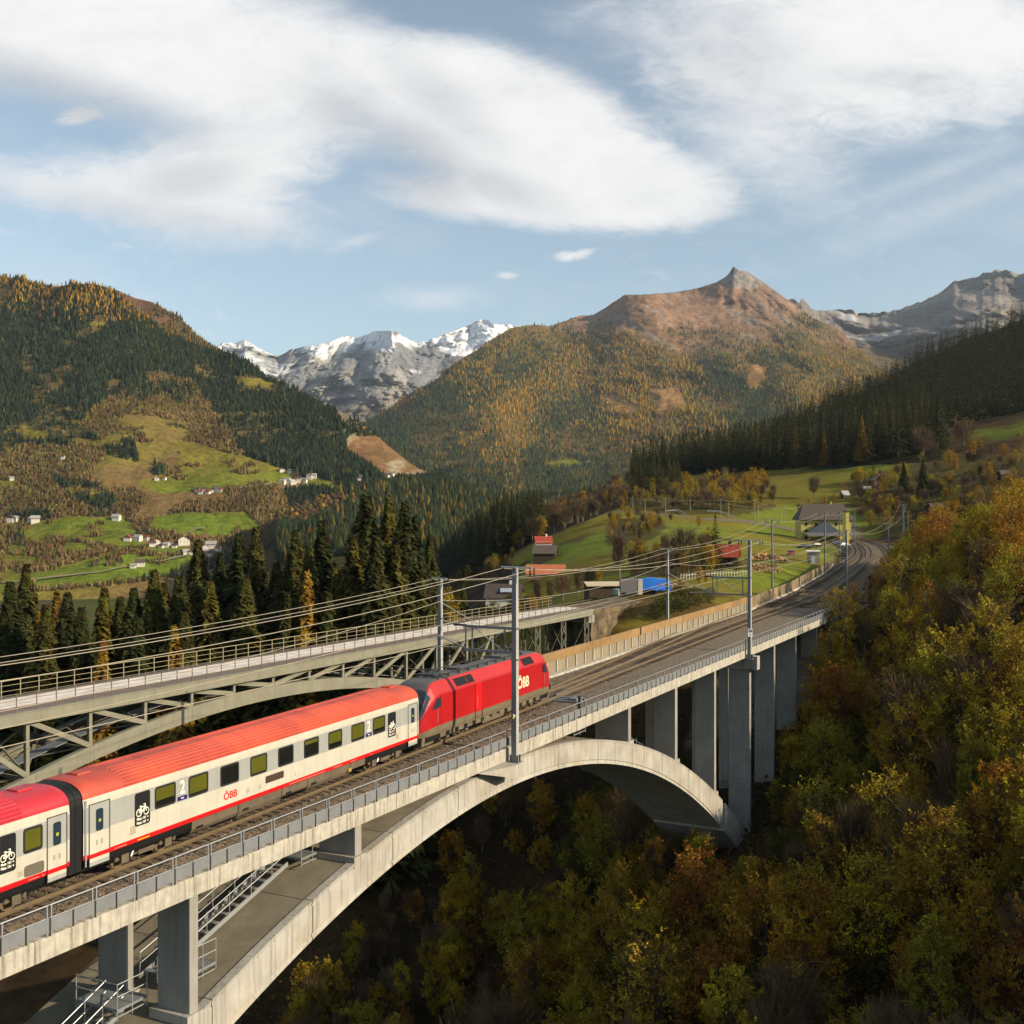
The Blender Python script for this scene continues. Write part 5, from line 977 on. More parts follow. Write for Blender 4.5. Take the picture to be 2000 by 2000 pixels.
# stone abutment at its right end
M_rubble = mat('rubble_stone', (.16, .12, .07), .95, .5, .9, bump=1.0, bscale=2.5, detail=9, col2=(.07, .055, .035), c2t=(.45, .6))
ab = thing('stone_abutment', 'dark rubble stone abutment carrying the end of the old steel bridge', 'abutment', OB(95, -3, -8))
secs = []
for s in np.linspace(90.2, 112, 24):
    row = []
    for z in np.linspace(-18, .02, 12): row.append(OB(s, .25+(vnoise(np.array(s*.9), np.array(z*.9), 3)-.5)*.9-.04*(z+18), z))
    row += [OB(s, -7.0, .02), OB(s, -7.0, -18)]; secs.append(row)
m = MB(); m.loft(secs, closed=True); m.build('stone_face', M_rubble, ab)
m = MB(); m.fbox(OB, 89.6, 91.2, -6.8, -.4, -1.6, -.60); m.build('bearing_block', M_pier, ab)
for s in (97.5, 104.0):
    m = MB(); m.loft([[OB(s+1.5*math.cos(a), d, -6.2+1.7*math.sin(a)) for a in np.linspace(0, math.pi, 9)]+[OB(s-1.5, d, -12), OB(s+1.5, d, -12)] for d in (.1, .85)], closed=True); m.build('drain_arch', M_inside, ab)
# ================================================================== catenary masts and wires
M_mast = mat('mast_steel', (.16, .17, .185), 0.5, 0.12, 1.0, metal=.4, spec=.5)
M_mastl = mat('mast_galvanised_lit', (.46, .46, .43), 0.5, 0.08, 1.0, metal=.3, spec=.5)
M_ins = mat('insulator', (.03, .018, .014), 0.25, 0.1, 3.0, spec=.6)
M_wire = mat('wire', (.42, .38, .29), 0.5, 0.05, 1.0, metal=.2)
def mast(label, base, ztop, u, w=.30, name='catenary_mast', lat=False):
    base = Vector(base); t = thing(name, label, 'mast', base, 'catenary masts along the railway'); u = Vector(u).normalized(); n = Vector((u.y, -u.x, 0)); B_ = base
    H_ = ztop-base.z
    def bx(nm, a0, a1, b0, b1, z0, z1, mt, tp=1.0):
        m = MB(); P_ = []
        for z, k in ((z0, 1.0), (z1, tp)): P_ += [B_+(u*a0+n*b1)*k+Vector((0, 0, z)), B_+(u*a1+n*b1)*k+Vector((0, 0, z)), B_+(u*a1+n*b0)*k+Vector((0, 0, z)), B_+(u*a0+n*b0)*k+Vector((0, 0, z))]
        m.hexa(P_); return m.build(nm, mt, t)
    bx('flange', -w/2, w/2, w/2-.03, w/2, .04, H_, M_mastl, .8); bx('flange', -w/2, w/2, -w/2, -w/2+.03, .04, H_, M_mast, .8); bx('web', -.02, .02, -w/2+.03, w/2-.03, .04, H_, M_mast, .8)  # right flange gets the paler steel as its sunlit side, the rest dark
    bx('side_plate', -w/2, -w/2+.02, -w/2+.03, w/2-.03, .04, H_*.98, M_mast, .8)
    bx('base_plate', -w*.9, w*.9, -w*.9, w*.9, -.06, .04, M_mast)
    for k in range(4): bx('base_gusset', -.015+(.16 if k < 2 else -.16), .015+(.16 if k < 2 else -.16), -w*.8, w*.8, .04, .45, M_mast)
    for z in (H_*.52, H_*.68): bx('clamp', -w*.55, w*.55, -w*.55, w*.55, z, z+.12, M_mast)
    return t
def insul(t, p, L_=.5, mt=None):
    m = MB(); p = Vector(p); pts = []; rs = []
    for k in range(9): pts.append(p-Vector((0, 0, L_*k/8))); rs.append(.07 if k % 2 else .035)
    m.tube(pts, rs, 6); m.build('insulator', M_ins, t)
def arm(t, p, n, reach, w=.08, down=.5):         # top cross arm carrying feeders; returns the hook points
    p = Vector(p); n = Vector(n); a = p-n*reach[0]; b = p+n*reach[1]
    m = MB(); m.bar(a, b, w, w*1.2); m.build('cross_arm', M_mastl, t); out = []
    for q in (a, b):
        for o_ in (-.14, .14): insul(t, q+n*o_, down)
        out.append(q-Vector((0, 0, down*.2)))
    return out
WIRES = []
def wire(label, pts, sag=.0, r=.02, cat='wire', name='overhead_wire', n=12):
    P_ = []
    for a, b in zip(pts[:-1], pts[1:]):
        a = Vector(a); b = Vector(b)
        for k in range(n): t_ = k/n; q = a.lerp(b, t_); q.z -= sag*4*t_*(1-t_); P_.append(q)
    P_.append(Vector(pts[-1])); m = MB(); m.tube(P_, r*.85, 4); o = m.build(name, M_wire); tag(o, label, cat, 'overhead wires of the railway'); return o
up = BR.u; nr = BR.n; Z = Vector((0, 0, 1))
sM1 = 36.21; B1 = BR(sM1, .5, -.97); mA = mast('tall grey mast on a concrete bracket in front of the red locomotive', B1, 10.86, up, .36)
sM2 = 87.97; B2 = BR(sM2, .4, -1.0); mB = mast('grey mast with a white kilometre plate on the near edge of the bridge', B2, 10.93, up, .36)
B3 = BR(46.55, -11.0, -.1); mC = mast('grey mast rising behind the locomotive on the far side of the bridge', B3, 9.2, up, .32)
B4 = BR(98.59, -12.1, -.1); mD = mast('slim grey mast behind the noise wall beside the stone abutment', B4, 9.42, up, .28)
def G3(px, py, z=-.3): return G(px, py, z)
more = [('slim grey mast beside the start of the plank fence', 1508, 1172, 12.0, .26), ('slim grey mast in front of the station house', 1611, 1137, 12.8, .26), ('thick grey mast standing where the bridge meets the trees', 1653, 1160, 10.1, .34),
        ('slim mast with a white plate right of the curving tracks', 1735, 1120, 10.1, .26), ('tall double mast at the edge of the autumn wood right of the tracks', 1764, 1085, 13.9, .5), ('far mast on the right of the station house', 1640, 1080, 11.9, .3), ('far mast beyond the station on the track curve', 1669, 1072, 12.4, .3), ('thin far mast next to the double mast', 1773, 1075, 11.5, .25)]
far_m = []
for lb, px, py, zt_, w_ in more: b_ = G3(px, py); far_m.append((mast(lb, b_, zt_, Vector((.38, .92, 0)), w_), b_, zt_))
hkA = arm(mA, BR(sM1, .5, 10.86), nr, (.95, 1.15)); hkB = arm(mB, BR(sM2, .4, 10.93), nr, (1.0, 1.2)); hkC = arm(mC, BR(46.55, -11, 9.2), nr, (.75, .55)); hkD = arm(mD, BR(98.59, -12.1, 9.42), nr, (.95, .75))
hkF = []
for (t_, b_, zt_) in far_m: hkF.append(arm(t_, b_+Z*(zt_-b_.z), Vector((.92, -.38, 0)), (1.0, .9), .08, .45))
# cantilever brackets over the track
def bracket(t, s, z0, z1, d0, d1):
    q = lambda d, z, x=0: BR(s+x, d, z)
    for z in (z0, z1):
        m = MB(); m.bar(q(d0, z), q(d1, z), .14, .16); m.build('bracket_beam', M_mast, t)
    for d in (d1+.15, d1+.62, d0-.55): m = MB(); m.bar(q(d, z0), q(d, z1), .09, .09); m.build('bracket_post', M_mast, t)
    for a, b in (((d0-.5, z0), (d1+.62, z1)), ((d0-.5, z1-.1), (d1+.9, z0))): m = MB(); m.tube([q(*a), q(*b)], .03, 5); m.build('brace', M_mastl, t)
    m = MB(); m.tube([q(d1+.2, z1+.05, 0), q(d1-.7, z1+.06, .0)], .07, 8); m.build('insulator', M_ins, t)
    m = MB(); m.tube([q(d1+.2, z0+.1), q(d1-1.9, z0+.75)], .035, 5); m.tube([q(d1+.2, z0+.35), q(d1-1.9, z0+.80)], .03, 5); m.build('registration_tube', M_mastl, t)
    m = MB(); m.tube([q(d1-.1, z0+.15), q(d1-2.3, z0+.05)], .03, 5); m.build('steady_arm', M_mastl, t)
bracket(mA, sM1, 5.66, 7.12, .35, -3.1); bracket(mB, sM2, 5.4, 7.1, .25, -3.6)
m = MB(); q = BR(46.55, -10.8, 6.1); m.tube([q, q+nr*3.0-Z*.3], .04, 5); m.tube([q+Z*1.3, q+nr*3.0-Z*.1], .035, 5); m.build('cantilever', M_mastl, mC)
m = MB(); q = BR(98.59, -11.9, 5.4); m.tube([q, q+nr*2.6-Z*.2], .04, 5); m.tube([q+Z*1.2, q+nr*2.6], .035, 5); m.build('cantilever', M_mastl, mD)
for (t_, b_, zt_) in far_m[:4]:
    m = MB(); q = b_+Z*5.9; n_ = Vector((.92, -.38, 0))*(1 if t_ is not far_m[2][0] and t_ is not far_m[3][0] else -1); m.tube([q, q+n_*3.0], .04, 5); m.tube([q+Z*1.3, q+n_*3.0+Z*.1], .035, 5); m.build('cantilever', M_mastl, t_)
# kilometre plates
def plate_on(t, c, u_, w_, h_, lines):
    u_ = Vector(u_).normalized(); nf = Vector((u_.y, -u_.x, 0)); m = MB(); m.hexa([c+u_*a+nf*b+Z*z for z in (-h_/2, h_/2) for a, b in ((-w_/2, 0), (w_/2, 0), (w_/2, -.03), (-w_/2, -.03))]); p = m.build('kilometre_plate', mat('plate_white', (.62, .64, .66), .5, .05), t)
    for k, (tx, sz, dz) in enumerate(lines):
        me = text_mesh(tx, sz, .002, .012); me.materials.append(M_black); M_ = Matrix.Translation(c+nf*.012+Z*dz) @ Matrix((u_, -nf, Z)).transposed().to_4x4(); inst(me, 'plate_number', p, M_)
fv = Vector((.97, .26, 0))
plate_on(mB, BR(sM2, .4, 0)+Z*(CAMH-(1235-HOR)*BR(sM2, .4, 0).y/FPX)-Vector((0, .32, 0)), Vector((1, .08, 0)), .46, .82, [('26', .42, .05), ('1', .40, -.34)])
plate_on(far_m[3][0], W(1735, 1101, far_m[3][1].y-.3), Vector((1, .08, 0)), .75, 1.5, [('26', .6, .08), ('2', .6, -.62)])
sg = thing('warning_sign', 'small orange and white warning cross on the tall mast by the locomotive', 'sign', BR(sM1, .72, 3.2)); zc_ = CAMH-(1398-HOR)*BR(sM1, .7, 0).y/FPX
m = MB(); c_ = BR(sM1-.22, .55, zc_); m.bar(c_-TR.u*.18-Z*.12, c_+TR.u*.18+Z*.12, .03, .09); m.build('orange_board', M_yel, sg); m = MB(); m.bar(c_+nr*.02-TR.u*.16+Z*.12, c_+nr*.02+TR.u*.16-Z*.12, .03, .07); m.build('white_board', M_white, sg)
# wires
wire('feeder wire from the left edge to the left arm of the tall near mast', [BR(-22, -1.3, 9.9), hkA[0], hkB[0]], 1.0)
wire('feeder wire from the left edge to the right arm of the tall near mast', [BR(-22, 1.2, 9.7), hkA[1], hkB[1]], 1.0)
wire('far feeder wire meeting the left arm of the mast behind the locomotive', [BR(-20, -11.6, 8.5), hkC[0], hkD[0], hkF[0][0], hkF[1][0], hkF[5][0]], .9)
wire('far feeder wire meeting the right arm of the mast behind the locomotive', [BR(-20, -10.4, 8.4), hkC[1], hkD[1], hkF[0][1], hkF[1][1], hkF[5][1]], .9)
wire('feeder wire from the near mast to the masts at the wood edge', [hkB[0], hkF[2][0], hkF[3][0], hkF[4][0]], 1.2)
wire('second feeder wire from the near mast to the masts at the wood edge', [hkB[1], hkF[2][1], hkF[3][1], hkF[4][1]], 1.2)
wire('return wire low on the mast behind the locomotive', [BR(-18, -10.6, 6.4), BR(46.55, -10.75, 7.6), BR(98.59, -11.9, 7.85), far_m[0][1]+Z*8.2, far_m[1][1]+Z*8.6], 1.3, .022)
cw = lambda s, z: TR(s, 0.05, z)
wire('contact wire above the train roofs', [cw(-22, 5.95), cw(12, 5.75), cw(40, 5.75), cw(66, 5.75), cw(95, 5.8), Vector((46, 178, 5.8)), Vector((63.6, 221, 5.8)), Vector((80.5, 267, 5.8))], .04, .022)
wire('catenary wire hung above the contact wire', [cw(-40, 7.3), cw(38, 7.15), cw(92, 7.2), Vector((63.6, 221, 7.3))], .75, .02)
wire('contact wire of the branching track', [TR(50, -.2, 5.9), TR(108, -3.9, 5.8), Vector((59.4, 223, 5.8)), Vector((76.4, 268.5, 5.8)), Vector((102.9, 346, 5.8))], .1, .022)
wire('cross span wire between the masts near the station', [far_m[5][1]+Z*10.5, far_m[4][1]+Z*11.5], .6, .03)
# ================================================================== hamlet, station and far villages
def hit(px, py, y0=150.0, y1=790.0):             # where a line of sight meets the near ground
    Ys = np.linspace(y0, y1, 640); X = (px-1000)*Ys/FPX; zr = CAMH+(HOR-py)*Ys/FPX; g_ = ground(X, Ys); k = np.where(zr <= g_)[0]
    i_ = k[0] if len(k) else len(Ys)-1; return Vector((X[i_], Ys[i_], g_[i_]))
M_plas = mat('white_plaster', (.62, .58, .50), .9, .1, .6); M_plasy = mat('yellow_plaster', (.52, .44, .12), .9, .1, .5); M_wood = mat('dark_house_wood', (.055, .038, .026), .9, .3, 1.5); M_woodb = mat('brown_house_wood', (.17, .10, .05), .9, .25, 1.2)
M_tile = mat('red_roof_tiles', (.30, .055, .030), .8, .18, 1.2, rnd=.15); M_tileb = mat('dark_brown_roof', (.075, .060, .050), .85, .2, .8, rnd=.2); M_tileo = mat('orange_roof', (.40, .13, .06), .85, .15, .8); M_roofg = mat('grey_roof', (.22, .22, .22), .7, .2, .8, rnd=.25); M_win = mat('house_window', (.02, .025, .03), .15, .1)
def house(name, label, cat, p, w, dp, h, rh, rot=0.0, wall=None, roof=None, ridge='x', upper=None, wins=0, group=None, over=.5, chim=True, hip=0.0, sink=1.0):
    t = thing(name, label, cat, p, group); Mx = Matrix.Translation(p) @ Matrix.Rotation(rot, 4, 'Z'); q = lambda x, y, z: Mx @ Vector((x, y, z))
    wall = wall or M_plas; roof = roof or M_tileb; a, b = w/2, dp/2
    def bx(nm, x0, x1, y0, y1, z0, z1, mt, par=t): m = MB(); m.hexa([q(*v) for v in ((x0, y0, z0), (x1, y0, z0), (x1, y1, z0), (x0, y1, z0), (x0, y0, z1), (x1, y0, z1), (x1, y1, z1), (x0, y1, z1))]); return m.build(nm, mt, par)
    m = MB(); hs = h*.55 if upper else h
    m.hexa([q(*v) for v in ((-a, -b, -sink), (a, -b, -sink), (a, b, -sink), (-a, b, -sink), (-a, -b, hs), (a, -b, hs), (a, b, hs), (-a, b, hs))])
    if not upper and hip == 0:
        if ridge == 'x': m.poly([q(a-.01, -b, h), q(a-.01, b, h), q(a-.01, 0, h+rh*.97)], [(0, 1, 2)]); m.poly([q(-a+.01, -b, h), q(-a+.01, b, h), q(-a+.01, 0, h+rh*.97)], [(0, 2, 1)])
        else: m.poly([q(-a, -b+.01, h), q(a, -b+.01, h), q(0, -b+.01, h+rh*.97)], [(0, 1, 2)]); m.poly([q(-a, b-.01, h), q(a, b-.01, h), q(0, b-.01, h+rh*.97)], [(0, 2, 1)])
    m.build('wall', wall, t)
    if upper:
        m = MB(); e = .06; m.hexa([q(*v) for v in ((-a-e, -b-e, hs), (a+e, -b-e, hs), (a+e, b+e, hs), (-a-e, b+e, hs), (-a-e, -b-e, h), (a+e, -b-e, h), (a+e, b+e, h), (-a-e, b+e, h))])
        if ridge == 'x': m.poly([q(a, -b, h), q(a, b, h), q(a, 0, h+rh*.97)], [(0, 1, 2)]); m.poly([q(-a, -b, h), q(-a, b, h), q(-a, 0, h+rh*.97)], [(0, 2, 1)])
        else: m.poly([q(-a, -b, h), q(a, -b, h), q(0, -b, h+rh*.97)], [(0, 1, 2)]); m.poly([q(-a, b, h), q(a, b, h), q(0, b, h+rh*.97)], [(0, 2, 1)])
        m.build('upper_storey', upper, t)
    o_ = over; th = .18; zo = rh*o_/(b if ridge == 'x' else a); m = MB()
    if ridge == 'x':
        r0, r1 = -a-o_+hip*a, a+o_-hip*a
        top = [q(-a-o_, -b-o_, h-zo), q(a+o_, -b-o_, h-zo), q(a+o_, b+o_, h-zo), q(-a-o_, b+o_, h-zo), q(r0, 0, h+rh), q(r1, 0, h+rh)]
    else:
        r0, r1 = -b-o_+hip*b, b+o_-hip*b
        top = [q(-a-o_, b+o_, h-zo), q(-a-o_, -b-o_, h-zo), q(a+o_, -b-o_, h-zo), q(a+o_, b+o_, h-zo), q(0, r1, h+rh), q(0, r0, h+rh)]
    bot = [v-Vector((0, 0, th)) for v in top]
    if ridge == 'x': fs = [(0, 1, 5, 4), (2, 3, 4, 5), (3, 0, 4), (1, 2, 5)]; ed = [(0, 1), (1, 2), (2, 3), (3, 0)]
    else: fs = [(0, 1, 5, 4), (2, 3, 4, 5), (3, 0, 4), (1, 2, 5)]; ed = [(0, 1), (1, 2), (2, 3), (3, 0)]
    if hip == 0: fs = fs[:2]; rim = [(0, 1), (1, 5), (5, 2), (2, 3), (3, 4), (4, 0)]
    else: rim = ed
    m.poly(top+bot, fs+[tuple(6+i_ for i_ in reversed(f)) for f in fs]+[(x, 6+x, 6+y, y) for x, y in rim]); rf = m.build('roof', roof, t)
    if chim: bx('chimney', a*.3, a*.3+.6, -.3, .3, h+rh*.5, h+rh+.8, wall, rf)
    rows = max(1, int(h/2.6))
    for k in range(wins):
        for r_ in range(rows):
            x = -a+(k+.5)*w/wins; z = .9+r_*2.6
            if z+1.2 > h: continue
            wn = bx('window', x-.45, x+.45, -b-.09, -b+.02, z, z+1.2, M_win); bx('sill', x-.55, x+.55, -b-.16, -b-.0, z-.1, z-.002, M_plas, wn)
    for k in range(max(0, wins-1)):
        y = -b+(k+.5)*dp/max(1, wins-1); wn = bx('window', a-.02, a+.09, y-.45, y+.45, .9, 2.1, M_win); bx('sill', a, a+.16, y-.55, y+.55, .8, .898, M_plas, wn)
    return t
def s_of(wpx, p): return wpx*p.y/FPX
# station
p = Vector((131*0+ (1607-1000)*452/FPX, 452, gz((1607-1000)*452/FPX, 452)-.2))
st_ = house('station_house', 'yellow station house with a large dark hipped roof beside the curving tracks', 'station', p, 19, 13, 9.5, 5.2, R(-4), M_plasy, M_tileb, 'x', None, 5, over=1.2, hip=.32)
pb = p+Vector((-1.5, -7.8, 0)); m = MB(); m.loft([[pb+Vector((x, y, z)) for x, z in ((-6.5, 3.6), (0, 8.2), (6.5, 3.6))] for y in (-.6, 1.4)], closed=True); m.build('gable_hood', mat('blue_grey_gable', (.08, .09, .12), .8, .15), st_)
m = MB(); m.hexa([pb+Vector(v) for v in ((-6, .0, 0), (6, .0, 0), (6, 1.3, 0), (-6, 1.3, 0), (-6, .0, 3.55), (6, .0, 3.55), (6, 1.3, 3.55), (-6, 1.3, 3.55))]); m.build('front_bay', M_plasy, st_)
m = MB(); m.hexa([pb+Vector(v) for v in ((-2.2, -.08, 2.2), (4.5, -.08, 2.2), (4.5, -.01, 2.2), (-2.2, -.01, 2.2), (-2.2, -.08, 3.4), (4.5, -.08, 3.4), (4.5, -.01, 3.4), (-2.2, -.01, 3.4))]); m.build('pale_sign_band', mat('pale_blue_band', (.45, .50, .58), .6, .05), st_)
cano = thing('platform_canopy', 'long grey flat canopy in front of the station house', 'canopy', p+Vector((-1, -13, 0))); pc = p+Vector((-1, -13, 0))
m = MB(); m.hexa([pc+Vector(v) for v in ((-9, -4, 2.6), (10, -4, 2.6), (10, 4, 3.4), (-9, 4, 3.4), (-9, -4, 2.85), (10, -4, 2.85), (10, 4, 3.65), (-9, 4, 3.65))]); m.build('roof', mat('canopy_sheet', (.13, .125, .12), .7, .2), cano)
for x in (-8.5, -3, 3, 9.5): m = MB(); m.bar(pc+Vector((x, -3.6, -1)), pc+Vector((x, -3.6, 2.62)), .2, .2); m.build('post', M_woodb, cano)
for x in (-8.5, 9.5): m = MB(); m.bar(pc+Vector((x, 3.6, -1)), pc+Vector((x, 3.6, 3.35)), .2, .2); m.build('post', M_woodb, cano)
# tall yellow board at the right of the station
p2 = W(1653.5, 1050, 400); p2.z = gz(p2.x, p2.y); t = thing('yellow_tower', 'narrow bright yellow wall end right of the station house', 'building', p2); m = MB(); m.box(p2.x-.55, p2.x+.55, p2.y-1, p2.y+3, p2.z-1, p2.z+11.8); m.build('wall', M_plasy, t); m = MB(); m.box(p2.x-.8, p2.x+.8, p2.y-1.3, p2.y+3.3, p2.z+11.8, p2.z+12.2); m.build('coping', M_tileb, t)
# houses near the meadows
H_ = [('chalet', 'small dark chalet with a bright red roof below the meadow, right of the old pole', 'house', 1415, 1108, 50, 9, 2.6, 1.9, -.25, M_wood, M_tile, 'x', None, 2),
      ('farmhouse', 'white house with a small red roof at the top of the slope meadow group', 'house', 1061, 1082, 30, 8, 4.6, 2.0, .1, M_plas, M_tile, 'x', M_plas, 3),
      ('barn', 'dark wooden barn just below the small red-roofed white house', 'barn', 1065, 1096, 42, 8, 3.0, 2.4, -.1, M_wood, M_tileb, 'x', None, 0),
      ('long_barn', 'long barn with a wide orange-red roof in front of the dark barn', 'barn', 1066, 1124, 70, 7, .9, 2.0, -.05, M_woodb, M_tileo, 'x', None, 0),
      ('cottage', 'low cottage with a brown roof and shining roof window left of the tall mast', 'house', 985, 1178, 66, 8, 2.0, 2.9, -.1, M_plas, M_tileb, 'x', None, 2),
      ('hut', 'tiny hut with a pale roof on the meadow right above the station roof', 'hut', 1650, 973, 14, 4, 2.2, 1.2, .4, M_wood, M_roofg, 'x', None, 0),
      ('brown_house', 'brown wooden house half hidden by orange bushes above the station', 'house', 1713, 955, 20, 6, 4.5, 2.0, .3, M_woodb, M_roofg, 'y', None, 1),
      ('shed', 'dark shed with a grey sloping roof at the wood edge on the right', 'shed', 1828, 1000, 32, 5, 2.0, 1.5, .35, M_wood, M_tileb, 'x', None, 0),
      ('right_cottage', 'grey roofed cottage at the far right among red bushes', 'house', 1962, 935, 22, 5, 2.4, 1.4, .2, M_wood, M_tileb, 'x', None, 1),
      ('roadside_hut', 'low hut with a pale roof beside the fence above the station', 'hut', 1688, 962, 22, 4, 2.0, 1.0, .0, M_wood, M_roofg, 'x', None, 0)]
for (nm, lb, ct, px, py, wpx, dp, h, rh, rot, wl, rf_, rg, up_, wn) in H_:
    p = hit(px, py); k = s_of(wpx, p); house(nm, lb, ct, p, k, dp*k/10 if k < 6 else dp, h*max(.5, min(1.4, k/9)) if False else h, rh, rot, wl, rf_, rg, up_, wn, chim=(ct == 'house'))
p = hit(985, 1178); m = MB(); c_ = p+Vector((.6, -2.6, 3.0)); m.hexa([c_+Vector(v) for v in ((-1.6, -1.0, 0), (1.4, -1.0, 0), (1.4, .9, .75), (-1.6, .9, .75), (-1.6, -1.0, .12), (1.4, -1.0, .12), (1.4, .9, .87), (-1.6, .9, .87))]); m.build('roof_window', mat('bright_skylight', (.55, .60, .68), .15, .05, metal=.5), bpy.data.objects['cottage'])
# utility hut, sheds, wood piles beside the track
p = hit(1588, 1100); house('utility_hut', 'small pale concrete utility hut with a flat roof on the trackside lawn', 'hut', p, s_of(24, p), 2.4, 3.0, .25, R(-14), mat('hut_wall', (.30, .27, .22), .9, .1), M_plas, 'x', None, 0, over=.2, chim=False)
hb = bpy.data.objects['utility_hut']; m = MB(); m.hexa([p+Vector(v) for v in ((-.9, -1.62, 0), (.1, -1.62, 0), (.1, -1.4, 0), (-.9, -1.4, 0), (-.9, -1.62, 1.9), (.1, -1.62, 1.9), (.1, -1.4, 1.9), (-.9, -1.4, 1.9))]); m.build('door', mat('pale_teal_door', (.25, .31, .33), .6, .1), hb)
p = hit(1178, 1166, 160); house('woodshed', 'long low open woodshed with a pale flat roof behind the abutment', 'shed', p, s_of(66, p), 4, 2.2, .35, R(8), M_wood, mat('pale_sheet_roof', (.50, .42, .29), .8, .15), 'x', None, 0, over=.5, chim=False)
p = hit(1228, 1164, 160); t = thing('trailer', 'grey box trailer next to the blue tarpaulin', 'trailer', p); w_ = s_of(34, p)/2
m = MB(); m.box(p.x-w_, p.x+w_, p.y-1, p.y+1.2, p.z+.5, p.z+2.6); m.build('box', mat('trailer_grey', (.17, .16, .16), .7, .15), t); m = MB(); m.box(p.x+w_+.002, p.x+w_+.7, p.y-1.05, p.y-.9, p.z+.3, p.z+2.7); m.build('open_door', mat('trailer_door', (.55, .48, .36), .7, .1), t)
for x in (-w_*.6, w_*.6): m = MB(); m.tube([p+Vector((x, -1.15, .35)), p+Vector((x, -.9, .35))], .34, 12); m.build('wheel', M_black, t)
p = hit(1203, 1164, 160); t = thing('water_tank', 'small pale green water tank left of the grey trailer', 'tank', p); m = MB(); m.tube([p+Vector((0, 0, z)) for z in (0, .1, 1.0, 1.15)], [.5, .62, .62, .35], 12); m.build('tank', mat('tank_green', (.26, .30, .26), .6, .1), t); m = MB(); m.tube([p+Vector((0, 0, 1.15)), p+Vector((0, 0, 1.3))], .15, 8); m.build('lid', M_dark, t)
p = hit(1268, 1160, 160); t = thing('tarpaulin_stack', 'heap under a bright blue tarpaulin beside the trailer', 'tarpaulin', p); w_ = s_of(80, p)/2
gx, gy = np.meshgrid(np.linspace(-1, 1, 15), np.linspace(-1, 1, 9)); zz = 2.5-.5*gx**2*.5-1.9*np.clip(np.abs(gy)-.55, 0, 1)/.45*.9+(fbm(gx*2+4, gy*2+4, 4, 5)-.5)*.7
V = np.stack([p.x+gx*w_, p.y+gy*2.0, p.z+zz], -1).reshape(-1, 3)-np.array(p)[None]; i_ = np.arange(8)[:, None]*15+np.arange(14)[None]; me_ = np_mesh('tarp', V, np.stack([i_, i_+1, i_+16, i_+15], -1).reshape(-1, 4), [mat('blue_tarp', (.015, .13, .50), .35, .15, 1.5, spec=.5)], smooth=False)
o = obj('tarpaulin', me_, t); m = MB(); m.box(p.x-w_*.9, p.x+w_*.9, p.y-1.2, p.y+1.2, p.z-.3, p.z+1.7); m.build('covered_stack', M_wood, t)
def woodpile(label, px, py, wpx, h, dp, name='wood_pile', tone=(.40, .25, .12)):
    p = hit(px, py, 160); w_ = s_of(wpx, p); t = thing(name, label, 'wood pile', p); r_ = .16; me = mesh_of(MB().tube([(0, -dp/2, 0), (0, dp/2, 0)], r_, 7), 'log', mat('log_end', tone, .9, .3, 3.0, rnd=.5)); k = 0
    nx_ = max(3, int(w_/(2*r_))); nz_ = max(2, int(h/(1.75*r_)))
    for j in range(nz_):
        for i2 in range(nx_-(j % 2)):
            inst(me, 'log', t, Matrix.Translation(p+Vector((-w_/2+(i2+.5+.5*(j % 2))*2*r_+random.uniform(-.03, .03), random.uniform(-.12, .12), r_+j*1.75*r_-.1)))); k += 1
    return p, w_, t
woodpile('neat stacked firewood wall on the lawn in front of the log heap', 1492, 1118, 66, 1.9, 1.0)
woodpile('small firewood stack with ragged ends right of the blue tarpaulin', 1303, 1160, 48, 1.8, 1.2)
p = hit(1493, 1096, 160); t = thing('log_heap', 'untidy heap of split logs and branches behind the firewood wall', 'log heap', p); w_ = s_of(80, p)/2; me = mesh_of(MB().tube([(-.8, 0, 0), (.8, 0, 0)], .14, 6), 'log', mat('split_log', (.38, .22, .10), .9, .35, 3.0, rnd=.6))
for k in range(130):
    a = random.uniform(-1, 1); b = random.uniform(-1, 1); zz_ = max(.1, 1.9*(1-abs(a)**2)*(1-abs(b)**2*.7)*random.uniform(.6, 1)); inst(me, 'log', t, Matrix.Translation(p+Vector((a*w_, b*2.0, zz_))) @ Matrix.Rotation(random.uniform(-3, 3), 4, 'Z') @ Matrix.Rotation(random.uniform(-.6, .6), 4, 'Y'))
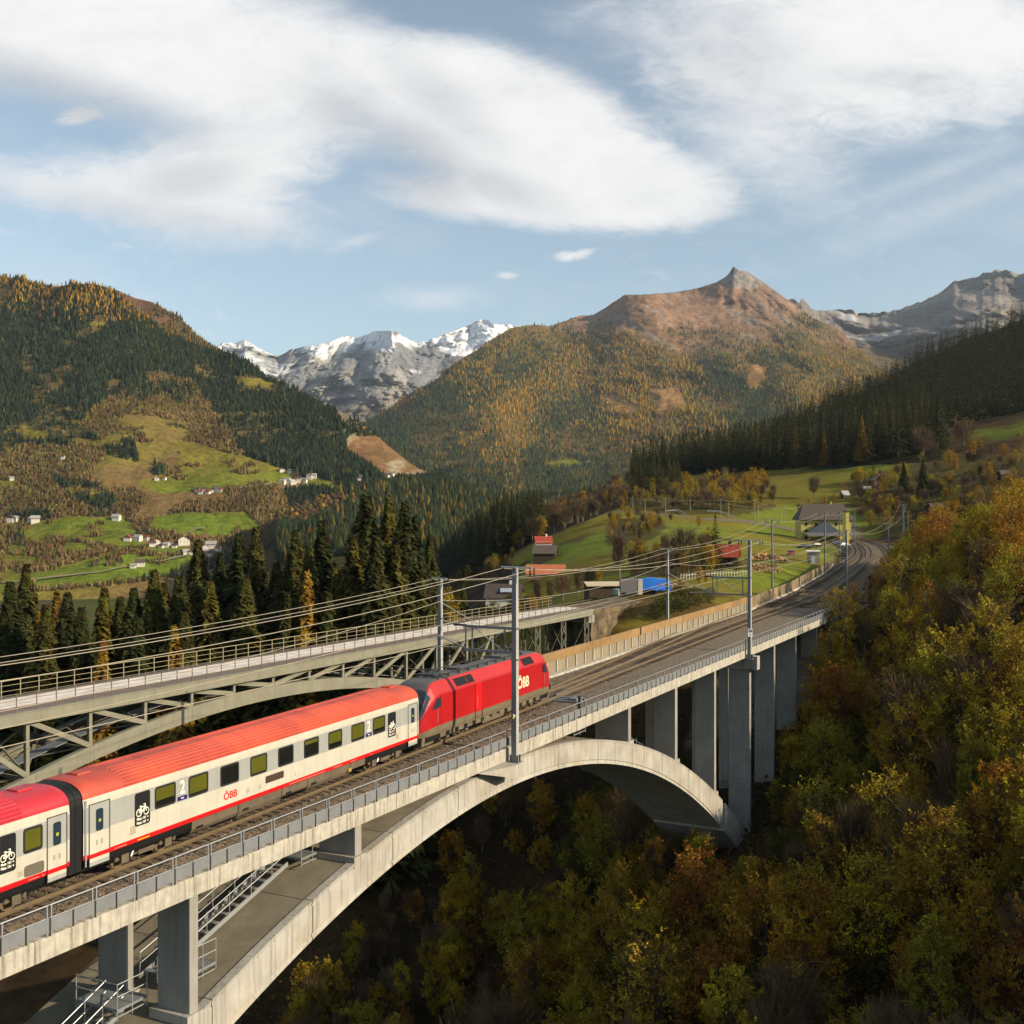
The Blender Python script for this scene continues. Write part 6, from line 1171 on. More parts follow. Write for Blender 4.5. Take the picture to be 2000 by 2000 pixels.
# cars by the station
def car(label, px, py, rot, colr, Yf=None):
    p = hit(px, py, 200, 470); t = thing('parked_car', label, 'car', p, 'cars parked by the station'); Mx = Matrix.Translation(p) @ Matrix.Rotation(rot, 4, 'Z'); q = lambda x, y, z: Mx @ Vector((x, y, z))
    pr = [(-2.1, .35), (-2.15, .75), (-1.75, .92), (-1.2, 1.42), (.35, 1.45), (1.05, .98), (2.0, .82), (2.1, .4)]
    m = MB(); m.loft([[q(x, y*(1 if z < 1 else .86), z) for x, z in pr] for y in (-.85, .85)], closed=True); m.build('body', mat('car_paint_'+'_'.join(str(int(v*100)) for v in colr), colr, .3, .05, spec=.6, coat=.5), t, bevel=.05)
    for sd in (-1, 1):
        m = MB(); m.poly([q(x, sd*(.80 if z < 1.05 else .745), z) for x, z in ((-1.35, .97), (-1.05, 1.36), (.25, 1.38), (.85, 1.0))], [(0, 1, 2, 3)]); m.build('side_window', M_lwin, t)
        for x in (-1.3, 1.3): m = MB(); m.tube([q(x, sd*.87, .33), q(x, sd*.70, .33)], .33, 12); m.build('wheel', M_black, t)
    m = MB(); m.poly([q(.42, -.66, 1.41), q(.42, .66, 1.41), q(1.02, .74, 1.01), q(1.02, -.74, 1.01)], [(0, 1, 2, 3)]); m.build('windscreen', M_lwin, t)
    for y in (-.6, .6): m = MB(); m.poly([q(2.105, y-.15, .6), q(2.105, y+.15, .6), q(2.09, y+.15, .72), q(2.09, y-.15, .72)], [(0, 1, 2, 3)]); m.build('headlight', M_plas, t)
car('dark parked car with bright windscreen left of the utility hut', 1570, 1072, R(190), (.02, .022, .03)); car('black parked car under the left end of the canopy', 1592, 1069, R(200), (.012, .012, .014)); car('dark blue parked car behind the slim mast', 1636, 1064, R(10), (.02, .03, .06)); car('silver parked car next to the blue one by the platform', 1649, 1068, R(20), (.35, .36, .38)); car('red parked car at the right end of the log heap', 1545, 1086, R(250), (.28, .02, .02))
# hillside poles
M_pole = mat('weathered_pole', (.30, .27, .21), .9, .2, 1.0)
pp = sorted([(1212, 975, 42), (1260, 1000, 26), (1300, 1002, 30), (1348, 998, 24), (1408, 1012, 38), (1423, 1016, 34), (1474, 1015, 40), (1481, 1020, 34), (1526, 1025, 34), (1533, 1020, 30), (1575, 1008, 24), (1195, 985, 22), (1236, 992, 22)])
tops = []; ORD_ = ['first', 'second', 'third', 'fourth', 'fifth', 'sixth', 'seventh', 'eighth', 'ninth', 'tenth', 'eleventh', 'twelfth', 'thirteenth']
for k, (px, py, hp) in enumerate(pp):
    p = hit(px, py, 300); hh_ = s_of(hp, p); t = thing('line_pole', f'slender pale line pole, {ORD_[k]} from the left in the row above the slope meadow', 'pole', p, 'line poles above the meadow'); m = MB(); m.tube([p-Z*.5, p+Z*hh_], [.16, .11], 6); m.build('shaft', M_pole, t); m = MB(); m.bar(p+Vector((-.9, 0, hh_-.6)), p+Vector((.9, 0, hh_-.6)), .1, .12); m.build('cross_arm', M_pole, t); tops.append((px, p+Z*(hh_-.5)))
tops.sort(key=lambda v: v[0])
wire('thin line wire strung between the hillside poles', [v for _, v in tops[::2]], .8, .05); wire('second thin line wire strung between the hillside poles', [v for _, v in tops[1::2]], .8, .05)
# guard rails and lane on the slope
for lb, pts in (('white guard rail on the lane left of the tall spruce', [(1302, 1001), (1325, 1000), (1338, 1007)]), ('white guard rail on the lane right of the tall spruce', [(1382, 1001), (1405, 1002), (1434, 1012)])):
    P_ = [hit(x, y, 300)+Z*.8 for x, y in pts]; t = thing('guard_rail', lb, 'guard rail', P_[0]-Z*.8)
    for a, b in zip(P_[:-1], P_[1:]): m = MB(); m.bar(a, b, .1, .55); m.build('beam', mat('guard_rail_white', (.42, .42, .40), .6, .1), t)
    for q_ in P_: m = MB(); m.bar(q_-Z*1.2, q_+Vector((0, .06, .2)), .15, .15); m.build('post', M_pole, t)
lane = [hit(x, y, 280) for x, y in ((1180, 1003), (1240, 1000), (1300, 1006), (1370, 1014), (1440, 1018), (1510, 1028), (1570, 1042), (1600, 1058))]
m = MB(); secs = []
for k, c_ in enumerate(lane):
    for f_ in ((0, .5) if k < len(lane)-1 else (0,)):
        c2_ = c_.lerp(lane[k+1], f_) if f_ else c_; secs.append([Vector((c2_.x, c2_.y+dy, gz(c2_.x, c2_.y+dy)+.12)) for dy in (-3, 0, 3)])
m.loft(secs, cap=False); tag(m.build('hillside_lane', mat('lane_gravel', (.15, .125, .08), .9, .2)), kind='structure')
# garden fence above the trackside lawn
gf = thing('garden_fence', 'low pale picket fence between the blue tarpaulin and the chalet', 'fence', hit(1360, 1130, 160)); me = mesh_of(MB().box(-.05, .05, -.05, .05, -.2, 1.1), 'picket', M_plas)
for px in np.arange(1330, 1462, 5.5): inst(me, 'picket', gf, Matrix.Translation(hit(px, 1133-(px-1330)*.06, 160)))
a, b = hit(1330, 1133, 160), hit(1461, 1125, 160); m = MB(); m.bar(a+Z*.8, b+Z*.8, .05, .07); m.build('rail', M_plas, gf)
# ------------------------------------------------------------------ villages on the left hillside
def on_hill(px, py, L=L1):
    tg = np.linspace(.002, 1, 400); X, Y, z, pg = L.P(np.full(400, float(px)), tg); i_ = int(np.argmin(np.abs(pg-py))); return Vector((X[i_], Y[i_], z[i_]))
VIL = [('houses in the valley village', 'white village house with a dark roof beside the bright valley meadow', [(252, 1053, 16, 't'), (262, 1049, 12, 'd'), (272, 1053, 17, 'g'), (288, 1051, 12, 't'), (300, 1064, 14, 'd'), (309, 1060, 13, 't'), (317, 1067, 11, 'd'), (327, 1065, 13, 'g'), (336, 1062, 12, 't'), (343, 1067, 11, 'd'), (361, 1060, 25, 't'), (366, 1080, 15, 'g'), (377, 1081, 17, 'd'), (404, 1072, 16, 'g'), (415, 1068, 22, 'g'), (410, 1083, 12, 'd'), (428, 1073, 13, 't')]),
       ('houses in the hillside hamlet', 'small house in the dark-roofed hamlet below the slope meadow', [(388, 958, 11, 'd'), (394, 962, 11, 't'), (401, 958, 11, 'd'), (408, 962, 12, 't'), (416, 959, 11, 'd'), (425, 956, 14, 'd'), (432, 957, 10, 't')]),
       ('houses in the right hillside hamlet', 'pale house in the hamlet at the right end of the slope meadow', [(554, 942, 12, 'g'), (564, 940, 13, 'g'), (574, 942, 13, 'd'), (585, 937, 12, 'd'), (597, 938, 9, 'g'), (606, 931, 13, 'd'), (615, 930, 10, 'g'), (552, 919, 11, 'd'), (568, 921, 9, 'g')]),
       ('houses of the left farm', 'long pale farm house on the terrace under the dark row of spruces', [(24, 1014, 17, 'd'), (34, 1015, 13, 'g'), (62, 1016, 13, 'd'), (72, 1016, 18, 'g')]),
       ('lone buildings on the left hillside', 'lone pale building standing on the left hillside', [(230, 1013, 17, 'g'), (308, 936, 9, 'd'), (323, 934, 8, 't'), (276, 1103, 20, 'd'), (262, 1107, 12, 'g'), (125, 893, 8, 'd'), (26, 935, 9, 'g')]),
       ('houses below the dry slope', 'pale house at the foot of the dry brown slope', [(702, 936, 9, 'g'), (765, 927, 12, 'g'), (757, 930, 9, 'd'), (705, 930, 8, 'd')])]
rm = {'t': M_tile, 'd': M_tileb, 'g': mat('pale_grey_roof', (.34, .33, .31), .8, .1)}
ORD = ['first', 'second', 'third', 'fourth', 'fifth', 'sixth', 'seventh', 'eighth', 'ninth', 'tenth', 'eleventh', 'twelfth', 'thirteenth', 'fourteenth', 'fifteenth', 'sixteenth', 'seventeenth', 'eighteenth', 'nineteenth', 'twentieth']
RN = {'t': 'red-roofed', 'd': 'dark-roofed', 'g': 'grey-roofed'}
for g_, lb, hs in VIL:
    hs = sorted(hs); place = {'houses in the valley village': 'in the village beside the valley meadow', 'houses in the hillside hamlet': 'in the hamlet below the slope meadow', 'houses in the right hillside hamlet': 'in the hamlet right of the meadow', 'houses of the left farm': 'on the farm terrace at the left edge', 'lone buildings on the left hillside': 'of the lone buildings on the left hillside', 'houses below the dry slope': 'at the foot of the dry brown slope'}[g_]
    for k, (px, py, wpx, rc) in enumerate(hs):
        lb = f'small {RN[rc]} house, {ORD[k]} from the left {place}'
        p = on_hill(px, py); w_ = s_of(wpx, p)*.85; house('village_house', lb, 'house', p+Vector((0, -6, 0)), w_, w_*.75, w_*.36, w_*.30, random.uniform(-.5, .5), M_plas, rm[rc], random.choice('xy'), M_woodb if k % 3 == 0 else None, 3, group=g_, over=w_*.08, chim=False, sink=8)
for k, (px, py, wpx, rc) in enumerate([(884, 1021, 9, 't'), (888, 1026, 12, 'd'), (896, 1022, 10, 'g'), (905, 1027, 9, 'g')]):
    p = on_hill(px, py, V1); w_ = s_of(wpx, p); house('village_house', f'small {RN[rc]} house, {ORD[k]} from the left in the valley gap beside the dark spur', 'house', p, w_, w_*.7, w_*.35, w_*.3, random.uniform(-.5, .5), M_plas, rm[rc], 'x', None, 3, group='houses in the valley gap', over=w_*.08, chim=False, sink=8)
for px, py, wpx in [(1150, 902, 6), (1141, 918, 7), (1158, 905, 5)]:
    p = on_hill(px, py, M1); w_ = s_of(wpx, p); house('village_house', 'tiny pale house by the clearing at the foot of the larch mountain', 'house', p, w_, w_*.7, w_*.4, w_*.3, 0, M_plas, M_tileb, 'x', None, 0, group='houses by the clearing', over=w_*.08, chim=False, sink=10)
# pale tracks in the valley
def hill_path(name, pts, wpx, L=L1):
    m = MB(); secs = []
    for (px, py) in pts: secs.append([on_hill(px, py+o_*wpx, L)+Vector((0, -4, 3)) for o_ in (-.5, .5)])
    m.loft(secs, cap=False); tag(m.build(name, mat('pale_track', (.24, .20, .11), .9, .15)), kind='structure')
hill_path('valley_track', [(305, 1099), (320, 1098), (340, 1092), (358, 1089), (372, 1086)], 2.5); hill_path('meadow_track', [(352, 1056), (365, 1051), (372, 1042), (388, 1034), (401, 1033)], 2.5); hill_path('slope_track', [(430, 957), (470, 955), (510, 949), (550, 945)], 2.0); hill_path('floor_track', [(0, 1139), (60, 1136), (120, 1128), (200, 1119), (250, 1108)], 2.0)
# ================================================================== trees and shrubs
M_bark = mat('bark', (.06, .045, .032), .95, .3, 2.0); M_barkp = mat('pale_bark', (.16, .13, .09), .95, .3, 2.0)
L_autumn = leaf_mat('autumn_leaves', [(.21, .19, .018), (.31, .245, .020), (.40, .26, .020), (.25, .215, .022), (.35, .17, .020), (.24, .205, .020), (.28, .11, .020), (.34, .265, .022)], .45, .25)
L_gold = leaf_mat('golden_leaves', [(.29, .22, .018), (.38, .24, .016), (.34, .17, .016), (.23, .195, .018)], .4, .25)
L_green = leaf_mat('green_shrub_leaves', [(.07, .085, .014), (.10, .10, .016), (.06, .065, .014)], .4, .25)
L_spruce = leaf_mat('spruce_needles', [(.030, .034, .010), (.042, .044, .011), (.022, .028, .010), (.056, .052, .012)], .45, .1)
L_spruce2 = leaf_mat('olive_spruce_needles', [(.068, .062, .013), (.050, .050, .012), (.085, .072, .013)], .45, .15)
L_larch = leaf_mat('larch_needles', [(.20, .11, .014), (.15, .10, .014)], .35, .2)
L_twig = leaf_mat('bare_twigs', [(.11, .075, .04), (.14, .09, .045), (.09, .062, .04)], .3, .0)
def quads(c, size, rg, flat=0.0, stretch=1.0):  # n random leaf quads round the centres c
    n = len(c); a = rg.normal(0, 1, (n, 3)); a[:, 2] *= (1-flat); a /= np.linalg.norm(a, axis=1)[:, None]; b = np.cross(a, rg.normal(0, 1, (n, 3))); b /= np.linalg.norm(b, axis=1)[:, None]+1e-9
    s = size*rg.uniform(.6, 1.4, (n, 1)); a = a*s*stretch; b = b*s*.6
    return np.stack([c-a, c+b*.9-a*.1, c+a, c-b*.9+a*.1], 1).reshape(-1, 3), (np.arange(n)[:, None]*4+np.arange(4)[None])
def leafy(name, h, r, nl, leaf, seed, mt, base=.18, blobs=26, top=1.0, up=0.0, bark=None):
    rg = np.random.default_rng(seed); m = MB(); th = h*.85
    m.tube([(0, 0, -.6), (rg.normal(0, .05), rg.normal(0, .05), th*.5), (rg.normal(0, .2), rg.normal(0, .2), th)], [h*.020+.04, h*.013+.02, .02], 6)
    cs = []; rs = []
    for k in range(blobs):
        f = base+(1-base)*((k+.5)/blobs)**.9; prof = math.sin(math.pi*min(1, (f-base*.7)/(1.04-base*.7)))**.7; a = k*2.4+rg.uniform(-.5, .5); q = r*prof*math.sqrt(rg.uniform(.15, 1))
        c = np.array([math.cos(a)*q, math.sin(a)*q, h*f*top]); cs.append(c); rs.append(r*rg.uniform(.22, .40)*(.55+.6*prof))
        z0 = max(h*.12, c[2]-q*1.1-h*.04); m.tube([(0, 0, z0), tuple(c*np.array([.45, .45, 1])+np.array([0, 0, (z0-c[2])*.35])), tuple(c)], [.035+h*.004, .025, .01], 4, cap=False)
    tr = mesh_of(m, name+'_trunk', bark or M_bark)
    w = np.array(rs)**2; k = rg.choice(blobs, nl, p=w/w.sum()); d = rg.normal(0, 1, (nl, 3)); d /= np.linalg.norm(d, axis=1)[:, None]; rad = np.array(rs)[k][:, None]*rg.uniform(.25, 1.0, (nl, 1))**.55
    tw = 16; ns = nl//tw+1; k = rg.choice(blobs, ns, p=w/w.sum()); d = rg.normal(0, 1, (ns, 3)); d[:, 2] = np.abs(d[:, 2])*.7+.35+up; d /= np.linalg.norm(d, axis=1)[:, None]   # twigs: rising sprays out of each clump
    st_ = np.array(cs)[k]+rg.normal(0, .42, (ns, 3))*np.array(rs)[k][:, None]; ln = np.array(rs)[k][:, None]*rg.uniform(.5, 1.5, (ns, 1))
    tq = rg.uniform(0, 1, (ns, tw, 1)); c = (st_[:, None]+d[:, None]*ln[:, None]*tq+rg.normal(0, .11, (ns, tw, 3))*(1.25-tq)).reshape(-1, 3); V, F = quads(c, leaf, rg, .2); cr = np_mesh(name+'_crown', V, F, [mt]); return tr, cr
def conifer(name, h, r, tiers, br, seed, mt, droop=.35, fr=5, sparse=0.0, bark=None, fill=0):
    rg = np.random.default_rng(seed); m = MB(); m.tube([(0, 0, -.8), (0, 0, h*.5), (0, 0, h*.98)], [h*.016+.03, h*.009+.02, .015], 6); tr = mesh_of(m, name+'_trunk', bark or M_bark); T = []
    for k in range(tiers):
        f = (k+rg.uniform(-.2, .2))/tiers; z = h*(.07+.91*max(0, f)); R_ = r*1.2*((1-f)**.98)*rg.uniform(.75, 1.2)+.10; nb = max(4, int(br*(1-.45*f)))
        for j in range(nb):
            if rg.uniform() < sparse: continue
            a = 2*math.pi*(j+rg.uniform(-.4, .4))/nb+k*1.3; L_ = R_*rg.uniform(.65, 1.12); dx, dy = math.cos(a), math.sin(a); px_, py_ = -dy, dx; dr = droop*rg.uniform(.6, 1.3)
            for q in range(fr):
                t0 = .12+.88*q/fr; t1 = t0+1.0/fr*1.15; w_ = L_*.26*(1.1-t0*.75)*rg.uniform(.7, 1.3); zz = lambda t: z-L_*dr*(t**1.5)+L_*.10*max(0, t-.75)
                p0 = np.array([dx*L_*t0, dy*L_*t0, zz(t0)]); p1 = np.array([dx*L_*t1, dy*L_*t1, zz(t1)]); sd = np.array([px_, py_, 0])*w_; dn = np.array([0, 0, -w_*rg.uniform(.5, 1.2)])
                T.append([p0, p1+sd*.2, p0+sd+dn*.7+(p1-p0)*.6]); T.append([p0, p0-sd+dn*.7+(p1-p0)*.6, p1-sd*.2])
                if q > 0: T.append([p0+(p1-p0)*.1, p1, (p0+p1)/2+dn*1.3])
    if fill:                                      # needle sprays hanging through the crown, thicker along the boughs
        f = rg.uniform(0, 1, fill*6)**1.35; a = rg.uniform(0, 6.28, fill*6); bough = vnoise(a*5/3.14*1.6, f*tiers*.55, seed)*.6+vnoise(a*3, f*tiers*.25, seed+5)*.4; k = np.where(bough > .40)[0][:fill]; f = f[k]; a = a[k]
        rr = r*1.2*((1-f)**1.0)*(.38+.90*bough[k])*rg.uniform(.55, 1.0, len(k))+.05; c = np.stack([np.cos(a)*rr, np.sin(a)*rr, h*(.06+.93*f)-rr*droop*.8], -1); out = np.stack([np.cos(a), np.sin(a), np.full(len(k), -.75)], -1)*(h*.022)*rg.uniform(.6, 1.3, (len(k), 1))*(1.15-.6*f)[:, None]
        sd = np.stack([-np.sin(a), np.cos(a), rg.normal(0, .3, len(k))], -1)*(h*.011)*rg.uniform(.6, 1.3, (len(k), 1)); T2 = np.stack([c-sd, c+sd, c+out], 1).reshape(-1, 3); T = np.concatenate([np.array(T).reshape(-1, 3), T2])
    T = np.array(T).reshape(-1, 3); cr = np_mesh(name+'_crown', T, np.arange(len(T)).reshape(-1, 3), [mt]); return tr, cr
def twiggy(name, h, r, n, seed, mt, spread=1.0):
    rg = np.random.default_rng(seed); m = MB(); m.tube([(0, 0, -.5), (0, 0, h*.35)], [h*.022+.03, h*.014+.02], 6); T = []
    for k in range(9):
        a = k*2.4; q = r*rg.uniform(.3, .7); m.tube([(0, 0, h*.22), (math.cos(a)*q*.5, math.sin(a)*q*.5, h*.5), (math.cos(a)*q, math.sin(a)*q, h*.82)], [.05+h*.005, .04, .012], 4, cap=False)
    tr = mesh_of(m, name+'_trunk', M_barkp)
    for k in range(n):
        a = rg.uniform(0, 6.28); e = rg.uniform(0, 1); q = r*spread*math.sqrt(e)*rg.uniform(.5, 1); z0 = h*rg.uniform(.25, .75); L_ = h*rg.uniform(.12, .3); b = np.array([math.cos(a)*q*.55, math.sin(a)*q*.55, z0]); d = np.array([math.cos(a)*q*.45, math.sin(a)*q*.45, L_])+rg.normal(0, .12*r, 3); w_ = np.cross(d, rg.normal(0, 1, 3)); w_ = w_/np.linalg.norm(w_)*(.018+h*.0022)
        T.append([b-w_, b+w_, b+d]); mid = b+d*.4
        for _ in range(3): d2 = d*rg.uniform(.25, .5)+rg.normal(0, .16*r, 3); T.append([mid-w_*.7, mid+w_*.7, mid+d2])
    T = np.array(T).reshape(-1, 3); return tr, np_mesh(name+'_crown', T, np.arange(len(T)).reshape(-1, 3), [mt])
def plant(kind, label, cat, group, meshes, p, sc, rot=None, name=None, sz=None):
    t = thing(name or kind, label, cat, p, group); a = random.uniform(0, 6.28) if rot is None else rot; Mx = Matrix.Translation(p) @ Matrix.Rotation(a, 4, 'Z') @ Matrix.Diagonal((sc, sc, sz or sc, 1))
    inst(meshes[0], 'trunk', t, Mx); inst(meshes[1], 'crown', t, Mx); return t
# -- unit trees
AUT = [leafy('autumn_a', 9, 2.7, 9000, .095, 1, L_autumn, .10, 34), leafy('autumn_b', 9, 2.1, 7500, .09, 2, L_autumn, .08, 28, up=.3), leafy('autumn_c', 9, 2.9, 7500, .10, 3, L_autumn, .14, 38), leafy('autumn_d', 9, 2.5, 4600, .085, 4, L_autumn, .12, 30, bark=M_barkp, up=.4), leafy('autumn_e', 9, 1.8, 7000, .09, 5, L_autumn, .06, 26, up=.7)]
GOLD_T = [leafy('golden_a', 8, 2.1, 7000, .09, 11, L_gold, .1, 28, up=.4), leafy('golden_b', 8, 2.5, 6000, .095, 12, L_gold, .1, 30)]
SHRUB = [leafy('shrub_a', 4, 1.8, 3600, .08, 21, L_green, .05, 18, up=.4), leafy('shrub_b', 4, 1.6, 3400, .08, 22, L_gold, .05, 16, up=.4)]
SPR = [conifer('spruce_a', 30, 6.3, 44, 9, 31, L_spruce, fill=5200), conifer('spruce_b', 30, 5.2, 46, 9, 32, L_spruce, .45, fill=4800), conifer('spruce_c', 30, 6.8, 42, 9, 33, L_spruce2, .5, fill=5200), conifer('spruce_d', 30, 5.6, 44, 9, 34, L_spruce2, .4, sparse=.1, fill=4600)]
LAR = [conifer('larch_a', 26, 4.2, 34, 8, 41, L_larch, .15, 4, .2, fill=2600)]
SPM = [conifer('slope_spruce_a', 26, 4.6, 18, 6, 51, L_spruce, .35, 2, fill=800), conifer('slope_spruce_b', 26, 4.0, 19, 6, 52, L_spruce, .4, 2, fill=800), conifer('slope_spruce_c', 26, 4.4, 18, 6, 53, L_spruce2, .35, 2, .15, fill=700)]
TWG = [twiggy('bare_a', 9, 3.0, 420, 61, L_twig), twiggy('bare_b', 9, 2.4, 380, 62, L_twig, .8), twiggy('bare_c', 9, 3.8, 520, 63, L_twig, 1.1)]
# -- tall spruces behind the old bridge
tops_ = [(52, 1097, 165), (20, 1130, 150), (132, 1151, 150), (204, 1143, 150), (235, 1161, 155), (261, 1143, 150), (301, 1108, 150), (321, 1133, 158), (386, 1050, 160), (430, 1076, 165), (466, 1037, 158), (500, 1024, 165), (540, 1090, 150), (578, 1029, 152), (629, 1011, 158), (604, 1060, 148), (655, 1100, 150), (715, 957, 152), (690, 1040, 145), (759, 962, 156), (790, 975, 150), (810, 1003, 158), (839, 1040, 165), (735, 1040, 142), (775, 1060, 146), (350, 1120, 148), (410, 1130, 145), (160, 1180, 146), (90, 1175, 146), (480, 1120, 146), (-20, 1120, 155), (270, 1200, 142), (360, 1190, 142), (560, 1150, 140), (640, 1150, 140), (820, 1090, 150)]
tops_.sort(); SUF = lambda n: f"{n}{'th' if 10 < n % 100 < 14 else {1: 'st', 2: 'nd', 3: 'rd'}.get(n % 10, 'th')}"
for k, (px, py, Y) in enumerate(tops_):
    X = (px-1000)*Y/FPX; zb_ = gz(X, Y); h_ = CAMH+(HOR-py)*Y/FPX-zb_; h_ = max(14, h_)
    big = {(715, 957): 'tallest spruce of the row, with the highest pointed top behind the old bridge', (386, 1050): 'pointed spruce in front of the village roofs, left part of the row', (52, 1097): 'ragged broad spruce at the left end of the row', (839, 1040): 'last spruce of the row, next to the green slope'}.get((px, py), f'dark spruce behind the old steel bridge, {SUF(k+1)} from the left in the row')
    plant('spruce_tree', big, 'spruce', 'tall spruces behind the old bridge', SPR[k % 4], Vector((X, Y, zb_)), h_/30*random.uniform(1.0, 1.25), sz=h_/30)
for k, (px, py, Y) in enumerate([(111, 1148, 155), (75, 1190, 148), (600, 1110, 140), (200, 1230, 140), (340, 1215, 138)]):
    X = (px-1000)*Y/FPX; zb_ = gz(X, Y); h_ = max(12, CAMH+(HOR-py)*Y/FPX-zb_); plant('larch_tree', 'golden larch glowing between the dark spruces of the row', 'larch', 'larches in the spruce row', LAR[0], Vector((X, Y, zb_)), h_/26)
k = 0
for _ in range(900):                             # younger trees filling the bank below them
    X = random.uniform(-100, -6); Y = random.uniform(114, 240); d = OB.n.dot(Vector((X, Y, 0))-OB.o)
    px = 1000+X*FPX/Y
    if d > -11 or px < -60 or px > 890: continue
    zb_ = gz(X, Y); h_ = random.uniform(9, 21); py = HOR+(CAMH-zb_-h_)*FPX/Y
    if py > 1330: continue
    if py < np.interp(px, [0, 300, 500, 700, 850], [1200, 1190, 1120, 1080, 1120]): continue
    if k % 3: plant('young_spruce', 'young spruce on the shaded bank below the tall row', 'spruce', 'young spruces below the row', SPM[k % 3], Vector((X, Y, zb_)), h_/26*1.2)
    else: plant('autumn_tree', 'small yellowing tree between the spruces behind the old bridge', 'tree', 'small trees among the spruces', AUT[k % 5], Vector((X, Y, zb_)), h_/10)
    k += 1
    if k > 150: break
# -- dark spruces on the spur left of the hamlet
k = 0; SPURT = []
for _ in range(3500):
    Y = random.uniform(400, 780); px = random.uniform(855, 1215); X = (px-1000)*Y/FPX; zb_ = gz(X, Y); pyb = HOR+(CAMH-zb_)*FPX/Y; h_ = random.uniform(19, 27); pyt = pyb-h_*FPX/Y
    lo_ = np.interp(px, [855, 900, 940, 1000, 1060, 1110, 1160, 1215], [1035, 1005, 975, 964, 964, 944, 932, 916]); hi_ = np.interp(px, [855, 950, 1000, 1100, 1215], [1140, 1115, 1075, 1030, 985])
    if pyt < lo_ or pyb > hi_: continue
    SPURT.append((Y, X, zb_-.5, h_)); k += 1
    if k > 330: break
SPURT.sort(); extra0 = [(x, y, zz, h_) for y, x, zz, h_ in SPURT[90:]]
for k, (Y, X, zb_, h_) in enumerate(SPURT[:90]): plant('spruce_tree', 'dark spruce in the black wood on the spur left of the hamlet', 'spruce', 'spruces of the dark spur', SPM[k % 2], Vector((X, Y, zb_)), h_/26*1.15)
# -- wooded slope on the right
px = rng.uniform(1236, 2080, 3000); t = rng.uniform(.01, 1, 3000)**.9; X, Y, z, py = F1.P(px, t); ordr = np.argsort(Y); kept = []; extra = []
for i_ in ordr:
    if px[i_] > 1840 and t[i_] < .22: continue
    if any((X[i_]-q[0])**2+(Y[i_]-q[1])**2 < 21 for q in kept[-200:]): continue
    kept.append((X[i_], Y[i_])); h_ = random.uniform(20, 31); sp_ = Vector((X[i_], Y[i_], z[i_]-.5))
    if len(kept) <= 170:
        wh = random.random(); plant('spruce_tree', 'shaded spruce of the dense wood on the right slope', 'spruce', 'spruces of the right slope wood', SPM[2 if wh < .22 else int(wh*2)], sp_, h_/26*1.1)
    else: extra.append((X[i_], Y[i_], z[i_]-.5, h_))
def joined(name, ex, src_, lb):
    nv = len(src_.vertices); co = np.empty(nv*3, np.float32); src_.vertices.foreach_get('co', co); co = co.reshape(-1, 3); Vs = []
    for x, y, zz, h_ in ex:
        a = random.uniform(0, 6.28); c_, s_ = math.cos(a), math.sin(a); q = co*(h_/26)*np.array([1.1, 1.1, 1]); Vs.append(np.stack([q[:, 0]*c_-q[:, 1]*s_+x, q[:, 0]*s_+q[:, 1]*c_+y, q[:, 2]+zz], -1))
    Vs = np.concatenate(Vs); o = obj(name, np_mesh(name, Vs, np.arange(len(Vs)).reshape(-1, 3), [L_spruce])); tag(o, lb, 'forest', kind='stuff')
SPL = conifer('distant_spruce', 26, 4.6, 14, 5, 57, L_spruce, .35, 2, fill=300)[1]
joined('upper_slope_forest', extra, SPL, 'dark spruce wood covering the upper part of the right slope'); joined('spur_forest', extra0, SPL, 'black spruce wood on the crest of the spur left of the hamlet')
for px_, py_, h_ in [(1683, 905, 34), (1610, 912, 24), (1900, 800, 24), (1655, 905, 18)]:
    yr, _ = F1.r(px_); yf, _ = F1.f(px_); tt = float(np.clip((yf-py_)/(yf-yr), .01, 1)); X, Y, z, _q = F1.P(np.array([px_]), np.array([tt])); plant('larch_tree', 'golden larch at the foot of the right slope wood' if px_ != 1683 else 'tall bright golden larch in front of the right slope wood', 'larch', 'larches of the right slope', LAR[0], Vector((X[0], Y[0], z[0])), h_/26*.8)
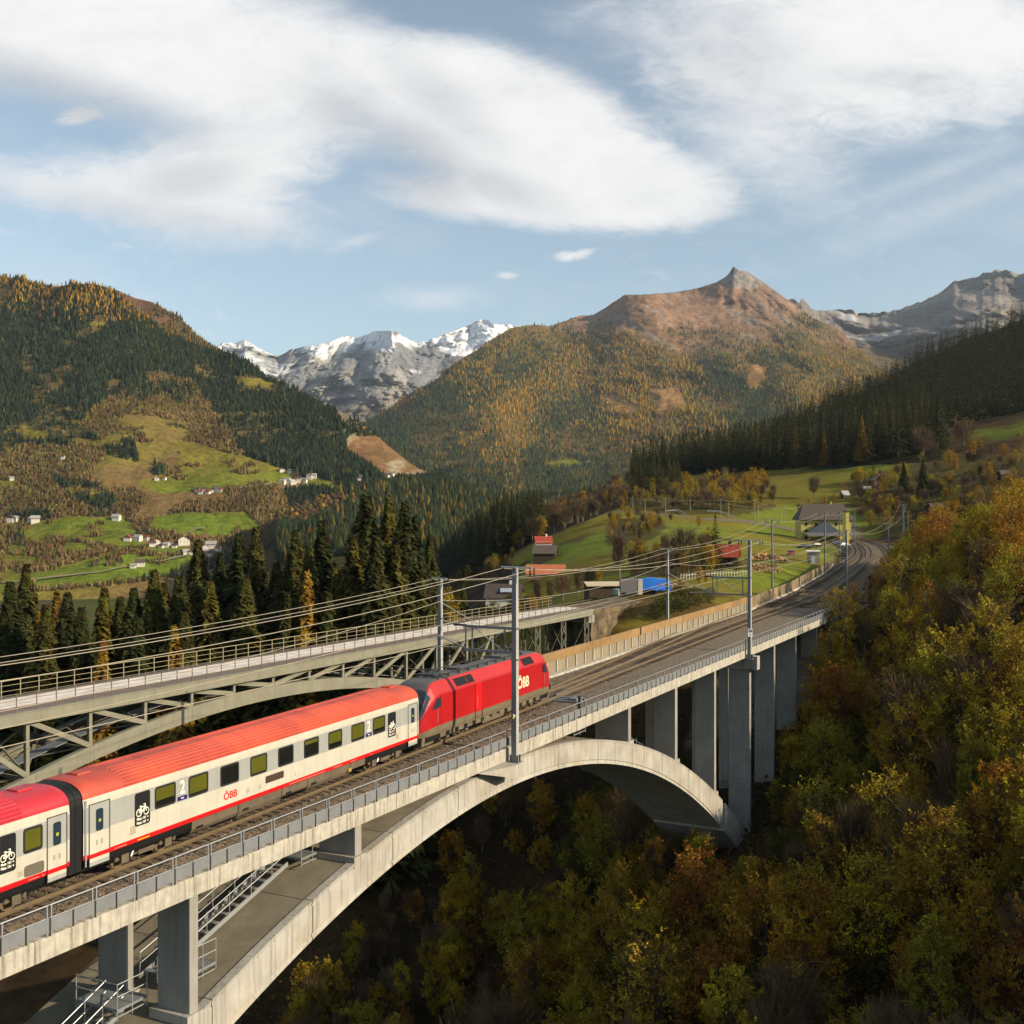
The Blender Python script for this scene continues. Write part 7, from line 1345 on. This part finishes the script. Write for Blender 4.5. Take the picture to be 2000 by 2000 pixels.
# -- autumn wood in the gorge and beside the tracks
CLEAR = [(-100, 1250), (700, 940), (1500, 950), (1660, 960), (1735, 1000), (1745, 1075), (1690, 1110), (1652, 1135), (1630, 1215), (1588, 1300), (1558, 1375), (1522, 1425), (1492, 1550), (1467, 1655), (1430, 1680), (1400, 1620), (1300, 1530), (1150, 1490), (1000, 1520), (880, 1600), (700, 1760), (540, 1920), (480, 2010), (-100, 2010)]
def blocked(X, Y, zb_, h_, r_):
    pts = []
    for f_ in (.35, .6, .8, 1.0):
        for o_ in (-1, 0, 1): pts.append((1000+(X+o_*r_*(.8 if f_ < 1 else .1))*FPX/Y, HOR+(CAMH-zb_-h_*f_)*FPX/Y))
    a = np.array(pts); return in_poly(a[:, 0], a[:, 1], CLEAR).any()
cnt = 0; placed = []
for px, py, Y in [(1642, 1150, 150), (1668, 1138, 158), (1700, 1122, 165), (1728, 1112, 170), (1622, 1235, 140), (1600, 1305, 132), (1652, 1210, 140), (1690, 1185, 148), (1640, 1300, 128), (1580, 1375, 125), (1545, 1440, 122), (1610, 1400, 118), (1670, 1290, 132), (1720, 1240, 138), (1515, 1520, 118), (1560, 1540, 112), (1500, 1620, 114)]:
    X = (px-1000)*Y/FPX; zb_ = gz(X, Y); h_ = min(15, CAMH+(HOR-py)*Y/FPX-zb_)
    if h_ > 3: placed.append((X, Y)); plant('autumn_tree', 'tall yellow-green tree crowding the last piers of the concrete bridge', 'tree', 'trees by the last piers', (AUT[0], AUT[2], GOLD_T[0], AUT[4])[len(placed) % 4], Vector((X, Y, zb_-.2)), h_/(8 if len(placed) % 4 == 2 else 9)*1.0)
lab = ['yellow-green autumn tree on the dark gorge slope below the bridge', 'rust and gold autumn tree beside the tracks on the right slope', 'dim autumn tree under the concrete arch']
for _ in range(9000):
    Y = 48+random.random()**1.1*225; px = random.uniform(560, 2080); X = (px-1000)*Y/FPX; zb_ = gz(X, Y); rd_ = float(rail_dist(np.array(X), np.array(Y)))
    pyb = HOR+(CAMH-zb_)*FPX/Y
    if pyb > 2380: continue
    if Y > 140 and rd_ < 9.0: continue
    if Y <= 140 and rd_ < -16: continue
    h_ = random.uniform(5.5, 11.5) if Y < 150 else random.uniform(6, 12)
    if px < 1200 and Y > 105: h_ *= .8
    if Y < 150 and abs(rd_) < 9.5 and zb_+h_ > -6: continue
    r_ = h_*.27
    if blocked(X, Y, zb_, h_, r_): continue
    if any((X-q[0])**2+(Y-q[1])**2 < (1.15 if Y < 120 else 1.5)**2*5.2 for q in placed): continue
    placed.append((X, Y)); k = random.randrange(9); lb = lab[2] if px < 1150 else (lab[1] if Y > 140 else lab[0])
    g_ = {lab[0]: 'autumn trees of the gorge slope', lab[1]: 'autumn trees beside the tracks', lab[2]: 'trees under the arch'}[lb]
    if px < 1000: k = 8 if random.random() < .7 else k
    if k < 6: plant('autumn_tree', lb, 'tree', g_, AUT[k % 5], Vector((X, Y, zb_-.2)), h_/9)
    elif k < 7: plant('autumn_tree', lb, 'tree', g_, GOLD_T[cnt % 2], Vector((X, Y, zb_-.2)), h_/8)
    else: plant('bare_tree', 'leafless grey-brown tree among the autumn trees of the gorge', 'tree', 'bare trees of the gorge', TWG[cnt % 3], Vector((X, Y, zb_-.2)), h_/9)
    cnt += 1
    if cnt >= 275: break
print('gorge trees', cnt)
sh = 0
for _ in range(5000):                            # shrubs and saplings between and below them
    Y = random.uniform(62, 150); px = random.uniform(560, 1700); X = (px-1000)*Y/FPX; zb_ = gz(X, Y); h_ = random.uniform(2.5, 5.5); pyt = HOR+(CAMH-zb_-h_)*FPX/Y
    if pyt > 2040 or zb_ > -12 and abs(float(rail_dist(np.array(X), np.array(Y)))) < 12: continue
    if blocked(X, Y, zb_, h_, h_*.25): continue
    k = random.randrange(4) if px > 1050 else random.choice((1, 2, 3, 3)); plant('gorge_shrub', 'feathery olive or brown shrub on the shaded gorge slope', 'shrub', 'shrubs of the gorge', (SHRUB+[AUT[1], TWG[0]])[k], Vector((X, Y, zb_-.2)), h_/(4 if k < 2 else 9)); sh += 1
    if sh >= 290: break
# undergrowth
n = 70000; Y = 45+rng.uniform(0, 1, n)**1.2*200; px = rng.uniform(400, 2080, n); X = (px-1000)*Y/FPX; z = ground(X, Y); rd_ = rail_dist(X, Y); pyb = HOR+(CAMH-z)*FPX/Y
k = (pyb < 2150) & ((rd_ > 10.5) | (z < -9)) & (fbm(X/5, Y/5, 3, 9) > .36); c = np.stack([X, Y, z+rng.uniform(0, 1.3, n)], -1)[k]; V, F = quads(c, .22, rng, .2)
tag(obj('undergrowth', np_mesh('undergrowth', V, F, [leaf_mat('undergrowth_leaves', [(.075, .050, .016), (.075, .050, .016)], .7, .1)])), 'low brown and olive undergrowth on the gorge slope', 'undergrowth', kind='stuff')
# -- hamlet trees and bushes
def at_hit(kind, label, cat, group, mesh, px, pyb, hpx, hu, y0=150.0): p = hit(px, pyb, y0); h_ = s_of(hpx, p); plant(kind, label, cat, group, mesh, p-Vector((0, 0, .15)), h_/hu)
at_hit('spruce_tree', 'single narrow dark spruce in the middle of the hamlet meadow', 'spruce', None, SPM[0], 1397, 1112, 112, 26)
at_hit('spruce_tree', 'dark round-topped fir left of the twin firs above the station', 'fir', None, SPM[0], 1706, 948, 48, 26, 300); at_hit('spruce_tree', 'dark fir above the station, left of the twin firs', 'fir', None, SPR[0], 1765, 968, 70, 30, 250); at_hit('spruce_tree', 'pointed dark fir above the tracks, right of the twin firs', 'fir', None, SPR[1], 1803, 970, 80, 30, 250)
at_hit('spruce_tree', 'bushy dark spruce beside the cottage with the roof window', 'spruce', None, SPR[2], 905, 1200, 62, 30, 170)
at_hit('bare_tree', 'broad leafless tree on the slope meadow left of the narrow spruce', 'tree', None, TWG[2], 1335, 1112, 90, 9); at_hit('bare_tree', 'thin leafless tree standing in the slope meadow above the trailer', 'tree', None, TWG[1], 1210, 1128, 100, 9)
at_hit('bare_tree', 'round leafless tree before the right slope wood', 'tree', None, TWG[2], 1803, 900, 70, 9, 350); at_hit('bare_tree', 'round leafless tree on the upper right meadow edge', 'tree', None, TWG[2], 1882, 880, 66, 9, 350); at_hit('bare_tree', 'low leafless tree behind the station meadow', 'tree', None, TWG[0], 1590, 975, 50, 9, 350)
for px, py, hp, kd in [(1190, 985, 50, 'b'), (1215, 1000, 40, 'a'), (1250, 985, 46, 'b'), (1275, 975, 44, 'a'), (1295, 990, 50, 'b'), (1320, 975, 46, 'a'), (1345, 985, 50, 'a'), (1370, 970, 55, 'b'), (1395, 975, 48, 'g'), (1420, 975, 50, 'b'), (1440, 980, 44, 'g'), (1455, 968, 56, 'g'), (1470, 965, 66, 'g'), (1490, 972, 40, 'b'), (1510, 975, 42, 'b'), (1240, 960, 34, 'a'), (1290, 950, 36, 'b'), (1340, 950, 38, 'a'), (1400, 948, 40, 'a'), (1365, 1030, 30, 'a'), (1310, 1020, 26, 'b'), (1220, 1040, 24, 'b'), (1250, 1036, 26, 'b'), (1280, 1034, 26, 'b'), (1610, 985, 24, 'g'), (1630, 983, 26, 'g'), (1725, 965, 34, 'g'), (1740, 990, 30, 'a'), (1690, 1005, 30, 'g'), (1710, 1010, 34, 'b'), (1735, 1015, 36, 'a'), (1560, 1000, 26, 'b'), (1580, 990, 24, 'g'), (1780, 1000, 40, 'a'), (1820, 960, 44, 'a'), (1850, 955, 40, 'b'), (1890, 950, 44, 'a'), (1930, 945, 46, 'a'), (1970, 960, 50, 'a'), (1870, 985, 50, 'a'), (1910, 985, 50, 'g'), (1950, 990, 56, 'a'), (1995, 985, 60, 'a'), (1830, 1020, 50, 'g')]:
    lb, cat_, ms, hu = {'a': ('olive and rust autumn tree in the hedges round the hamlet meadows', 'tree', random.choice(AUT), 9), 'b': ('leafless brown tree in the hedges round the hamlet meadows', 'tree', random.choice(TWG), 9), 'g': ('golden yellow tree in the hedges round the hamlet meadows', 'tree', random.choice(GOLD_T), 8)}[kd]
    at_hit('hedge_tree' if kd != 'b' else 'bare_tree', lb, cat_, 'hedge trees of the hamlet, '+{'a': 'rusty', 'b': 'bare', 'g': 'golden'}[kd], ms, px, py, hp*.75, hu, 300)
for px, py, hp, kd in [(1050, 1185, 60, 'b'), (1075, 1180, 55, 'b'), (1100, 1175, 60, 'b'), (1130, 1165, 60, 'b'), (1150, 1150, 50, 'b'), (1168, 1140, 40, 'g'), (1040, 1200, 40, 'g'), (1060, 1195, 34, 'g'), (1010, 1205, 34, 'g'), (965, 1205, 30, 's'), (1300, 1205, 46, 's'), (1325, 1200, 50, 's'), (1345, 1192, 44, 's'), (1365, 1185, 36, 's'), (1385, 1178, 30, 's'), (1330, 1165, 36, 'g'), (1365, 1140, 34, 'g'), (1378, 1138, 26, 'g'), (1240, 1135, 36, 'b'), (1270, 1125, 40, 'b'), (1300, 1120, 40, 'b'), (1360, 1118, 34, 'b'), (1410, 1120, 20, 's'), (1440, 1118, 24, 's'), (1000, 1190, 30, 's'), (945, 1215, 34, 's'), (1285, 1212, 40, 's')]:
    lb, cat_, ms, hu, nm = {'b': ('leafless bush between the cottage and the woodshed lawn', 'bush', random.choice(TWG), 9, 'bare_bush'), 'g': ('small golden bush near the old bridge end and the lawn', 'bush', GOLD_T[0], 8, 'golden_bush'), 's': ('green shrub behind the noise wall or by the lawn', 'shrub', SHRUB[0], 4, 'green_shrub')}[kd]
    at_hit(nm, lb, cat_, {'b': 'bare bushes of the hamlet', 'g': 'golden bushes of the hamlet', 's': 'green shrubs of the hamlet'}[kd], ms, px, py, hp, hu)

HEDGES = [([(905, 1130), (1000, 1085), (1100, 1035), (1215, 985), (1240, 965), (1215, 945), (1100, 1000), (1000, 1050), (900, 1095)], 110, 5, 12, 330), ([(1215, 985), (1180, 1000), (1205, 935), (1270, 945), (1480, 925), (1515, 985), (1440, 1003), (1300, 1000)], 150, 4, 8, 380), ([(1185, 1020), (1290, 1010), (1300, 1030), (1250, 1062), (1185, 1060)], 34, 3, 6, 300), ([(1225, 1085), (1390, 1070), (1395, 1125), (1310, 1128), (1235, 1120)], 50, 3, 6, 200), ([(1640, 945), (1770, 930), (1790, 1010), (1750, 1040), (1690, 1030), (1660, 985)], 60, 4, 9, 250), ([(1780, 880), (2010, 860), (2010, 1000), (1850, 1010), (1790, 1000)], 90, 4, 9, 220), ([(870, 1150), (1000, 1085), (1020, 1100), (930, 1150), (880, 1210)], 30, 4, 8, 200)]
for P_, n_, h0, h1, y0 in HEDGES:
    a = np.array(P_); c_ = 0
    for _ in range(n_*8):
        px, py = random.uniform(a[:, 0].min(), a[:, 0].max()), random.uniform(a[:, 1].min(), a[:, 1].max())
        if not in_poly(np.array([px]), np.array([py]), P_)[0]: continue
        p = hit(px, py, y0)
        if p.y > 785 or rail_dist(p.x, p.y) > -7 and rail_dist(p.x, p.y) < 12: continue
        h_ = random.uniform(h0, h1); k = random.random()
        if k < (.85 if y0 == 330 else .5): plant('bare_bush', 'leafless brown bush in the scrub round the hamlet', 'bush', 'bare scrub round the hamlet', random.choice(TWG), p, h_/9)
        elif k < .85: plant('hedge_tree', 'olive and rust autumn tree in the hedges round the hamlet meadows', 'tree', 'hedge trees of the hamlet, rusty', random.choice(AUT), p, h_/9)
        else: plant('hedge_tree', 'golden yellow tree in the hedges round the hamlet meadows', 'tree', 'hedge trees of the hamlet, golden', random.choice(GOLD_T), p, h_/8)
        c_ += 1
        if c_ >= n_: break

for k in range(60):
    px, py = random.uniform(1215, 1330), random.uniform(925, 968)
    p = hit(px, py, 450)
    if p.y < 780: plant('dark_fir', 'dark fir at the upper edge of the hamlet scrub', 'fir', 'firs above the scrub', SPM[k % 3], p, random.uniform(10, 18)/26)
# ================================================================== air
dg = [np.array(o.bound_box) @ np.array(o.matrix_world.to_3x3()).T for o in scene.objects if o.type == 'MESH' and not o.parent]
zmin = min(a[:, 2].min() for a in dg)-1; zmax = max(a[:, 2].max() for a in dg)+40
m = MB(); m.box(-30000, 30000, -600, 28000, zmin, zmax); hz = m.build('haze', None); hz.data.materials.clear()
hm = bpy.data.materials.new('haze_air'); hm.use_nodes = True; N = hm.node_tree.nodes; N.remove(N['Principled BSDF']); pv = N.new('ShaderNodeVolumePrincipled'); pv.inputs['Color'].default_value = (.70, .84, 1.0, 1); pv.inputs['Density'].default_value = HAZE; pv.inputs['Anisotropy'].default_value = 0.15
hm.node_tree.links.new(pv.outputs[0], N['Material Output'].inputs['Volume']); hm.cycles.homogeneous_volume = True
hz.data.materials.append(hm); tag(hz, 'thin bluish mountain haze filling the valley', 'haze', kind='stuff')
